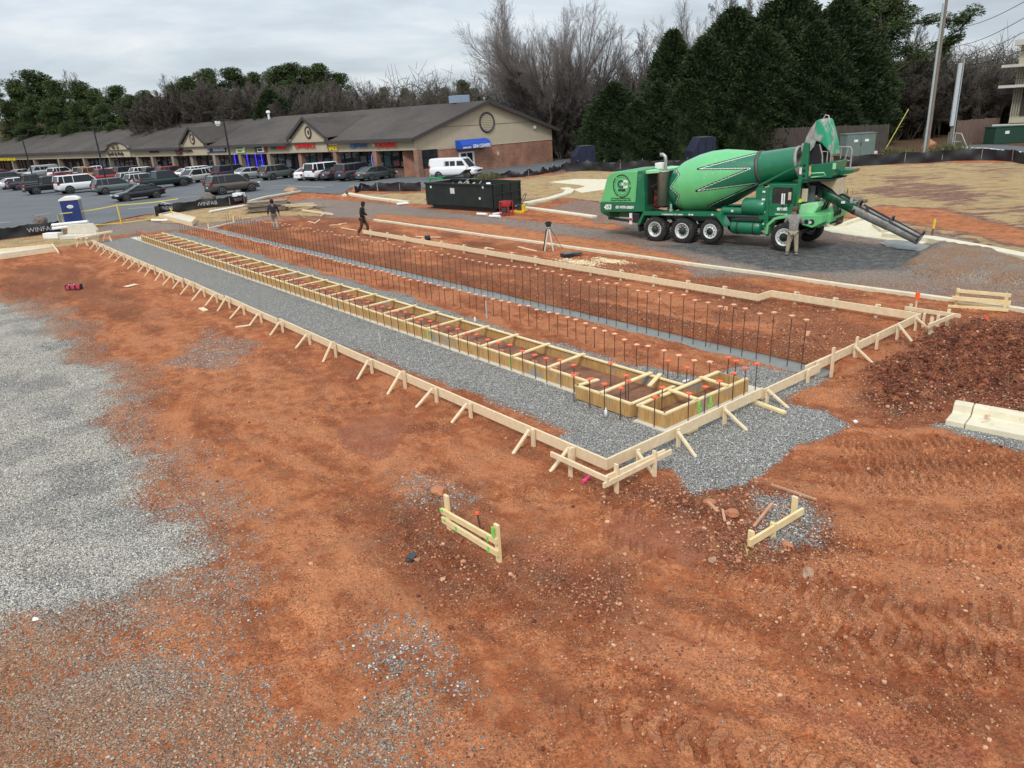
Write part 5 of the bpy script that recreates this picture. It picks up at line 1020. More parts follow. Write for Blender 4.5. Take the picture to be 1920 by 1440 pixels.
sign('pale lime backlit panel sign above the blue neon window', [('Dental', -.8, .02, .36, 1.6, mexg), ('Care', -.45, -.34, .26, .9, mexg)], 29.6, 3.5, [(0,0,2.0,.95,ylw)])
sign('green white and red tricolour panel sign', [('EL TACO', -.5, .0, .3, 1.0, dkl), ('TIENDA', -.45, -.34, .25, .9, dkl)], 25.5, 3.5, [(-.95,0,.45,.95,mexg),(0,0,1.45,.95,white_p),(.95,0,.45,.95,mexr)])
sign('teal and red lettered sign right of the tricolour panel', [('Deli', -1.5, -.15, .5, 1.0, mat('teal_letters', (.05,.20,.20), .6)), ('WINGS', -.3, -.18, .45, 1.7, redl)], 21.9, 3.45)
sign('wide red capital letters under the second small gable', [('LAWRENCE', -1.9, -.25, .52, 3.8, redl)], 16.6, 3.6, None, .4)
for s_ in bpy.data.objects:
    pass
sign('stacked yellow two-word sign right of the second small gable', [('THAI', -.75, .1, .42, 1.6, yell), ('SPICE', -.65, -.5, .42, 1.5, yell)], 12.3, 3.5)
sign('blue oval logo and blue script sign on the fascia', [('Florist', -.1, -.25, .5, 1.8, bluel)], 8.4, 3.5, [(-.7,.0,.85,.62,bluel)])
sign('red capital letter sign nearest the gabled corner', [('CATALINAS', -1.5, -.25, .52, 3.1, redl)], 3.9, 3.42, [(-1.9,.0,.35,.32,mat('cream_dot', (.7,.6,.5), .6))])
# awning
awb = mat('royal_blue_awning', (.012,.075,.42), .6, vs_=3, var=.12)
rt = empty('awning', VP(7.3,2.5), 0, 'royal blue curved awning with white dry-cleaner lettering over the side door', 'awning')
mb = MB(); prof = [(0,.95),(.35,.93),(.68,.80),(.90,.58),(1.0,.36),(1.0,0)]
vs = []; 
for v in (5.3,9.35): vs += [VP(v,2.45+z,o) for o, z in prof]+[VP(v,2.45,.0)]
n = 7; mb.add(vs, [(k, k+1, n+k+1, n+k) for k in range(n-1)]+[tuple(range(n)), tuple(range(n,2*n))]); mb.build('canopy', awb, rt, world=True)
text('lettering', 'GINA CLEANERS', .50, VP(6.75,2.50,1.02), BV, (0,0,1), white_t, rt, .02, .012, 2.45); text('lettering', 'DROP & PICK', .26, VP(5.38,2.50,1.02), BV, (0,0,1), white_t, rt, .02, .006, 1.15)
# building behind on the right, brown roof with vents
rt = empty('rear_building', D(985,240,112), 0, 'dark-roofed building partly hidden behind the strip gable', 'building'); q = [D(925,195,112), D(1000,204,112), D(1050,243,112), D(930,243,112)]
rt.location = Vector((q[3].x, 112, 0)); bw = mat('dim_rear_wall', (.09,.085,.08), .9); dk_r = mat('dark_rear_roof', (.04,.036,.034), .95, vs_=2)
mb = MB(); a = D(905,214,112); b = D(1045,236,112); mb.box((a.x/2+b.x/2, 118, 3.), (b.x-a.x, 12, 6.0)); mb.build('wall', bw, rt, world=True)
c = D(925,192,118); d = D(985,196,118); mb = MB(); mb.add([Vector((a.x-1,111.5,6.0)), Vector((b.x+1,111.5,5.6)), Vector((d.x+3,118,9.2)), Vector((c.x,118,9.4)), Vector((a.x-1,124.5,6.0)), Vector((b.x+1,124.5,6.0))], [(0,1,2,3),(3,2,5,4),(0,3,4),(1,5,2)]); mb.build('roof', dk_r, rt, world=True)
for px, py, sz in ((951,182,1.3),(905,186,.4),(980,187,.4)): mb = MB(); mb.box(D(px,py,117), (sz*1.6,.8,sz)); mb.build('roof_vent', white_p, rt, world=True)
p = D(996,216,111); mb = MB(); mb.tube([p-Vector((0,0,1.5)), p+Vector((0,0,.9))], .3, 10); mb.lathe(p+Vector((0,0,.9)), (0,0,1), [(0,.5),(.5,.5),(.6,.2)], 10); mb.build('flue', darkst, rt, world=True)
mb = MB(); mb.box(D(1052,262,104)-Vector((0,0,1.5)), (1.6,1.2,5.4)); o = mb.build('block_wall', mat('grey_block', (.28,.27,.25), .9), label='pale grey block pier at the rear corner of the shopping strip', cat='wall')
# lamp posts in the car park
lampm = mat('black_lamp_metal', (.015,.015,.016), .5)
lp = empty('lamp_post', G(444,362), R(35), 'black twin-arm car park lamp post nearest the camera', 'lamp post')
hgt = 6.9
MB().tube([(0,0,0),(0,0,hgt)], [.11,.075], 10).build('pole', lampm, lp); MB().lathe((0,0,0), (0,0,1), [(0,.28),(.7,.28),(.72,.0)], 14).build('base', concrete, lp)
for sx in (-1,1): MB().tube([(0,0,hgt-.1),(sx*.6,0,hgt-.15),(sx*.95,0,hgt+.15),(sx*1.05,0,hgt+.55)], .05, 8).build('arm', lampm, lp); MB().prism([(0,0),(.75,0),(.75,.10),(.1,.2),(0,.16)], (sx*.95-(.0 if sx>0 else 0),-.17,hgt+.55), (sx,0,0), (0,0,1), (0,1,0), .34).build('lamp_head', lampm, lp)
dup(lp, G(202,352), R(30), 'black twin-arm lamp post standing behind the red pickup', sc=1.05); dup(lp, G(64,341), R(25), 'black twin-arm lamp post at the far left between parked vehicles', sc=1.02)
mb = MB(); mb.box(G(444,362)+Vector((0,-.1,.75)), (.5,.5,.5)); mb.build('lamp_wrap', yel, label='yellow wrapped bundle on the base of the nearest lamp post', cat='wrap', bevel=.08)
# planting islands by the shops
hedge_m = mat('winter_lawn', (.06,.085,.03), .95, vs_=5, bump=1, bs=8, col2=(.12,.11,.05))
slab('planting_island', [G(*p) for p in ((92,341),(118,338),(112,344),(90,346))], .2, 'narrow grass planting island between the parked vehicles', 'island', hedge_m)
# ================================================================== PARKED VEHICLES
tyre_m = mat('tyre_rubber', (.02,.02,.021), .9, var=.2, vs_=20, bump=.4, wear=((.10,.075,.055), 4, .54)); rim_m = mat('alloy_rim', (.50,.50,.50), .3, .8, var=.1); tail_m = mat('tail_lamp_red', (.28,.01,.012), .25); head_m = mat('headlamp_clear', (.6,.62,.63), .1); carglass = mat('tinted_car_glass', (.022,.026,.030), .12, spec=.35); grille_m = mat('black_grille', (.012,.012,.012), .6); plate_m = mat('licence_plate', (.55,.57,.6), .5)
def carpaint(n, c, met=.25): return mat('paint_'+n, c, .28, met, var=.03, coat=.6, spec=.5)
TYPES = {                                                          # body: x, zlow, zhood/deck, halfwidth ; cab: x bottom, x top, zroof
 'sedan': dict(L=4.8, W=.90, body=[(-2.4,.42,.78,.72),(-2.32,.28,.98,.83),(-1.9,.24,1.02,.89),(-1.3,.22,.98,.90),(0,.22,.93,.90),(.9,.22,.95,.90),(1.5,.24,.88,.89),(2.1,.26,.74,.84),(2.36,.32,.62,.72)], cab=[(-2.0,1.00,-1.25,1.40),(1.35,.90,.35,1.42)], wb=(-1.42,1.42), r=.33),
 'coupe': dict(L=4.7, W=.90, body=[(-2.35,.42,.80,.72),(-2.25,.28,1.0,.83),(-1.8,.24,1.03,.89),(-1.2,.22,.96,.90),(0,.22,.90,.90),(.9,.22,.92,.90),(1.5,.24,.86,.89),(2.1,.26,.74,.84),(2.33,.32,.62,.72)], cab=[(-2.05,1.0,-.95,1.33),(1.2,.88,.15,1.36)], wb=(-1.38,1.42), r=.34),
 'suv': dict(L=4.7, W=.93, body=[(-2.3,.45,.95,.80),(-2.26,.32,1.05,.88),(-1.9,.28,1.08,.92),(-1.2,.27,1.06,.93),(0,.27,1.04,.93),(.9,.27,1.07,.93),(1.5,.29,1.02,.92),(2.1,.32,.92,.87),(2.34,.40,.78,.75)], cab=[(-2.28,1.04,-1.95,1.68),(1.35,1.03,.45,1.68)], wb=(-1.38,1.42), r=.37),
 'bigsuv': dict(L=5.3, W=1.0, body=[(-2.62,.5,1.1,.92),(-2.60,.36,1.15,.97),(-2.2,.32,1.18,1.0),(-1.2,.30,1.18,1.0),(0,.3,1.16,1.0),(1.1,.3,1.17,1.0),(1.7,.32,1.14,.99),(2.4,.36,1.08,.96),(2.6,.45,.95,.88)], cab=[(-2.6,1.16,-2.42,1.90),(1.35,1.15,.65,1.90)], wb=(-1.6,1.55), r=.41),
 'van': dict(L=5.6, W=1.0, body=[(-2.8,.5,1.25,.94),(-2.78,.36,1.3,.98),(-2.2,.32,1.32,1.0),(-1.2,.30,1.32,1.0),(0,.3,1.32,1.0),(1.3,.3,1.30,1.0),(1.9,.32,1.18,.99),(2.6,.36,1.06,.96),(2.8,.45,.92,.88)], cab=[(-2.78,1.3,-2.65,2.15),(1.95,1.18,1.2,2.15)], wb=(-1.7,1.75), r=.39),
 'pickup': dict(L=5.8, W=1.0, body=[(-2.9,.55,1.05,.93),(-2.88,.42,1.12,.97),(-2.2,.38,1.14,1.0),(-1.2,.36,1.14,1.0),(0,.34,1.12,1.0),(1.2,.34,1.13,1.0),(1.8,.36,1.12,.99),(2.6,.40,1.05,.95),(2.86,.5,.92,.85)], cab=[(-1.05,1.12,-.9,1.88),(1.45,1.11,.7,1.88)], wb=(-1.85,1.85), r=.42),
}
PROTO = {}
def car_proto(tp):
    T = TYPES[tp]; root = empty(tp, (0,0,0)); mp = mat('body_default', (.5,.5,.5), .3)
    st = T['body']; mb = MB(); vs = []; 
    def ring(x, zl, zt, w):
        zm = zl+(zt-zl)*.45
        h = [(w*.55,zl),(w*.92,zl+.04),(w*1.0,zm),(w*.985,zt-.12),(w*.90,zt-.015),(w*.45,zt+.02)]
        return [(x,-y,z) for y, z in h]+[(x,y,z) for y, z in h[::-1]]
    for s in st: vs += ring(*s)
    n = 12; m_ = len(st); fs = [(i*n+k, i*n+(k+1)%n, (i+1)*n+(k+1)%n, (i+1)*n+k) for i in range(m_-1) for k in range(n)]+[tuple(range(n)), tuple(range((m_-1)*n, m_*n))]
    mb.add(vs, fs, 0, True); body = mb.build('body', mp, root, sub=1)
    # greenhouse
    (xb, zb, xbt, zr), (xf, zf, xft, zrf) = T['cab']; w0 = T['W']*.90; w1 = T['W']*.74 if tp not in ('van','bigsuv') else T['W']*.82
    Q = [(xb,-w0,zb-.03),(xf,-w0,zf-.03),(xf,w0,zf-.03),(xb,w0,zb-.03),(xbt,-w1,zr-.05),(xft,-w1,zrf-.05),(xft,w1,zrf-.05),(xbt,w1,zr-.05)]
    g = MB(); g.hexa([Vector(q) for q in Q]); gl = g.build('windows', carglass if tp != 'van' else mp, root, bevel=.03)
    r = MB(); r.hexa([Vector((Q[k][0]+(.04 if k in (4,7) else -.04)*-1*(1 if k<8 else 1), Q[k][1], Q[k][2]-.0)) for k in (4,5,6,7)]+[Vector((Q[k][0]+(.18 if k in (4,7) else -.18), Q[k][1]*.88, Q[k][2]+.07)) for k in (4,5,6,7)]); r.build('roof', mp, root, bevel=.02)
    pl = MB()
    for sgn in (-1,1):
        for (a, b) in ((0,4),(1,5)):
            A_, B_ = Vector(Q[a]), Vector(Q[b]); A_.y = sgn*abs(A_.y); B_.y = sgn*abs(B_.y); pl.beam(A_, B_, .09, .09, upv=(0,1,0))
        xm = (xbt+xft)/2; 
        ks = [xm] if tp in ('coupe',) else ([xm-.15, xbt+.45] if tp in ('suv','bigsuv') else [xm-.1])
        for x in ks: pl.beam((x-.02,sgn*w0,zb), (x,sgn*w1,zr-.04), .06, .09, upv=(0,1,0))
    pl.build('pillars', mp, root)
    if tp == 'van':
        for sgn in (-1,1):
            for x0, x1 in ((-.95,-.35),(-.25,.35),(.55,1.25)):
                t = lambda x, k: (x, sgn*(w0+(w1-w0)*k+.012), 1.3+(2.12-1.3)*k)
                MB().add([t(x0,.08), t(x1+(.25 if x1>1 else 0),.08), t(x1-(.05 if x1>1 else 0),.68), t(x0,.68)], [(0,1,2,3)]).build('side_window', carglass, root)
        MB().add([(1.975,-.82,1.22),(1.975,.82,1.22),(1.27,.76,2.02),(1.27,-.76,2.02)], [(0,1,2,3)]).build('windscreen', carglass, root)
    # trim, wheels
    for x in T['wb']:
        for sgn in (-1,1): MB().tube([(x,sgn*(T['W']-.24),T['r']+.02),(x,sgn*(T['W']+.004),T['r']+.02)], T['r']+.055, 20).build('wheel_arch', grille_m, root)
    xr, xf2 = st[0][0], st[-1][0]; hw = st[-1][3]
    for x in T['wb']:
        for sgn in (-1,1):
            w = MB(); w.tube([(0,-.11,0),(0,-.09,0),(0,.09,0),(0,.11,0)], [T['r']-.05,T['r'],T['r'],T['r']-.05], 20); wo = w.build('wheel', tyre_m, root); wo.location = (x, sgn*(T['W']-.085), T['r'])
            q = MB(); q.lathe((0,sgn*.085,0), (0,sgn,0), [(0,T['r']*.66),(.03,T['r']*.62),(.01,T['r']*.5),(.02,.05),(.035,.0)], 16); q.build('rim', rim_m, wo)
            s5 = MB(); 
            for k in range(5): a = k*2*math.pi/5+.3; s5.beam((math.cos(a)*T['r']*.30,sgn*.105,math.sin(a)*T['r']*.30), (math.cos(a)*T['r']*.52,sgn*.105,math.sin(a)*T['r']*.52), .055, .012, upv=(0,1,0))
            s5.build('rim_slots', grille_m, wo)
    zt = st[0][2]; 
    for sgn in (-1,1):
        MB().box((xr+.05,sgn*(st[1][3]-.10),zt-.06+(.12 if tp in ('suv','bigsuv','van','pickup') else 0)), (.16,.24,.20 if tp in ('sedan','coupe') else .34)).build('tail_light', tail_m, root, bevel=.02)
        MB().box((xf2-.12,sgn*(hw-.02),st[-1][2]-.02), (.28,.26,.14)).build('headlight', head_m, root, bevel=.03)
        MB().box((xft+.55,sgn*(T['W']+.07),zf+.06), (.12,.2,.14)).build('mirror', mp, root, bevel=.03)
    MB().box((xf2-.01,0,st[-1][2]-.16), (.06,hw*1.15,.2)).build('grille', grille_m, root); MB().box((xf2-.02,0,.40), (.08,hw*1.5,.16)).build('bumper', grille_m if tp != 'van' else darkst, root, bevel=.02)
    MB().box((xr+.005,0,.42), (.07,st[0][3]*1.7,.18)).build('rear_bumper', grille_m if tp in ('suv','pickup','bigsuv') else mp, root, bevel=.02); MB().box((xr-.02,0,.70), (.03,.30,.15)).build('plate', plate_m, root)
    if tp in ('suv','bigsuv','sedan','coupe','pickup'):
        k = .25 if tp in ('suv','bigsuv') else .2; a, b = Vector(Q[0]), Vector(Q[4])
    if tp == 'pickup':
        MB().add([(-2.8,-.86,1.165),(-1.2,-.86,1.165),(-1.2,.86,1.165),(-2.8,.86,1.165)], [(0,1,2,3)]).build('load_bed', grille_m, root)
    if tp == 'bigsuv': 
        for sgn in (-1,1): MB().box((0,sgn*(T['W']+.03),.36), (2.2,.14,.06)).build('side_step', grille_m, root)
    return root
FN = math.atan2(-BN.y, -BN.x)                                      # heading towards the shops
def paint_car(root, m_):
    for ch in root.children:
        if ch.name.split('.')[0] in ('body','roof','pillars','mirror') or (ch.name.startswith('rear_bumper') and ch.data.materials[0].name == 'body_default') or (ch.name.startswith('windows') and ch.data.materials[0].name == 'body_default'):
            ch.material_slots[0].link = 'OBJECT'; ch.material_slots[0].material = m_
KIND = {'sedan':'sedan','coupe':'car','suv':'car','bigsuv':'car','van':'van','pickup':'pickup truck'}
NAME = {'sedan':'parked_sedan','coupe':'parked_coupe','suv':'parked_suv','bigsuv':'parked_suv','van':'parked_van','pickup':'pickup_truck'}
def basey(px): return 285.4-.0616*(px+214)+5.77*(18.9-.01193*(783-px))
def car(tp, px, py, rz, paint, label, sc=1.):
    py = max(py, basey(px)+4.2) if px < 760 else py
    if tp not in PROTO: PROTO[tp] = car_proto(tp); r = PROTO[tp]; r.location = G(px,py); r.rotation_euler = (0,0,rz); r.scale = (sc,)*3; first = True
    else: r = dup(PROTO[tp], G(px,py), rz, None, None, sc)
    r.name = NAME[tp]; r['label'] = label; r['category'] = KIND[tp]; r['group'] = 'vehicles parked in front of the shops'; paint_car(r, paint); return r
wht = carpaint('white', (.82,.83,.83), 0); slv = carpaint('silver', (.56,.58,.58), .35); blk_c = carpaint('black', (.012,.013,.015), .1); dgr = carpaint('dark_grey', (.055,.06,.065)); grn = carpaint('sage_grey', (.14,.17,.165)); dgreen = carpaint('dark_green', (.012,.035,.035)); bro = carpaint('taupe_brown', (.115,.095,.08), .4); redc = carpaint('red', (.36,.01,.02), .1); cham = carpaint('champagne', (.60,.59,.53), .3); navc = carpaint('navy', (.03,.035,.06)); org_c = carpaint('orange', (.60,.20,.03), .1); purp = carpaint('plum_grey', (.09,.085,.105), .4); gmet = carpaint('green_grey', (.085,.11,.10), .4)
A0 = FN
car('sedan', 707,334.5, A0, gmet, 'green-grey sedan at the right end of the shopfront row'); car('bigsuv', 672,332, A0, purp, 'plum-grey minivan-like vehicle beside the green-grey sedan', .95)
car('coupe', 640,334, A0, dgr, 'dark grey low car squeezed between the white and the plum vehicles'); car('bigsuv', 616,330, A0, wht, 'tall white SUV with black windows second bay from centre right'); car('sedan', 590,331, A0, wht, 'white sedan hidden partly by the tall white SUV', .98)
car('suv', 524,331, A0, grn, 'sage grey SUV standing alone right of the silver sedan'); car('sedan', 474,330, A0, slv, 'silver sedan parked behind the nearest lamp post'); car('bigsuv', 440,327, A0, navc, 'dark navy SUV tail beside the silver sedan', .93)
car('suv', 410,325, A0, slv, 'silver hatchback-like car left of the navy SUV', .93); car('sedan', 397,326, A0, slv, 'pale silver sedan sandwiched next to the silver hatchback', .95); car('suv', 382,323, A0, wht, 'white SUV behind the champagne front-facing car', .97); car('sedan', 361,322, A0, wht, 'white sedan just right of the red SUV', .97)
car('suv', 327,320, A0, redc, 'bright red SUV in the shopfront row'); car('suv', 298,321, A0, blk_c, 'black SUV left of the bright red SUV', .93); car('suv', 276,320, A0, wht, 'small white SUV left of the black one', .95); car('bigsuv', 250,319, A0, dgr, 'charcoal SUV at the left end of the group near the arched sign', .92)
A1 = FN+math.pi
car('suv', 364,343, A1+.25, cham, 'champagne car facing the camera in the driving aisle', .97)
car('pickup', 309,352, A0-.05, dgreen, 'dark green crew-cab pickup truck in the middle row', 1.03); car('suv', 256,346, A0-.05, cham, 'pale beige car tail peeking out left of the dark green pickup', .95); car('suv', 272,349, A0, slv, 'silver car half hidden behind the dark green pickup bed', .93)
car('suv', 219,362, A0-.08, grn, 'grey-green crossover with tall tail lamps behind the black coupe'); car('bigsuv', 158,360, A0-.08, wht, 'long white SUV behind the blue toilet', 1.08); car('pickup', 99,361, A0-.1, blk_c, 'black pickup truck in the left group', 1.02); car('pickup', 62,354, A0-.1, dgr, 'dark grey pickup truck behind the black one', .98)
car('sedan', 36,353, A0-.08, wht, 'white sedan at the left with dark tail lamp', 1.03); car('suv', 24,342, A0-.08, dgr, 'dark car behind the white sedan at the left edge', .97)
car('pickup', 199,343, A0-.05, redc, 'red pickup truck behind the middle lamp post', 1.02); car('pickup', 167,337, A0, org_c, 'orange pickup truck with white bed behind the red pickup', .97); car('coupe', 125,338, A0, redc, 'dark red car left of the orange pickup', .98)
car('van', 80,328, A1+.1, slv, 'silver van facing the camera at the far left', .95); car('suv', 118,327, A0+.35, wht, 'white crossover with its tail toward the camera near the far left', 1.0); car('pickup', 155,325, A0+.35, cham, 'off-white pickup in front of the dark pub windows', .9); car('sedan', 205,331, A1+.15, wht, 'white sports sedan facing out behind the red pickup', 1.02)
car('sedan', 44,331, A0+.35, cham, 'small beige sedan at the foot of the leftmost lamp post'); car('suv', 4,334, A0, redc, 'red car cut by the left edge of the view', .95); car('pickup', 183,331, A1-.4, wht, 'white pickup cab behind the orange pickup', .95)
car('coupe', 262,374, A1-.10, blk_c, 'glossy black coupe nearest the camera with its headlamp to the left', 1.0); car('suv', 438,362, A0-.12, bro, 'taupe brown SUV parked nearest the silt fence', 1.08)
v = car('van', 856,334, R(-22), wht, 'white cargo van beside the brick end wall', .92); v['group'] = 'vans'
del v['group']
# ================================================================== MIXER TRUCK
# local frame: +x forward, -y is the side seen, z up; x=0 at the rearmost axle, y=0 on the seen wheel faces' plane
TO = Vector((6.7993, 32.9050, 0)); TD = Vector((.73411, -.67903, 0)); TA = math.atan2(TD.y, TD.x)
# -y in local = right of heading = towards the camera, so put local y=0 on the near wheel faces and the body at +y
tk = empty('mixer_truck', TO, TA, 'large green front-discharge concrete mixer truck with lime zigzag drum and extended chute', 'mixer truck')
grn_t = mat('truck_green', (.005,.150,.068), .34, 0, var=.1, vs_=1.5, coat=.35, wear=((.10,.20,.14), 3.2, .60)); lime = mat('truck_lime', (.13,.50,.19), .36, 0, var=.06, vs_=1.5, coat=.35, wear=((.22,.50,.26), 2.6, .60)); tdk = mat('truck_dark_frame', (.012,.03,.02), .6); mudst = mat('cement_splashed_steel', (.33,.32,.30), .75, .1, vs_=5, var=.3, bump=.4, bs=20); limew = mat('lime_dusty', (.30,.66,.34), .6, vs_=6, var=.1)
hopw = mat('hood_green_cement', (.02,.32,.16), .5, vs_=4, wear=((.36,.36,.33), 2.4, .50)); tw_ = mat('truck_white', (.75,.76,.74), .5); chr_ = mat('exhaust_steel', (.42,.41,.38), .4, .7, vs_=8, var=.15)
def tb(nm, c, d, m_=grn_t, bv=0., par=None, rz=0): return MB().box(c, d, rz).build(nm, m_, par or tk, bevel=bv)
W_ = 2.9
# wheels
def wheel(x, y, r, w, outer, zc=None, kind=0):
    z = zc or r; mb = MB(); n = 36; prof = [(-w/2,r*.60),(-w/2,r*.92),(-w/2+.04,r*.985),(-w*.18,r),(w*.18,r),(w/2-.04,r*.985),(w/2,r*.92),(w/2,r*.60)]
    mb.lathe((0,0,0), (0,1,0), prof, n); o = mb.build('wheel', tyre_m, tk); o.location = (x, y, z)
    if r > .5 and kind == 0:
        t = MB()
        for k in range(26):
            a = 2*math.pi*k/26
            for s_ in (-1,1):
                aa = a+(.12 if s_ > 0 else 0); c = Vector((math.cos(aa)*(r+.004), s_*w*.27, math.sin(aa)*(r+.004))); X = Vector((-math.sin(aa),0,math.cos(aa))); Z = Vector((math.cos(aa),0,math.sin(aa))); Y = Vector((0,1,0)); X2 = (X*.9+Y*.45*s_).normalized(); Y2 = Z.cross(X2)
                t.box(c, (.05,w*.46,.035), ax=(X2,Y2,Z))
        t.build('tread', tyre_m, o)
    sg = -1 if outer else 1; rr_ = r*.56
    q = MB(); 
    if kind == 0: q.lathe((0,sg*w*.5,0), (0,sg,0), [(.0,rr_*1.10),(.015,rr_*1.08),(.0,rr_*.98),(-.10,rr_*.90),(-.12,rr_*.55),(-.06,rr_*.5)], 28)
    else: q.lathe((0,sg*w*.5,0), (0,sg,0), [(.0,rr_*1.12),(.02,rr_*1.08),(.0,rr_*1.0),(-.03,rr_*.9),(.03,rr_*.55)], 28)
    q.build('rim', mat('white_rim', (.66,.66,.64), .4, .2, var=.06), o)
    h = MB(); h.lathe((0,sg*w*.5,0), (0,sg,0), [(-.06 if kind == 0 else .03,rr_*.54),(-.0,rr_*.45),(.05,rr_*.36),(.06,.0)], 20)
    for k in range(10): a = k*math.pi/5; h.tube([(math.cos(a)*rr_*(.62 if kind==0 else .74),sg*(w*.5-(.12 if kind==0 else .01)),math.sin(a)*rr_*(.62 if kind==0 else .74)),(math.cos(a)*rr_*(.62 if kind==0 else .74),sg*(w*.5-(.05 if kind==0 else -.02)),math.sin(a)*rr_*(.62 if kind==0 else .74))], .022, 6)
    h.build('hub', tdk, o); return o
for y, outer in ((.22,True),(W_-.22,False)):
    wheel(0, y, .545, .42, outer); wheel(1.36, y, .55, .42, outer)
    wheel(2.68, y-.02 if outer else y, .50, .32, outer, .60, 1); wheel(5.88, y, .56, .42, outer, .55, 1)
# chassis and fenders
tb('chassis', (2.4,W_/2,.98), (8.6,.9,.28), tdk, .02); tb('axle', (0,W_/2,.55), (.16,W_-.6,.16), tdk); tb('axle', (1.36,W_/2,.55), (.16,W_-.6,.16), tdk); tb('axle', (5.88,W_/2,.52), (.16,W_-.6,.16), tdk)
for y0 in (.0, W_-.5):
    MB().prism([(-.92,.72),(-.60,1.30),(3.02,1.40),(3.45,.84),(3.30,.82),(2.95,1.24),(-.55,1.14),(-.78,.70)], (0,y0,0), (1,0,0), (0,0,1), (0,1,0), .5).build('rear_fender', grn_t, tk, bevel=.012)
MB().prism([(-.92,.74),(-.86,.38),(-.80,.38),(-.84,.74)], (0,.05,0), (1,0,0), (0,0,1), (0,1,0), .42).build('mud_flap', black_m, tk)
text('web_text', 'ernstconcrete.com', .11, (.35,-.012,1.20), (1,0,.028), (0,0,1), white_t, None, .006, .003, 1.05).parent = tk
for x in (1.72,1.85,2.78): tb('decal', (x,-.008,1.27 if x < 2 else 1.31), (.09,.01,.06), tw_)
# engine hood at the rear
hp = [(-3.02,1.63),(-2.84,2.12),(-2.70,2.58),(-2.60,2.78),(-2.43,2.94),(-2.17,3.01),(-.99,3.05),(-1.11,1.66)]
MB().prism(hp, (0,.16,0), (1,0,0), (0,0,1), (0,1,0), W_-.34).build('hood_lime', lime, tk, bevel=.03)
MB().prism([(-1.11,1.64),(-.97,3.06),(-.66,3.06),(-.60,1.68),(-.60,1.28),(-3.02,1.18),(-3.03,1.63)], (0,.13,0), (1,0,0), (0,0,1), (0,1,0), W_-.28).build('hood_green', grn_t, tk, bevel=.02)
MB().prism([(-.8,2.9),(.02,2.96),(.02,3.06),(-.8,3.06)], (0,.3,0), (1,0,0), (0,0,1), (0,1,0), W_-.62).build('hood_roof', limew, tk, bevel=.01)
def ring2(cx, cz, r, w, m_, nm, a0=0, a1=2*math.pi):
    A_ = np.linspace(a0, a1, 40); mb = MB(); vs = [(cx+math.cos(a)*(r-w/2)*.93,.148,cz+math.sin(a)*(r-w/2)) for a in A_]+[(cx+math.cos(a)*(r+w/2)*.93,.148,cz+math.sin(a)*(r+w/2)) for a in A_]; n = 40
    mb.add(vs, [(k,k+1,n+k+1,n+k) for k in range(n-1)]); return mb.build(nm, m_, tk)
lx, lz = -1.83, 2.38
ring2(lx, lz, .49, .05, tdk, 'emblem_ring', .15, 2.2); ring2(lx, lz, .49, .05, tdk, 'emblem_ring', 2.35, 4.3); ring2(lx, lz, .49, .05, tdk, 'emblem_ring', 4.4, 6.2); ring2(lx, lz, .40, .012, tdk, 'emblem_ring')
for a in (2.8,3.5,6.1): MB().prism([(-.06,0),(.06,0),(0,.09)], (lx+.46*math.cos(a),.150,lz+.49*math.sin(a)), (1,0,0), (0,0,1), (0,-1,0), .004).build('emblem_leaf', grn_t, tk)
text('emblem_letter', 'C', .44, (lx-.24,.146,lz-.06), (1,0,0), (0,0,1), grn_t, None, .006, .03).parent = tk; text('emblem_letter', 'C', .44, (lx-.01,.146,lz-.06), (1,0,0), (0,0,1), tw_, None, .006, .03).parent = tk
text('emblem_word', 'ernst', .17, (lx-.20,.146,lz-.22), (1,0,0), (0,0,1), tdk, None, .006, .012, .40).parent = tk
text('slogan', 'An American Family Owned &', .085, (-2.42,.146,1.80), (1,0,.02), (0,0,1), tdk, None, .004, .002, 1.05).parent = tk; text('slogan', 'Operated Company Since 1944', .085, (-2.45,.146,1.71), (1,0,.02), (0,0,1), tdk, None, .004, .002, 1.10).parent = tk
text('fleet_number', '453', .30, (-2.80,.115,1.32), (1,0,.02), (0,0,1), tw_, None, .006, .014, .42, shear=.1).parent = tk; text('slogan', 'GO WITH GREEN', .16, (-2.15,.115,1.38), (1,0,.02), (0,0,1), tw_, None, .006, .008, 1.0, shear=.3).parent = tk
# rear underframe and boosters
tb('rear_frame', (-2.0,W_/2,1.05), (1.7,1.7,.26), grn_t, .03); MB().prism([(-3.35,1.08),(-2.9,1.20),(-2.2,1.15),(-2.3,.90),(-2.8,.86)], (0,.6,0), (1,0,0), (0,0,1), (0,1,0), 1.7).build('rear_bumper', grn_t, tk); tb('battery_box', (-1.05,.35,.98), (.34,.5,.42), blk, .03); tb('warning_board', (-1.28,.05,.95), (.14,.05,.5), tw_, .01); tb('warning_board', (-1.28,.02,.93), (.145,.02,.10), redp)
MB().beam((-2.8,.5,.85), (-1.2,.5,.75), .12, .10).beam((-2.8,W_-.5,.85), (-1.2,W_-.5,.75), .12, .10).build('trailing_arm', tdk, tk)
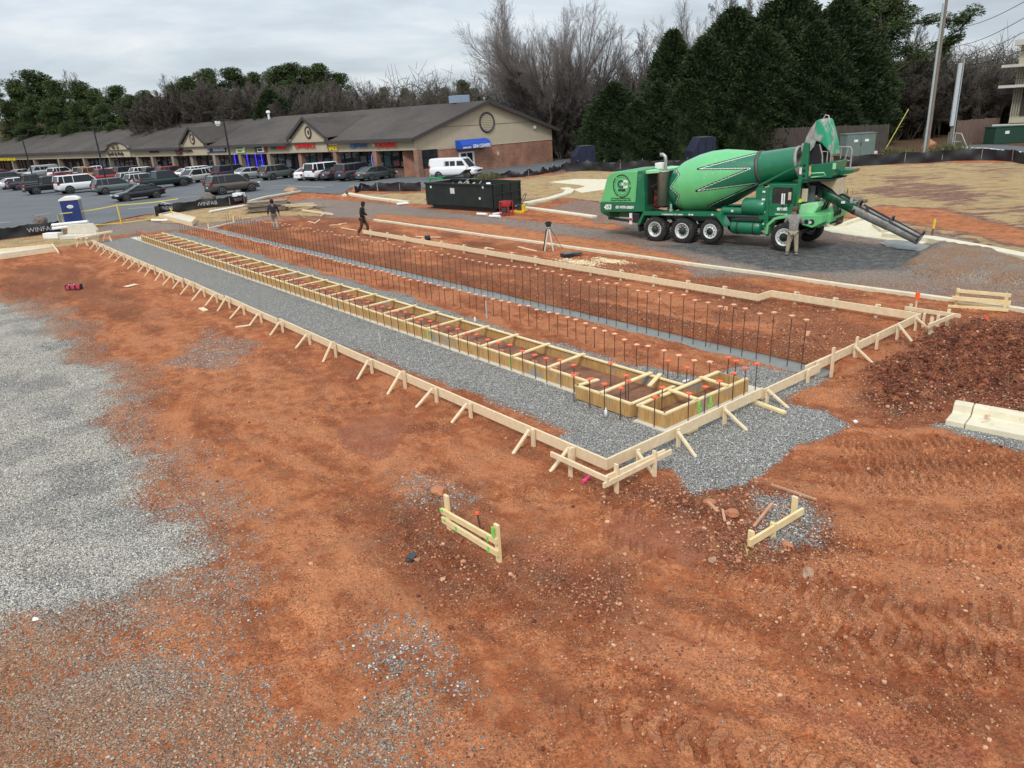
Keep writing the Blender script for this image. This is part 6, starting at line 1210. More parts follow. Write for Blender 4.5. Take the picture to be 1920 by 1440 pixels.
# engine bay
tb('engine_block', (-.35,W_/2,1.75), (.75,1.1,.75), mat('engine_red', (.25,.03,.03), .6), .05); tb('radiator', (-.62,W_/2,2.25), (.1,2.2,1.3), tdk); 
MB().tube([(-.55,.7,1.5),(.15,.8,2.3)], .03, 6).tube([(-.5,.5,2.3),(-.1,.9,2.6)], .04, 6).tube([(-.5,.35,1.45),(.55,.35,1.30)], .035, 6).tube([(-.5,.9,2.),(.1,1.2,1.6)], .06, 8).build('hose', blk, tk)
MB().lathe((.05,.62,1.52), (0,0,1), [(0,.0),(0,.26),(1.45,.26),(1.47,.29),(1.50,.29),(1.52,0)], 24).build('muffler', chr_, tk)
MB().tube([(.08,.72,2.95),(.10,.72,3.45),(.07,.72,3.62),(-.04,.72,3.70),(-.16,.72,3.70)], .075, 12).build('exhaust_stack', chr_, tk); tb('air_intake', (-.14,.70,3.25), (.36,.4,.22), tw_, .02)
tb('gear_pedestal', (.30,W_/2,1.75), (.25,1.4,1.0), grn_t, .04); MB().lathe((.5,.55,1.3), (0,0,1), [(0,.03),(.0,.10),(.05,.1),(.1,.04),(.3,.05),(.32,.0)], 10).build('lift_valve', mudst, tk)
# drum with painted zigzag
secs = [(0,.02,.2),(.10,.62,0),(.16,.80,0),(.40,.98,0),(.85,1.14,0),(1.55,1.225,0),(2.1,1.22,0),(2.7,1.13,0),(3.4,.915,0),(4.1,.685,0),(4.9,.66,0),(5.45,.64,0),(5.72,.615,0)]
cz = lambda x: 2.02+.285*x-.008*x*x if x < 3.9 else 3.012+(x-3.9)*.155
xs_ = np.linspace(.10, 5.72, 330); sr = np.interp(xs_, [s[0] for s in secs], [s[1] for s in secs])
k_ = np.ones(7)/7; sr = np.concatenate([sr[:3], np.convolve(sr, k_, 'valid'), sr[-3:]])
nA = 300; an = np.linspace(0, 2*math.pi, nA+1)[:-1]; tl = .20
Vd = []; 
for x, r_ in zip(xs_, sr):
    Vd.append(np.stack([.12+x-math.sin(tl)*r_*np.sin(an), W_/2-r_*np.cos(an), cz(x)+math.cos(tl)*r_*np.sin(an)], -1))
Vd = np.vstack(Vd); nX = len(xs_); i = np.arange(nX-1)[:, None]*nA; j = np.arange(nA)[None]; j2 = (j+1) % nA
Fd = np.stack([i+j, i+j2, i+nA+j2, i+nA+j], -1).reshape(-1, 4); cen = Vd[Fd].mean(1)
def r4p(x, y):                                                     # crop pixel -> truck side plane (x,z) at the drum's near flank
    px, py = 1100+x/4.571, 200+y/4.571; d = ray(px, py); nrm = Vector((-TD.y, TD.x, 0)); o = TO+nrm*.75; k = (nrm.dot(o))/(nrm.dot(Vector((d.x, d.y, 0)))); p = d*k
    return ((Vector((p.x, p.y, 0))-o).dot(TD), p.z+CH)
def pl_d(X, Zc, pts):
    d = np.full(X.shape, 9.)
    for (ax, ay), (bx, by) in zip(pts[:-1], pts[1:]):
        ex, ey = bx-ax, by-ay; t = np.clip(((X-ax)*ex+(Zc-ay)*ey)/(ex*ex+ey*ey), 0, 1); d = np.minimum(d, np.hypot(X-ax-ex*t, Zc-ay-ey*t))
    return d
zr = [r4p(*q) for q in ((1300,330),(1425,405),(985,528),(1405,528),(985,712),(1455,660),(1040,855),(1220,960))]; zl_ = [r4p(*q) for q in ((740,470),(770,548),(822,578),(745,685),(832,752),(782,828),(820,900))]
X, Zc = cen[:, 0], cen[:, 2]
mir = cen[:, 1] > W_/2
right = sdist(X, Zc, zr+[(9,0),(9,9)]) > 0; left = sdist(X, Zc, zl_+[(-3,0),(-3,9)]) > 0
dR = pl_d(X, Zc, zr[1:-1]+[zr[-1]]); dL = pl_d(X, Zc, zl_); mi = np.where(right | left, 1, 0); lin = np.minimum(dR, dL)
inn = ~(right | left); mi = np.where((lin < .038) & inn, 2, mi); mi = np.where((lin < .022) & ~inn, 3, mi)
ringm = (np.abs((cen[:, 0]-.12)-(4.12-(Zc-3.05)*.2)) < .055); mi = np.where(X > 4.3, 1, mi)
me = npmesh('drum', Vd, Fd, True, [lime, grn_t, blk, tw_], mi); link(me, 'drum', tk)
MB().lathe((.15,W_/2,2.05), (math.cos(tl),0,math.sin(tl)), [(-.12,.0),(-.12,.35),(.0,.55),(.10,.62)], 30).build('drum_gear', grn_t, tk)
MB().lathe((4.24,W_/2,cz(4.12)), (math.cos(tl),0,math.sin(tl)), [(-.06,.66),(-.06,.73),(.06,.73),(.06,.66)], 60).build('drum_track_ring', mat('worn_ring_steel', (.10,.10,.095), .5, .4), tk)
MB().lathe((5.80,W_/2,cz(5.68)), (math.cos(tl),0,math.sin(tl)), [(-.05,.60),(-.05,.655),(.05,.655),(.05,.56),(-.3,.45),(-.3,.0)], 40).build('drum_mouth', mudst, tk)
# front pedestal posts, struts
for y in (.55, W_-.55):
    MB().prism([(6.05,2.60),(6.42,2.62),(6.38,4.05),(6.18,4.12),(6.10,3.3)], (0,y,0), (1,0,0), (0,0,1), (0,1,0), .14).build('front_pedestal', grn_t, tk, bevel=.01)
    for z in (2.85,3.05,3.25): MB().tube([(6.27,y-.012,z),(6.27,y+.152,z)], .055, 16).build('pedestal_hole', blk, tk)
    MB().beam((6.2,y-.05,2.72), (6.03,y-.05,1.55), .12, .16, upv=(0,1,0)).build('support_post', grn_t, tk)
    MB().beam((4.55,y-.12,2.48), (6.12,y-.12,3.28), .07, .11, upv=(0,1,0)).build('drum_strut', grn_t, tk); MB().prism([(4.45,2.35),(4.72,2.62),(4.80,2.2),(4.6,1.3),(4.45,1.3)], (0,y-.15,0), (1,0,0), (0,0,1), (0,1,0), .12).build('strut_foot', grn_t, tk)
tb('decal', (6.14,.535,3.05), (.09,.01,.26), tw_)
tb('roller', (6.15,.7,3.9), (.16,.2,.3), mudst, .03); tb('pedestal_beam', (6.2,W_/2,2.68), (.3,W_-1.2,.16), grn_t)
# collector hood rising over the mouth
cy = W_/2
def hood():
    secs_ = []                                                     # closed half-shell: side outline swept around
    out = [(6.05,3.85),(6.12,4.25),(6.28,4.60),(6.46,4.86),(6.60,4.92),(6.72,4.86),(6.88,4.45),(7.02,4.0),(7.10,3.55),(6.92,3.80),(6.68,4.03),(6.45,4.12),(6.3,3.95),(6.2,3.7)]
    mb = MB(); mb.prism(out, (0,cy-.52,0), (1,0,0), (0,0,1), (0,1,0), 1.04); return mb
h_ = hood(); ho = h_.build('collector_hood', hopw, tk, bevel=.08)
for y in (cy-.56, cy+.50):
    MB().prism([(6.05,3.85),(6.12,4.25),(6.28,4.60),(6.46,4.86),(6.42,4.50),(6.36,4.20),(6.5,4.12),(6.44,3.9),(6.2,3.6)], (0,y,0), (1,0,0), (0,0,1), (0,1,0), .06).build('hood_bracket', mudst, tk)
MB().tube([(6.58,cy-.2,4.88),(6.66,cy-.2,5.04),(6.78,cy-.2,5.0),(6.84,cy-.2,4.72)], .022, 8).build('lifting_eye', mat('pinkish_pipe', (.5,.38,.36), .5), tk); MB().tube([(6.95,cy-.3,4.38),(7.03,cy-.3,4.36),(7.0,cy-.3,4.26)], .02, 6).build('latch', mudst, tk)
MB().prism([(6.22,3.25),(6.24,3.8),(6.42,4.05),(6.7,3.95),(6.78,3.25)], (0,cy-.45,0), (1,0,0), (0,0,1), (0,1,0), .9).build('mouth_opening', blk, tk)
for y in (cy-.47,): 
    MB().tube([(6.62,y,4.0),(6.76,y,3.6),(6.80,y,3.2)], .03, 6).tube([(6.75,y,3.72),(6.95,y,3.72),(6.95,y,3.3)], .022, 6).tube([(7.08,y,3.9),(7.08,y,3.3)], .022, 6).build('hopper_guide', mudst, tk)
# charge hopper and platform
MB().prism([(6.42,3.24),(7.36,3.36),(7.28,2.86),(7.22,2.76),(6.44,2.74)], (0,cy-.62,0), (1,0,0), (0,0,1), (0,1,0), 1.24).build('hopper', grn_t, tk, bevel=.02)
tb('logo_sticker', (7.30,cy-.63,3.20), (.12,.01,.22), limew)
MB().prism([(6.15,2.66),(7.28,2.66),(7.34,2.72),(6.15,2.73)], (0,.55,0), (1,0,0), (0,0,1), (0,1,0), W_-1.1).build('platform', tdk, tk); MB().prism([(7.0,2.72),(7.68,2.86),(7.75,2.98),(7.1,2.96)], (0,cy+.2,0), (1,0,0), (0,0,1), (0,1,0), .8).build('platform_wing', grn_t, tk)
MB().tube([(6.5,.6,2.95),(7.0,.6,2.98),(7.1,.6,2.88),(6.55,.6,2.80)], .022, 6).build('step_rail', limew, tk)
rl = MB(); y = cy+1.0
rl.tube([(6.75,y,3.78),(7.30,y,3.78),(7.36,y,3.68),(7.36,y,2.85)], .03, 8); rl.tube([(7.22,y,3.74),(7.10,y,3.2),(7.08,y,2.9)], .028, 8); rl.tube([(6.95,y,3.77),(6.95,y,3.35)], .025, 6)
for z in (3.0,3.28): rl.tube([(6.95,y,z-.08),(7.36,y,z)], .022, 6)
rl.tube([(7.1,y,3.28),(7.1,y-.5,3.1)], .022, 6); rl.build('hand_rail', mudst, tk)
# main chute
sand_b = mat('rust_tan_guard', (.55,.46,.31), .8, vs_=3); MB().prism([(6.62,2.62),(7.42,2.70),(7.42,2.10),(7.2,2.30)], (0,cy-.3,0), (1,0,0), (0,0,1), (0,1,0), .7).build('chute_apron', sand_b, tk)
def chute(nm, p0, p1, w, d, m_, par=tk, n=10):
    p0 = Vector(p0); p1 = Vector(p1); a = (p1-p0).normalized(); s_ = a.cross(Vector((0,0,1))).normalized(); u = s_.cross(a); vs = []; fs = []
    for p, k in ((p0,1.05),(p1,.97)):
        for t_, off_ in ((0,0),(1,-.02)):
            for q in range(n+1): b = math.pi*q/n; vs.append(p+s_*math.cos(b)*(w/2+off_)*k-u*math.sin(b)*(d+off_)*k+u*.0)
    m = n+1; fs = [(q,q+1,2*m+q+1,2*m+q) for q in range(n)]+[(m+q,3*m+q,3*m+q+1,m+q+1) for q in range(n)]+[(q,m+q,m+q+1,q+1) for q in range(n)]+[(2*m+q,2*m+q+1,3*m+q+1,3*m+q) for q in range(n)]+[(0,2*m,3*m,m),(n,m+n,3*m+n,2*m+n)]
    return MB().add(vs, fs, 0, True).build(nm, m_, par)
cp = [(6.32,cy,2.58),(8.18,cy,1.66),(9.32,cy,1.13),(10.42,cy,.62)]
chg = mat('chute_green', (.006,.11,.05), .4, vs_=2, wear=((.12,.13,.12), 3, .60))
chute('main_chute', cp[0], Vector(cp[1]), .60, .40, chg); chute('extension_chute', (8.05,cy,1.72), (9.36,cy,1.12), .56, .36, mudst); chute('extension_chute', (9.28,cy,1.17), (10.46,cy,.62), .52, .33, mudst)
for p in ((8.12,cy,1.66),(9.32,cy,1.12),(10.42,cy,.62)):
    a = Vector((.895,0,-.446)); MB().lathe(p, a, [(-.03,.24),(-.03,.265),(.03,.265),(.03,.24)], 24).build('chute_collar', darkst, tk)
for p0, p1 in ((cp[0],cp[1]),(cp[1],cp[2]),(cp[2],cp[3])):
    for sg in (-1,1): MB().beam(Vector(p0)+Vector((.05,sg*.27,.03)), Vector(p1)+Vector((0,sg*.25,.03)), .035, .06).build('chute_rim', darkst, tk)
tb('chute_latch', (8.55,cy-.3,1.62), (.12,.06,.16), darkst); tb('chute_latch', (7.95,cy-.3,1.90), (.1,.06,.2), mudst); tb('chute_decal', (7.65,cy-.31,1.83), (.14,.01,.09), tw_, 0)
# tanks
def tank(nm, x0, x1, y, z, r, m_=grn_t): MB().lathe((x0,y,z), (1,0,0), [(0,.0),(0,r*.6),(.03,r*.88),(.08,r),(x1-x0-.08,r),(x1-x0-.03,r*.88),(x1-x0,r*.6),(x1-x0,0)], 28).build(nm, m_, tk)
tank('air_tank', 3.50, 4.82, .38, .81, .29); tank('hydraulic_tank', 2.95, 3.95, .5, 1.43, .16); tank('water_tank', 3.88, 4.90, .58, 1.62, .36); tb('tank_step', (4.2,.45,1.12), (1.3,.6,.06), tdk); tb('decal', (3.5,.335,1.45), (.1,.01,.08), tw_)
for x in (3.8,4.5): MB().lathe((x,.38,.81), (1,0,0), [(0,.295),(0,.305),(.05,.305),(.05,.295)], 28).build('tank_strap', tdk, tk)
# cab
MB().prism([(4.62,.75),(4.62,2.35),(4.98,2.45),(5.05,.85)], (0,.38,0), (1,0,0), (0,0,1), (0,1,0), W_-.76).build('cab_rear_cabinet', grn_t, tk, bevel=.02)
for z, w in ((2.25,.12),(1.95,.14),(1.45,.2),(.98,.16)): tb('decal', (4.80,.365,z), (w,.01,.07), tw_)
for z in (.62,.78): tb('cab_step', (4.86,.45,z-.1), (.34,.3,.05), mudst)
yc0 = .42; 
cabo = MB(); 
for y in (yc0, W_-yc0-.06):
    cabo.prism([(4.98,1.28),(4.95,2.44),(5.06,2.54),(6.06,2.54),(6.10,2.44),(6.08,2.40),(5.22,2.42),(5.13,2.36),(5.15,1.28)], (0,y,0), (1,0,0), (0,0,1), (0,1,0), .06); cabo.prism([(5.15,1.28),(5.15,1.78),(5.96,1.80),(5.94,2.41),(6.08,2.41),(6.15,1.35)], (0,y,0), (1,0,0), (0,0,1), (0,1,0), .06)
cabo.build('cab_side', grn_t, tk, bevel=.012); tb('cab_roof', (5.52,W_/2,2.52), (1.16,W_-.86,.08), grn_t, .03); tb('cab_back', (5.02,W_/2,1.9), (.08,W_-.9,1.2), grn_t); tb('cab_floor', (5.9,W_/2,1.24), (2.0,W_-.9,.12), tdk)
tb('door_window', (5.55,yc0+.035,2.09), (.80,.02,.64), glass); tb('door_window', (5.55,W_-yc0-.03,2.09), (.80,.02,.64), glass)
tb('seat', (5.5,W_/2,1.7), (.5,.55,.9), blk, .06); tb('console', (5.95,W_/2,1.5), (.3,1.4,.4), blk, .04)
MB().prism([(6.10,1.62),(6.16,1.62),(6.12,2.46),(6.06,2.46)], (0,.6,0), (1,0,0), (0,0,1), (0,1,0), W_-1.2).build('windscreen', mat('dusty_glass', (.09,.11,.12), .15), tk)
text('door_name', 'ernst', .21, (5.36,yc0-.012,1.54), (1,0,.02), (0,0,1), white_t, None, .006, .012, .42).parent = tk; text('door_small_text', 'US DOT 386564 OH', .07, (5.30,yc0-.012,1.36), (1,0,.02), (0,0,1), white_t, None, .004, .003, .50).parent = tk
MB().tube([(5.9,.42,2.42),(5.72,.1,2.35),(5.72,.1,1.7),(5.85,.42,1.75)], .018, 6).build('mirror_arm', blk, tk); tb('mirror', (5.70,.12,2.02), (.14,.06,.42), tw_, .02); tb('mirror', (5.92,.2,2.12), (.12,.05,.3), sand_b, .02)
# front deck, fenders, nose
for y0 in (0., W_-.62):
    MB().prism([(5.10,.64),(5.14,1.02),(5.42,1.30),(5.9,1.40),(6.55,1.42),(7.30,1.46),(7.30,1.18),(6.96,.98),(6.58,1.08),(6.3,1.26),(5.9,1.30),(5.5,1.22),(5.24,.98),(5.2,.62)], (0,y0,0), (1,0,0), (0,0,1), (0,1,0), .62).build('front_fender', lime, tk, bevel=.015)
MB().prism([(6.5,1.0),(7.0,.9),(7.42,1.12),(7.42,1.46),(6.5,1.44)], (0,.6,0), (1,0,0), (0,0,1), (0,1,0), W_-1.2).build('front_bumper', lime, tk, bevel=.02)
MB().prism([(6.02,1.72),(6.12,1.32),(6.62,1.30),(6.86,1.66),(6.8,1.86),(6.4,1.80)], (0,.75,0), (1,0,0), (0,0,1), (0,1,0), W_-1.5).build('nose_hood', limew, tk, bevel=.05)
for x, r_, m_ in ((6.72,.09,blk),(6.92,.11,blk)): MB().tube([(x,-.012,1.20),(x,.05,1.20)], r_, 18).build('headlight', m_, tk)
MB().tube([(6.87,-.03,1.19),(6.87,.05,1.19)], .06, 14).build('lamp_lens', head_m, tk)
MB().lathe((6.06,.70,1.84), (0,0,1), [(0,.165),(.02,.16),(.09,.14),(.14,.09),(.16,0)], 18).build('hard_hat', mat('hi_vis_yellow', (.45,.68,.03), .5), tk)
hs = MB(); random.seed(4)
for k in range(7):
    x = 7.2+.04*k; y = .9+.12*k; hs.tube([(6.9,y,1.5),(7.05,y,1.85+.05*(k%3)),(7.35,y-.1,1.9),(7.45,y,1.4),(7.3,y,1.0),(7.5,y+.1,.95),(7.55,y,1.25)], .018, 6)
for k in range(4): hs.tube([(6.55+.05*k,1.1,2.6),(6.75+.04*k,1.0,2.2),(6.6+.05*k,1.0,1.75)], .02, 6)
hs.build('hydraulic_hoses', blk, tk)
MB().beam((7.1,cy,1.45), (8.0,cy,1.80), .18, .12).build('chute_lift_arm', lime, tk); MB().tube([(7.9,cy,1.8),(8.1,cy,1.83)], .03, 8).build('lift_cylinder', steel, tk)
tb('glass_panel', (6.45,1.0,2.05), (.3,.02,.8), mat('dusty_glass', (.09,.11,.12), .15)); tb('cab_post', (6.28,.8,2.1), (.22,.1,.5), sand_b, .02)
cp_ = G(1712,466); mb = MB(); o = boulder('poured_concrete', G(1705,463), (2.9,1.5,.28), wetcon, 'small heap of fresh wet concrete under the chute end', 77, 'concrete'); o.location.z = .0
# ================================================================== PEOPLE
def skinfig(nm, pts, edges, mt, parent, sub=2, root=0):
    me = bpy.data.meshes.new(nm); me.from_pydata([p[:3] for p in pts], edges, []); o = bpy.data.objects.new(nm, me); COL.objects.link(o)
    sk = o.modifiers.new('skin', 'SKIN'); sk.use_smooth_shade = True; lay = me.skin_vertices[0].data
    for k, p in enumerate(pts): r_ = p[3]; lay[k].radius = (r_, p[4] if len(p) > 4 else r_); lay[k].use_root = (k == root)
    ss_ = o.modifiers.new('sub', 'SUBSURF'); ss_.levels = ss_.render_levels = sub
    m2 = evalmesh(o, nm); m2.materials.clear(); m2.materials.append(mt)
    for p in m2.polygons: p.use_smooth = True; p.material_index = 0
    ob = bpy.data.objects.new(nm, m2); COL.objects.link(ob); ob.parent = parent; return ob
skin_m = mat('skin', (.33,.19,.125), .6)
def person(loc, rz, label, pose, cloth, extras=None, sc=1.):
    rt = empty('person', loc, rz, label, 'person'); rt.scale = (sc,)*3
    P = dict(pel=(0,0,.95), ch=(0,.0,1.30), nk=(0,0,1.50), hd=(0,-.02,1.66))
    lk, la, lt, rk, ra, rtt = pose['lk'], pose['la'], pose['lt'], pose['rk'], pose['ra'], pose['rt']
    le, lh, re, rh = pose['le'], pose['lh'], pose['re'], pose['rh']; ch = pose.get('ch', (0,0,1.32)); hd = pose.get('hd', (0,-.02,1.66)); nk = pose.get('nk', (0,0,1.50))
    Lsh, Rsh = (ch[0]+.18, ch[1], ch[2]+.12), (ch[0]-.18, ch[1], ch[2]+.12)
    pts = [(0,0,.95,.13,.10), (ch[0]*.5,ch[1]*.5,1.12,.13,.10), (*ch,.15,.10), (*nk,.055), (*hd,.085,.10), (hd[0],hd[1],hd[2]+.10,.07,.08),
           (*Lsh,.065), (*le,.045), (*lh,.032), (*Rsh,.065), (*re,.045), (*rh,.032), (.10,0,.90,.085), (*lk,.062), (*la,.042), (*lt,.035), (-.10,0,.90,.085), (*rk,.062), (*ra,.042), (*rtt,.035)]
    def hand(h, e_):
        d = (Vector(h)-Vector(e_)).normalized(); s_ = d.orthogonal().normalized(); i0 = len(pts); res = []
        for q in range(4): o = s_*(.014*(q-1.5)); a = Vector(h)+d*.04+o; b = Vector(h)+d*(.10+.008*(1.5-abs(q-1.5)))+o*1.4-Vector((0,0,.01)); pts.append((*a,.011)); pts.append((*b,.008)); res += [(h_i, len(pts)-2), (len(pts)-2, len(pts)-1)]
        t = Vector(h)+s_*.05+d*.02; pts.append((*t,.011)); pts.append((*(t+d*.03),.009)); res += [(h_i, len(pts)-2), (len(pts)-2, len(pts)-1)]; return res
    E_ = [(0,1),(1,2),(2,3),(3,4),(4,5),(2,6),(6,7),(7,8),(2,9),(9,10),(10,11),(0,12),(12,13),(13,14),(14,15),(0,16),(16,17),(17,18),(18,19)]
    h_i = 8; E_ += hand(lh, le); h_i = 11; E_ += hand(rh, re)
    skinfig('body', pts, E_, skin_m, rt, 1)
    nose = MB(); f = Vector((0,-1,0)) if pose.get('front', True) else Vector((0,-1,0))
    nose.lathe(Vector(hd)+f*.105+Vector((0,0,.0)), f, [(0,.016),(.02,.008),(.022,0)], 8); nose.build('nose', skin_m, rt)
    for sg in (-1,1): MB().lathe(Vector(hd)+Vector((sg*.032,-.10,.035)), (0,-1,0), [(0,.012),(.006,.008),(.008,0)], 8).build('eye', blk, rt); MB().lathe(Vector(hd)+Vector((sg*.088,.0,.01)), (sg,0,0), [(0,.028),(.014,.02),(.016,0)], 8).build('ear', skin_m, rt)
    J = cloth['jacket']; jw = cloth.get('jw', 1.0)
    jp = [(0,0,.86,.165*jw,.125*jw), (ch[0]*.5,ch[1]*.5,1.08,.165*jw,.125*jw), (*ch,.185*jw,.13*jw), (nk[0],nk[1],nk[2]-.01,.07), (*Lsh,.085*jw), (*le,.065*jw), tuple(Vector(le).lerp(Vector(lh), .88))+(.045*jw,), (*Rsh,.085*jw), (*re,.065*jw), tuple(Vector(re).lerp(Vector(rh), .88))+(.045*jw,)]
    skinfig('jacket', jp, [(0,1),(1,2),(2,3),(2,4),(4,5),(5,6),(2,7),(7,8),(8,9)], J, rt, 2)
    pp_ = [(0,0,.93,.15,.12), (.10,0,.86,.11), (*lk,.088), (*la,.072), (-.10,0,.86,.11), (*rk,.088), (*ra,.072)]
    skinfig('trousers', pp_, [(0,1),(1,2),(2,3),(0,4),(4,5),(5,6)], cloth['pants'], rt, 2)
    for a, t in ((la,lt),(ra,rtt)):
        a, t = Vector(a), Vector(t); skinfig('boot', [(a.x,a.y,a.z+.02,.06),(a.x,a.y,.055,.055),(t.x,t.y,.045,.045)], [(0,1),(1,2)], cloth['boots'], rt, 1)
    hv = cloth['hat']; h = Vector(hd); MB().lathe(h+Vector((0,.01,.02)), (0,0,1), [(0,.112),(.05,.112),(.10,.098),(.14,.06),(.155,0)], 18).build(cloth['hatname'], hv, rt)
    if cloth['hatname'] == 'hat': MB().prism([(.13*math.cos(a),.14*math.sin(a)) for a in np.linspace(0,2*math.pi,18)[:-1]], h+Vector((0,0,.03)), (1,0,0), (0,1,0), (0,0,1), .015).build('hat_brim', hv, rt)
    if cloth['hatname'] in ('hood','hair'): MB().lathe(h+Vector((0,.03,-.10)), (0,0,1), [(0,.07),(.06,.10),(.13,.11)], 14).build('hair' if cloth['hatname'] == 'hair' else 'hood_back', hv, rt)
    return rt
tanp = mat('tan_work_trousers', (.34,.28,.20), .9, vs_=6, var=.15, bump=.5, bs=10); camo_ = mat('grey_patterned_hoodie', (.17,.155,.14), .9, vs_=16, col2=(.34,.33,.31), bump=.4, bs=12); brn = mat('brown_cap', (.10,.05,.03), .9); tanb = mat('tan_boots', (.33,.27,.21), .8)
person(G(1484,479), R(158), 'person in patterned grey hoodie, brown hat and tan trousers, back turned, beside the truck', dict(lk=(.13,-.02,.50), la=(.17,.02,.10), lt=(.20,-.14,.05), rk=(-.13,-.02,.50), ra=(-.16,.03,.10), rt=(-.17,-.13,.05), le=(.30,-.12,1.22), lh=(.26,-.34,1.34), re=(-.31,-.10,1.20), rh=(-.24,-.34,1.28)), dict(jacket=camo_, pants=tanp, boots=tanb, hat=brn, hatname='hat', jw=1.12), sc=1.02)
blkj = mat('black_jacket', (.014,.013,.013), .9, vs_=5, var=.3, bump=.4, bs=8); brp = mat('dark_brown_trousers', (.06,.035,.025), .9, var=.2); grp = mat('grey_stained_trousers', (.22,.20,.18), .9, vs_=7, col2=(.40,.37,.33)); blkb = mat('dark_boots', (.04,.025,.02), .8); khk = mat('khaki_shorts', (.16,.11,.06), .9)
person(G(683,441), R(85), 'person in black hooded jacket walking beside the far form holding a pale rod', dict(lk=(.10,-.22,.52), la=(.10,-.20,.10), lt=(.10,-.36,.05), rk=(-.10,.06,.50), ra=(-.10,.30,.14), rt=(-.10,.22,.05), le=(.24,-.05,1.18), lh=(.16,-.28,1.02), re=(-.24,-.0,1.16), rh=(-.16,-.24,.98), ch=(0,-.06,1.32), hd=(0,-.16,1.64), nk=(0,-.09,1.49)), dict(jacket=blkj, pants=brp, boots=blkb, hat=blkj, hatname='hood', jw=1.08))
MB().tube([G(683,441)+Vector((.25,.05,.95)), G(696,424)+Vector((.45,-.6,.35))], .015, 6).build('measuring_rod', white_p, label='pale rod held by the worker in the black jacket', cat='rod')
p2 = person(G(518,431), R(200), 'person with dark hair and navy top walking away between the far steel bars', dict(lk=(.11,-.10,.50), la=(.10,.02,.10), lt=(.10,-.12,.05), rk=(-.10,.04,.50), ra=(-.08,.20,.12), rt=(-.08,.08,.05), le=(.29,.06,1.18), lh=(.33,-.04,.92), re=(-.29,-.02,1.16), rh=(-.32,-.12,.90)), dict(jacket=mat('navy_top', (.02,.022,.035), .9, var=.2, bump=.4, bs=8), pants=grp, boots=tanb, hat=blkj, hatname='hair'))
MB().tube([(0,0,.84),(0,0,.98)], .20, 12).build('tool_belt', khk, p2)
# ================================================================== RIGHT-HAND BACKGROUND
polem = mat('weathered_pole', (.20,.165,.13), .95, vs_=4, bump=.5, bs=10); pvc = mat('grey_riser_conduit', (.36,.41,.41), .5); pvcw = mat('white_riser_conduit', (.46,.50,.52), .5)
b = G(1733,287); t = D(1760,-30,b.y); 
rt = empty('utility_pole', b, 0, 'tall dark utility pole with grey riser conduit beside the orange boulder', 'utility pole')
MB().tube([(0.25,.1,-.3),(0.25,.1,t.z)], [.17,.12], 12).build('pole', polem, rt); MB().tube([(-.12,-.15,0),(-.12,-.15,t.z*.89)], .10, 10).build('riser_conduit', pvc, rt)
b2 = G(1777,283); t2 = D(1792,112,b2.y)
rt = empty('utility_pole', b2, 0, 'shorter wooden utility pole with wide white cover panel right of the tall pole', 'utility pole')
MB().tube([(.18,.1,-.3),(.18,.1,t2.z)], [.16,.13], 12).build('pole', polem, rt); MB().box((-.05,-.12,t2.z*.62), (.34,.2,t2.z*.68)).build('white_panel', pvcw, rt, bevel=.03); MB().tube([(.28,-.1,.2),(.28,-.1,t2.z)], .05, 8).build('riser_conduit', pvc, rt)
wire = mat('dark_cable', (.02,.02,.02), .6)
Wt = [((1935,-5),(1780,55),90),((1935,25),(1778,90),90),((1935,52),(1785,108),95),((1930,90),(1785,122),95),((1935,145),(1790,128),88),((1925,170),(1745,168),86)]
for k, (a, b_, dp) in enumerate(Wt):
    A_, B_ = D(*a, dp-20), D(*b_, dp); MB().tube([A_.lerp(B_, q/12)-Vector((0,0,.5*math.sin(math.pi*q/12))) for q in range(13)], .03, 4).build('overhead_wire', wire, label='thin dark overhead wire crossing the sky at the upper right', cat='wire', group='overhead wires at the upper right')
elg = mat('utility_grey_green', (.13,.18,.16), .6, vs_=2, var=.1); dgb = mat('dark_green_box', (.015,.055,.035), .6)
b = G(1605,294); rt = empty('utility_cabinet', b, R(6), 'grey-green two-door utility cabinet in front of the plank fence', 'cabinet')
MB().box((0,0,1.05), (2.9,1.2,2.1)).build('body', elg, rt, bevel=.03)
for x in (-.72,.72): MB().box((x,-.615,1.05), (1.36,.04,1.95)).build('door', elg, rt, bevel=.01); MB().box((x*.75,-.65,1.5), (.38,.02,.22)).build('white_label', white_p, rt)
MB().box((0,0,2.13), (3.0,1.3,.08)).build('lid', elg, rt); MB().box((-.05,-.66,1.2), (.05,.05,.3)).build('handle', darkst, rt)
b = G(1881,268.5); rt = empty('transformer_box', b, R(5), 'dark green transformer box on the verge across the road at the right', 'transformer')
MB().box((0,0,.8), (3.3,1.6,1.6)).build('body', dgb, rt, bevel=.05); MB().box((-.4,-.82,1.1), (.45,.02,.28)).build('white_label', white_p, rt); MB().box((0,0,1.64), (3.4,1.7,.1)).build('lid', dgb, rt, bevel=.03)
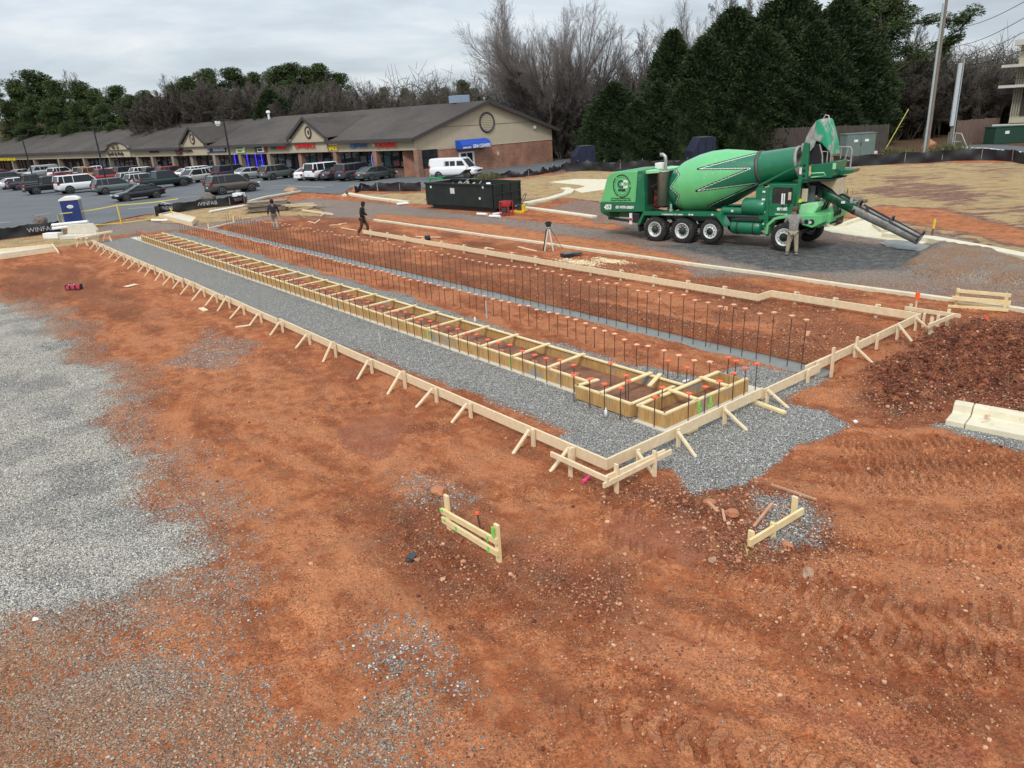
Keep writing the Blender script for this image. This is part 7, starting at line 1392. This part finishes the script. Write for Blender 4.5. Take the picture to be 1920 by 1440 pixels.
# plank fences
fpl = mat('shade_dark_planks', (.05,.04,.033), .95, vs_=1.2, col2=(.095,.078,.065), stretch=(6,6,1)); fpr = mat('red_brown_planks', (.13,.085,.065), .95, vs_=1.2, col2=(.20,.14,.11), stretch=(6,6,1))  # first plank colour darkened to carry the shade behind the evergreens
def plank_fence(a, b, h, mt, label):
    rt = empty('plank_fence', a, 0, label, 'fence'); L_ = (b-a).length; d = (b-a).normalized(); n = int(L_/2.4)+1; w = L_/n; rr_ = random.Random(3)
    for k in range(n):
        mb = MB(); p = a+d*w*k
        for q in range(14): mb.box(p+d*(w/14*(q+.5))+Vector((0,0,h/2+rr_.uniform(-.03,.03))), (w/14*.88,.03,h), math.atan2(d.y, d.x))
        mb.build('fence_panel', mt, rt, world=True); MB().beam(p+Vector((0,.06,0)), p+Vector((0,.06,h+.1)), .12, .12).build('post', mt, rt, world=True)
    return rt
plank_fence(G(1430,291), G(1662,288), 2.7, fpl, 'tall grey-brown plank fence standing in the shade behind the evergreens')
plank_fence(G(1790,272), G(1868,265), 2.4, fpr, 'reddish brown plank fence beyond the road at the far right')
MB().tube([G(1655,289), G(1655,289)+Vector((2.0,0,4.0))], .04, 8).build('guy_guard', mat('yellow_guy_guard', (.55,.50,.12), .6), label='slanting yellow guy-wire guard in front of the plank fence end', cat='guy guard')
MB().box(G(1633,289)+Vector((0,0,.15)), (1.1,.4,.25), .2).build('litter', white_p, label='white scrap lying at the foot of the plank fence', cat='litter')
rt = empty('guard_rail', G(1795,280), 0, 'galvanised pipe guard rail around the pole base by the road', 'guard rail')
a, b = G(1775,281), G(1800,281)
MB().tube([a+Vector((0,0,0)), a+Vector((0,0,1.6)), b+Vector((-.1,0,1.5)), b+Vector((.6,-.5,-.2))], .05, 8).tube([a+Vector((0,0,.8)), b+Vector((0,0,.75))], .04, 8).tube([(a+b)/2, (a+b)/2+Vector((0,0,1.55))], .04, 8).build('rail', pvc, rt, world=True)
# apartment tower, cut by the right edge
crm = mat('cream_render', (.40,.37,.27), .9, vs_=.6, var=.08); slabm = mat('balcony_slab', (.50,.48,.42), .9, var=.05); rbr = mat('maroon_brick_wall', (.13,.065,.06), .95, vs_=2, var=.2); bal = mat('black_railing', (.015,.02,.02), .5)
gA = G(1885,266); AL = math.atan2(-gA.x, gA.y)                     # front faces the site, flank along the line of sight
rt = empty('apartment_building', gA, AL, 'cream apartment block with stacked balconies at the right edge', 'building')
X_ = Vector((math.cos(AL), math.sin(AL), 0)); y0 = gA.y
def zat(py, px=1893): return D(px, py, y0).z
zt = zat(82,1912)
MB().box((12,7.5,zt/2), (24,15,zt)).build('wall', crm, rt); MB().box((13.6,-.4,zt*.36), (20.8,.8,zt*.72)).build('brick_front', rbr, rt)
zs = [zat(235), zat(162), zat(124)]
for z in zs: MB().box((.3,-.6,z), (3.4,2.0,.26)).build('balcony_slab', slabm, rt)
for z in (zs[1], zs[2]):
    mb = MB()
    for k in range(9): mb.beam((.15+.22*k,-.14,z-2.9), (.15+.22*k,-.14,z-.2), .07, .05)
    mb.build('railing', bal, rt); MB().box((1.45,-.05,z-1.6), (1.3,.1,2.6)).build('window', glass, rt)
MB().box((1.2,-.3,zt+.1), (3.6,1.4,.5)).build('cornice', slabm, rt); MB().box((.95,-.08,.9), (1.8,.1,1.9)).build('window', glass, rt)
def tp(px, z, dy=0):
    p = G(px, 266); return Vector((p.x, p.y+dy, z))
q = tp(1913,0,-3); MB().tube([q, q+Vector((0,0,12))], [.2,.15], 10).build('utility_pole', polem, label='wooden utility pole in front of the apartment block at the right edge', cat='utility pole')
# ================================================================== TREES
barkg = mat('grey_bark', (.10,.085,.075), .95, vs_=5, bump=.4); twigm = mat('grey_brown_twigs', (.125,.100,.088), .95, vs_=.7, col2=(.18,.145,.125)); twigd = mat('dark_brown_twigs', (.070,.060,.048), .95, vs_=.5, col2=(.135,.115,.092)); barkd = mat('pine_bark', (.075,.05,.038), .95, vs_=4)
def tubes_np(segs, n=3):
    S = np.array(segs, float); P0, P1, R0, R1 = S[:, 0:3], S[:, 3:6], S[:, 6], S[:, 7]; d = P1-P0; d /= np.linalg.norm(d, axis=1)[:, None]+1e-9
    ref = np.where(np.abs(d[:, 2:3]) > .9, [[1,0,0]], [[0,0,1]]); u = np.cross(d, ref); u /= np.linalg.norm(u, axis=1)[:, None]; v = np.cross(d, u); V = []
    for k in range(n):
        a = 2*math.pi*k/n; o = u*math.cos(a)+v*math.sin(a); V.append(P0+o*R0[:, None]); V.append(P1+o*R1[:, None])
    V = np.stack(V, 1); N_ = len(S); F_ = [[2*k, 2*((k+1) % n), 2*((k+1) % n)+1, 2*k+1] for k in range(n)]
    F_ = (np.array(F_)[None]+(np.arange(N_)*2*n)[:, None, None]).reshape(-1, 4); return V.reshape(-1, 3), F_
def grow(rg, p, d, r, L_, lev, out, tw, P):
    n = max(2, P['seg'][lev]); step = L_/n; rr0 = r
    for k in range(n):
        d = d+np.array([rg.gauss(0,1),rg.gauss(0,1),rg.gauss(0,1)])*P['jit'][lev]; d[2] += P['up'][lev]; d /= np.linalg.norm(d); q = p+d*step; r1 = max(P['rmin'], rr0*(1-(k+1)/n*.62))
        (out if lev < P['tl'] else tw).append((*p, *q, r, r1)); p = q; r = r1
        if lev+1 < len(P['seg']) and (k+1)/n > P['bare'][lev]:
            for _ in range(P['kids'][lev]):
                a = rg.uniform(0, 6.283); sp = P['sp'][lev]*rg.uniform(.7,1.3); o = np.cross(d, [math.cos(a),math.sin(a),.3]); o /= np.linalg.norm(o)+1e-9
                nd = d*math.cos(sp)+o*math.sin(sp); grow(rg, p, nd, r*P['rk'], L_*P['lk'][lev]*rg.uniform(.65,1.15)*(1-.35*(k+1)/n), lev+1, out, tw, P)
def bare_proto(seed, H, P, m1=barkg, m2=twigm, stems=1, spread=0.):
    rg = random.Random(seed); out = []; tw = []
    for s in range(stems):
        a = rg.uniform(0,6.28); k = spread*rg.uniform(.4,1); d = np.array([math.cos(a)*k, math.sin(a)*k, 1.]); grow(rg, np.array([math.cos(a)*k*.6,math.sin(a)*k*.6,-.4]), d/np.linalg.norm(d), P['r0'], H*P['l0']*rg.uniform(.85,1.1), 0, out, tw, P)
    root = empty('bare_tree', (0,0,0)); V, Fc = tubes_np(out, 5); link(npmesh('trunk', V, Fc, True, [m1]), 'trunk', root); V, Fc = tubes_np(tw, 3); link(npmesh('crown', V, Fc, True, [m2]), 'crown', root)
    mxz = np.percentile(V[:, 2], 99.7); root['h'] = float(mxz); return root
PB = dict(seg=[6,6,5,4,3], jit=[.04,.07,.09,.11,.13], up=[.0,.10,.08,.05,.03], kids=[2,3,2,2], bare=[.25,.1,.1,.0], sp=[.50,.48,.55,.6], rk=.60, lk=[.95,.62,.50,.48], rmin=.013, tl=2, r0=.40, l0=.42)
PU = dict(PB, rmin=.009, kids=[2,3,2,2], seg=[7,5,4,3,3], l0=.72, lk=[.42,.5,.5,.5], r0=.20, up=[.02,.12,.08,.05,.02], bare=[.3,.1,0,0])
PS = dict(PB, kids=[2,2,3,2], seg=[5,5,4,3,3], l0=.80, lk=[.6,.5,.5,.5], r0=.11, rmin=.013, up=[.03,.06,.05,.03,.0], sp=[.35,.45,.5,.6], bare=[.05,0,0,0])
PG = dict(PB, seg=[6,6,6,5,2], jit=[.03,.05,.06,.08,.1], kids=[2,2,2,1], up=[.012,.03,.03,.02,.01], sp=[.40,.42,.5,.6], l0=.62, lk=[.72,.55,.5,.5], r0=.26, bare=[.2,.15,.1,0], rmin=.0075)
big = bare_proto(3, 19, PG, m2=mat('pale_twigs', (.17,.15,.14), .95, vs_=.7, col2=(.25,.22,.20)), stems=10, spread=1.05); up1 = bare_proto(5, 16, PU); up2 = bare_proto(9, 16, PU); th1 = bare_proto(12, 8, PS, twigd, twigd, 7, .35); th2 = bare_proto(15, 8, PS, twigd, twigd, 8, .4)
big['category'] = up1['category'] = up2['category'] = th1['category'] = th2['category'] = 'tree'
def folmat(name, c1, c2, c3):
    m = bpy.data.materials.new(name); m.use_nodes = True; nt = m.node_tree; b = nt.nodes['Principled BSDF']; tc = nt.nodes.new('ShaderNodeTexCoord'); nz = nt.nodes.new('ShaderNodeTexNoise'); nz.inputs['Scale'].default_value = 1.4; nz.inputs['Detail'].default_value = 6; nz.inputs['Roughness'].default_value = .75
    nt.links.new(tc.outputs['Object'], nz.inputs['Vector']); r = nt.nodes.new('ShaderNodeValToRGB'); nt.links.new(nz.outputs[0], r.inputs[0]); e = r.color_ramp.elements; e[0].position = .33; e[0].color = (*c1,1); e[1].position = .68; e[1].color = (*c3,1); q = e.new(.5); q.color = (*c2,1)
    nt.links.new(r.outputs[0], b.inputs['Base Color']); b.inputs['Roughness'].default_value = .8; b.inputs['Specular IOR Level'].default_value = .2; return m
f_pine = folmat('pine_needles', (.038,.064,.024), (.070,.100,.036), (.125,.155,.055)); f_con = folmat('evergreen_foliage', (.015,.030,.014), (.034,.056,.022), (.070,.098,.034))
def cards(rg, cen, rad, n, sz, dirs=None, asp=.3):
    c = cen[rg.randint(0, len(cen), n)] if len(cen) != n else cen; d = rg.normal(0, 1, (n,3)); d /= np.linalg.norm(d, axis=1)[:, None]
    p = c+d*rad*rg.uniform(.3, 1, (n,1))**.6; a = (dirs if dirs is not None else d)+rg.normal(0,.35,(n,3)); a /= np.linalg.norm(a, axis=1)[:, None]; b = np.cross(a, rg.normal(0,1,(n,3))); b /= np.linalg.norm(b, axis=1)[:, None]+1e-9
    s = sz*rg.uniform(.6,1.3,(n,1)); V = np.stack([p-b*s*asp*.5, p+a*s*.5-b*s*asp*.6, p+a*s, p+a*s*.5+b*s*asp*.6], 1).reshape(-1,3); F_ = np.arange(n*4).reshape(-1,4); return V, F_
def pine_proto(seed, H=18., w=4., clear=.35):
    rg = np.random.RandomState(seed); rn = random.Random(seed); segs = [(0,0,-.3,.1,0,H*.5,.26,.18),(.1,0,H*.5,0,.1,H*.96,.18,.05)]; cl = []
    for k in range(46):
        z = H*(clear+(1-clear)*(k/46)**.9); a = rn.uniform(0,6.28); ln = w*(1-((z/H-clear)/(1-clear))**1.8*.72)*rn.uniform(.55,1.1); e = np.array([math.cos(a)*ln, math.sin(a)*ln, z+ln*rn.uniform(.05,.4)]); segs.append((0,0,z,*e,.07,.03))
        for q in range(rn.randint(3,5)):
            t = rn.uniform(.45,1.05); p = np.array([e[0]*t, e[1]*t, z+(e[2]-z)*t])+rg.normal(0,.45,3)*[1,1,.5]; cl.append((*p, rn.uniform(.7,1.35)))
    cl.append((0,0,H-.3,1.3)); cl.append((.3,.2,H-1.6,1.6)); V = []; Fs = []; b = 0
    for x,y,z,r in cl:
        v, f = cards(rg, np.array([[x,y,z]]), r, 150, .42, None, .34); v[:, 2] = z+(v[:, 2]-z)*.62; V.append(v); Fs.append(f+b); b += len(v)
    root = empty('pine_tree', (0,0,0)); v, f = tubes_np(segs, 5); link(npmesh('trunk', v, f, True, [barkd]), 'trunk', root); link(npmesh('crown', np.vstack(V), np.vstack(Fs), False, [f_pine]), 'crown', root); root['h'] = H+.4; root['category'] = 'tree'; return root
def conifer_proto(seed, H=16., w=3.6, ex=1.9):
    rg = np.random.RandomState(seed); n = 2300; k = rg.uniform(0,1,n)**.75; z = H*(.02+.97*k); th_ = rg.uniform(0,6.283,n); lob = 1+.13*np.sin(th_*3+seed)+.10*np.sin(th_*5+z*1.3)
    R_ = w*(1-k**ex)**.85*lob*(1+.26*np.sin(th_*5+z*1.3+seed)*np.sin(z*1.1+th_*2))*rg.uniform(.74,1.16,n)*(.80+.2*np.minimum(1,z/2.2))+.12; c = np.stack([np.cos(th_)*R_, np.sin(th_)*R_, z], -1); dr = np.stack([np.cos(th_)*.8, np.sin(th_)*.8, np.full(n,.55)], -1); V = []; Fs = []; b = 0
    for q in range(17):
        v, f = cards(rg, c+rg.normal(0,.10,(n,3)), .34, n, .42, dr, .30); V.append(v); Fs.append(f+b); b += len(v)
    zz_ = np.linspace(.2, H*.93, 16); aa = np.linspace(0, 6.283, 19)[:-1]; Z2, A2 = np.meshgrid(zz_, aa, indexing='ij'); kk = Z2/H; Rr = w*(1-kk**ex)**.85*(.72+.1*np.sin(A2*3+seed))+.0; v = np.stack([np.cos(A2)*Rr, np.sin(A2)*Rr, Z2], -1).reshape(-1,3)
    f = np.array([[i*18+j, i*18+(j+1)%18, (i+1)*18+(j+1)%18, (i+1)*18+j] for i in range(15) for j in range(18)]); V.append(v); Fs.append(f+b)
    root = empty('evergreen_tree', (0,0,0)); tv, tf = tubes_np([(0,0,-.3,0,0,H*.9,.25,.05)], 6); link(npmesh('trunk', tv, tf, True, [barkd]), 'trunk', root); link(npmesh('crown', np.vstack(V), np.vstack(Fs), False, [f_con]), 'crown', root); root['h'] = H+.3; root['category'] = 'tree'; return root
pines = [pine_proto(s, 18, w, c) for s, w, c in ((1,4.4,.10),(2,5.0,.16),(4,4.0,.06))]; cons = [conifer_proto(s, 16, w, e_) for s, w, e_ in ((1,4.5,2.6),(2,4.7,3.0),(5,4.0,1.7))]
USED = set()
def bdep(px, back=22.):
    d = D(px, 250, 1.) ; k = d.x; u = (BC.x-k*BC.y)/(k*BU.y-BU.x); return BC.y+BU.y*max(0., u)+back
def plant(pr, px, py, depth, label, group, wk=1., kind=None, zb=None):
    t = D(px, py, depth); zg = float(height(np.array([t.x]), np.array([t.y]))[0]) if zb is None else zb; s = (t.z-zg)/pr['h']; rz = random.uniform(0,6.28); loc = Vector((t.x, t.y, zg-.1)); sc = (s*wk, s*wk, s)
    if pr.name not in USED: USED.add(pr.name); pr.location = loc; pr.rotation_euler = (0,0,rz); pr.scale = sc; tag(pr, label, 'tree', group); return pr
    return dup(pr, loc, rz, label, group, sc)
random.seed(33)
LM = [(30,'far left letters'),(110,'leftmost lamp post'),(190,'middle lamp post'),(228,'arched parapet'),(300,'maroon sign'),(362,'first small gable'),(425,'nearest lamp post'),(500,'tricolour panel'),(574,'second small gable'),(660,'blue script sign'),(740,'corner red sign'),(860,'roof unit'),(911,'big end gable')]
def where(px): return min(LM, key=lambda q: abs(q[0]-px))[1].replace('noodle-coloured ', '')
seen = {}
def lab(base, px):
    w = where(px); k = base+w; seen[k] = seen.get(k, 0)+1; return base+w+('' if seen[k] == 1 else [', a bit lower',', to the right',', half hidden',', the thin one',', at the back',', the small one',', in the gap'][min(6, seen[k]-2)])
GP = 'evergreen pines behind the shopping strip'
for k, (px, py, dp, w) in enumerate(((-70,150,128,1.1),(-20,146,130,1.1),(22,147,126,1.1),(63,135,132,1.15),(100,150,126,1.),(143,150,128,1.),(176,168,124,.95),(213,160,128,1.),(240,176,122,.9),(262,172,128,.95),(287,183,124,.9),(10,190,116,1.),(55,180,117,1.),(95,185,116,1.),(140,190,115,1.),(185,196,114,1.),(235,205,112,1.),(275,212,112,.9),(40,222,112,.9),(120,226,111,.9),(205,228,110,.9))):
    plant(pines[k % 3], px, py, bdep(px, 20+(dp-110)*.6), lab('dark green pine behind the roof above the ', px), GP, w)
for k, (px, py, dp, w) in enumerate(((325,158,150,1.),(350,142,152,1.1),(385,131,150,1.1),(430,127,152,1.1),(472,134,156,1.),(510,127,150,1.),(540,118,150,1.1),(572,124,154,1.),(602,121,150,1.05),(635,137,150,1.),(720,162,165,.8),(760,166,170,.9),(800,170,170,.8),(832,163,165,.9),(866,152,150,1.),(888,165,160,.9))):
    plant(pines[(k+1) % 3], px, py, max(dp, bdep(px, 34)), lab('tall rounded pine on the wooded rise above the ', px), 'pines on the wooded rise behind the strip', w)
plant(cons[0], 503,166,bdep(503,20), 'dark conical evergreen poking above the roof flue', 'evergreens', 1.1)
for k in range(30):
    px = 285+k*21+random.uniform(-8,8); py = 172+random.uniform(-10,16)+(8 if px > 700 else 0); plant([th1,th2,up1,up2][k % 4], px, py, bdep(px, random.uniform(19,30)), lab('leafless brown tree behind the roof above the ', px), 'bare trees behind the shopping strip', 1.35)
for k in range(18): px = 300+k*33+random.uniform(-8,8); plant([up1,up2][k % 2], px, {0:140,1:152,2:160}[k % 3]+(10 if px > 640 else 0), bdep(px, random.uniform(36,50)), lab('thin leafless tree on the skyline above the ', px), 'bare skyline trees', 1.2)
plant(up1, 112, 132, 180, 'bare twiggy treetop showing between the pines at the far left', 'bare skyline trees', .8)
# the great bare tree by the end wall and neighbours
plant(big, 1030, -12, 101, 'great spreading bare tree behind the gabled end wall against the sky', None, .92)
for k, (px, py, dp, w, lb) in enumerate(((1085,178,98,1.1,'dark bare thicket tree right of the gabled end wall'),(1050,190,97,1.2,'low bare brown tree right behind the end wall corner'),(1110,185,97,1.1,'bare brown shrub-tree left of the first evergreen'),(1140,160,112,1.1,'reddish bare tree behind the first evergreen'),(1165,98,118,.9,'slim bare tree left of the tall pointed evergreen'),(1190,125,116,1.1,'twiggy bare tree behind the tall pointed evergreen'),(1215,45,118,.8,'tall thin bare tree above the pointed evergreen'),(955,185,104,1.1,'bare tree over the rear building roof'),(1000,190,102,1.1,'bare tree beside the rear building flue'))):
    plant([th1,th1,th2,th1,up1,th2,up2,th2,th1][k], px, py, dp, lb, 'bare trees right of the end wall', w)
for k, (px, py, dp, w, lb) in enumerate(((1325,12,112,.75,'bare tree with wide limbs above the gap between evergreens'),(1345,-30,105,1.1,'tall bare tree crossing the top edge above the drum'),(1400,-20,110,1.,'bare tree top behind the central evergreens'),(1530,-25,105,1.,'bare branches above the right evergreens'),(1250,60,112,1.,'grey bare tree between the pointed evergreen and the big clump'))):
    plant([big,up2,up1,up2,up1][k], px, py, dp, lb, 'bare trees behind the evergreens', w)
GC = 'row of big dark evergreens behind the truck'
for k, (px, py, dp, w, lb) in enumerate(((1150,152,88,1.35,'short leftmost evergreen of the row, beside the bare thicket'),(1195,185,85,1.3,'low evergreen in front of the pointed one'),(1262,52,90,1.0,'pointed evergreen standing clear on the left of the clump'),(1235,150,86,1.2,'lower bushy evergreen at the foot of the pointed one'),(1325,90,87,1.15,'evergreen at the left shoulder of the clump'),(1378,35,90,1.1,'tall evergreen in the left middle of the clump'),(1430,70,86,1.1,'front evergreen in the middle of the clump'),(1482,0,91,1.1,'tallest evergreen of the clump reaching the top edge'),(1535,60,86,1.1,'front evergreen right of the middle of the clump'),(1580,18,89,1.1,'tall evergreen at the right shoulder of the clump'),(1612,80,87,1.1,'rightmost evergreen of the clump beside the plank fence'),(1290,170,84,1.2,'low evergreen above the navy container'),(1405,150,84,1.3,'low front evergreen above the mixer drum'),(1500,160,84,1.3,'low front evergreen behind the drum mouth'),(1570,170,84,1.2,'low front evergreen behind the collector hood'))):
    plant(cons[2 if k in (2,) else (k % 2 if k > 3 else k % 3)], px, py-(24 if k > 3 else 0), dp, lb, GC, w*1.08)
for k, (px, py, dp, w, lb) in enumerate(((1625,-40,98,1.,'pine with trunk hidden behind the rightmost evergreen'),(1672,-20,100,1.,'tall pine cut by the top edge left of the utility pole'),(1720,95,104,1.,'rounded pine behind the tall utility pole'),(1762,82,110,1.,'rounded green pine right of the tall utility pole'),(1800,118,120,.8,'small pine on the skyline right of the white panel pole'),(1838,140,130,.8,'distant small pine near the overhead wires'))):
    plant(pines[k % 3], px, py, dp, lb, 'pines at the right', w)
# leaning pine limb reaching right over the poles
rg = random.Random(4); segs = []; p = np.array(D(1660,150,95)[:]); q = np.array(D(1830,28,92)[:]); cl = []
for a, b_ in (((1655,150),(1745,90)),((1745,90),(1800,55)),((1800,55),(1828,20)),((1745,90),(1790,72)),((1700,45),(1770,38)),((1770,38),(1815,40)),((1650,60),(1700,45))):
    A_, B_ = D(*a, 94), D(*b_, 93); segs.append((*A_, *B_, .14, .08))
    for t_ in np.linspace(.2,1,5): cl.append(np.array(A_.lerp(B_, t_)[:])+np.array([rg.gauss(0,.5),rg.gauss(0,.6),rg.gauss(0,.25)+.15]))
bt_ = D(1650,150,95); segs.append((bt_.x+.3,bt_.y,0,bt_.x,bt_.y,bt_.z,.3,.2)); segs.append((bt_.x,bt_.y,bt_.z,*D(1650,-30,95),.2,.12)); rt = empty('pine_tree', Vector((bt_.x+.3,bt_.y,0)), 0, 'leaning pine with a long needled limb reaching right past the tall pole', 'tree')
v, f = tubes_np(segs, 6); o = link(npmesh('trunk', v-np.array(rt.location[:]), f, True, [barkd]), 'trunk', rt); Vv = []; Ff = []; bb = 0; rg2 = np.random.RandomState(8)
for c in cl: v, f = cards(rg2, np.array([c]), .75, 200, .38, None, .3); v[:, 2] = c[2]+(v[:, 2]-c[2])*.55; Vv.append(v); Ff.append(f+bb); bb += len(v)
link(npmesh('crown', np.vstack(Vv)-np.array(rt.location[:]), np.vstack(Ff), False, [f_pine]), 'crown', rt)
# brown thicket beyond the plank fences at the right
TW = ['behind the plank fence end','left of the tall pole','behind the tall pole','between the two poles','behind the white panel pole','above the reddish fence','left of the transformer','beside the apartment block']
seen2 = {}
for k in range(44):
    px = 1610+k*6.8+random.uniform(-5,5); py = 120+max(0, px-1640)*.11+random.uniform(-12,50)*(1 if k % 2 else .3); w = TW[min(7, int((px-1610)/36))]; seen2[w] = seen2.get(w, 0)+1
    plant([th1,th2,up2][k % 3], px, py, random.uniform(92,112), 'brown leafless thicket tree '+w+['',', taller one',', shorter one',', twiggy one',', farther back',', nearest one',', leaning one',', dark one'][min(7, seen2[w]-1)], 'brown thicket at the right', 1.5)
for k, (px, py) in enumerate(((1660,10),(1640,35),(1700,30),(1850,128),(1885,135))): plant([up1,up2][k % 2], px, py, 106, ['bare tree against the sky left of the tall pole','thin bare tree behind the rightmost evergreen','bare treetop crossed by the pine limb','spindly bare tree under the overhead wires','spindly bare tree beside the apartment roofline'][k], 'bare trees at the right', 1.)
# far-off wood that closes the gaps (uncountable)
def wood_mass(name, x0p, x1p, dp0, dp1, ztop, n, m_, label, seed):
    rg = np.random.RandomState(seed); S = []
    for k in range(n):
        dp = rg.uniform(dp0, dp1); pxx = rg.uniform(x0p, x1p); dp = dp if x0p > 0 else bdep(pxx, 34+rg.uniform(0,35)); p = D(pxx, 250, dp); x, y = p.x, p.y; zg = 0; H_ = ztop*rg.uniform(.5,1.); c = np.array([x,y,zg-.5]); d = np.array([rg.normal(0,.12),rg.normal(0,.12),1.]); r = .10
        for q in range(5): e = c+d*H_/5; S.append((*c,*e,r,r*.75)); r *= .75; c = e; d = d+rg.normal(0,.15,3)*[1,1,0]
        for q in range(16):
            t = rg.uniform(.2,1); b = np.array([x,y,zg+H_*t])+rg.normal(0,.5,3); a = rg.normal(0,1,3); a[2] = abs(a[2])*1.2; a /= np.linalg.norm(a); ln = rg.uniform(1.,3.); S.append((*b,*(b+a*ln),.035,.015))
    v, f = tubes_np(S, 3); return link(npmesh(name, v, f, True, [m_]), name, label=label, kind='stuff')
wood_mass('woodland', -120, 1120, 128, 175, 12, 2200, twigd, 'brown leafless woodland filling the rise behind the shopping strip', 2)
wood_mass('woodland', 1080, 2050, 96, 135, 10.5, 2600, twigd, 'dark undergrowth behind the evergreens and plank fences', 3)
# low plants by the poles, dry weeds by the van, grass tufts
wd_m = mat('green_brown_weeds', (.07,.09,.03), .9, vs_=5, col2=(.16,.14,.06)); strw = mat('dry_straw_stems', (.50,.40,.16), .9)
def tuft(p, h, w, n, m_, label, cat='shrub', nm='shrub'):
    rg = np.random.RandomState(int(p.x*7+p.y*3) % 9999); c = np.zeros((n,3))+rg.normal(0, w*.35, (n,3))*[1,1,0]; d = rg.normal(0,.45,(n,3)); d[:, 2] = 1; V, F_ = cards(rg, c, .01, n, h, d, .05)
    o = link(npmesh(nm, V, F_, False, [m_]), nm, label=label, cat=cat); o.location = p; return o
for a, h, w, lb in (((1700,291),.7,1.6,'low green weeds left of the orange boulder'),((1762,290),.8,1.2,'green weeds right of the orange boulder'),((1785,291),1.2,1.4,'dry brown shrub at the foot of the white panel pole'),((1668,291),.8,1.,'brown shrub by the plank fence end')): tuft(G(*a), h, w, 260, wd_m, lb)
tuft(G(913,338), .8, 1.5, 300, wd_m, 'thin dry weeds in front of the white van bumper', 'weeds', 'weeds'); tuft(G(1402,1045), .2, .03, 9, strw, 'few straw stems sprouting below the single-rail batter', 'weeds', 'weeds')
tuft(G(1588,368), .6, .3, 14, wd_m, 'spindly dark sapling on the straw field right of the hopper', 'sapling', 'sapling')
boulder('dirt_clump', G(1601,379), (1.5,.8,.35), greyrock, 'dark dirt clump on the straw field right of the truck', 66, 'dirt')
for o in bpy.data.objects:
    if 'h' in o.keys(): del o['h']
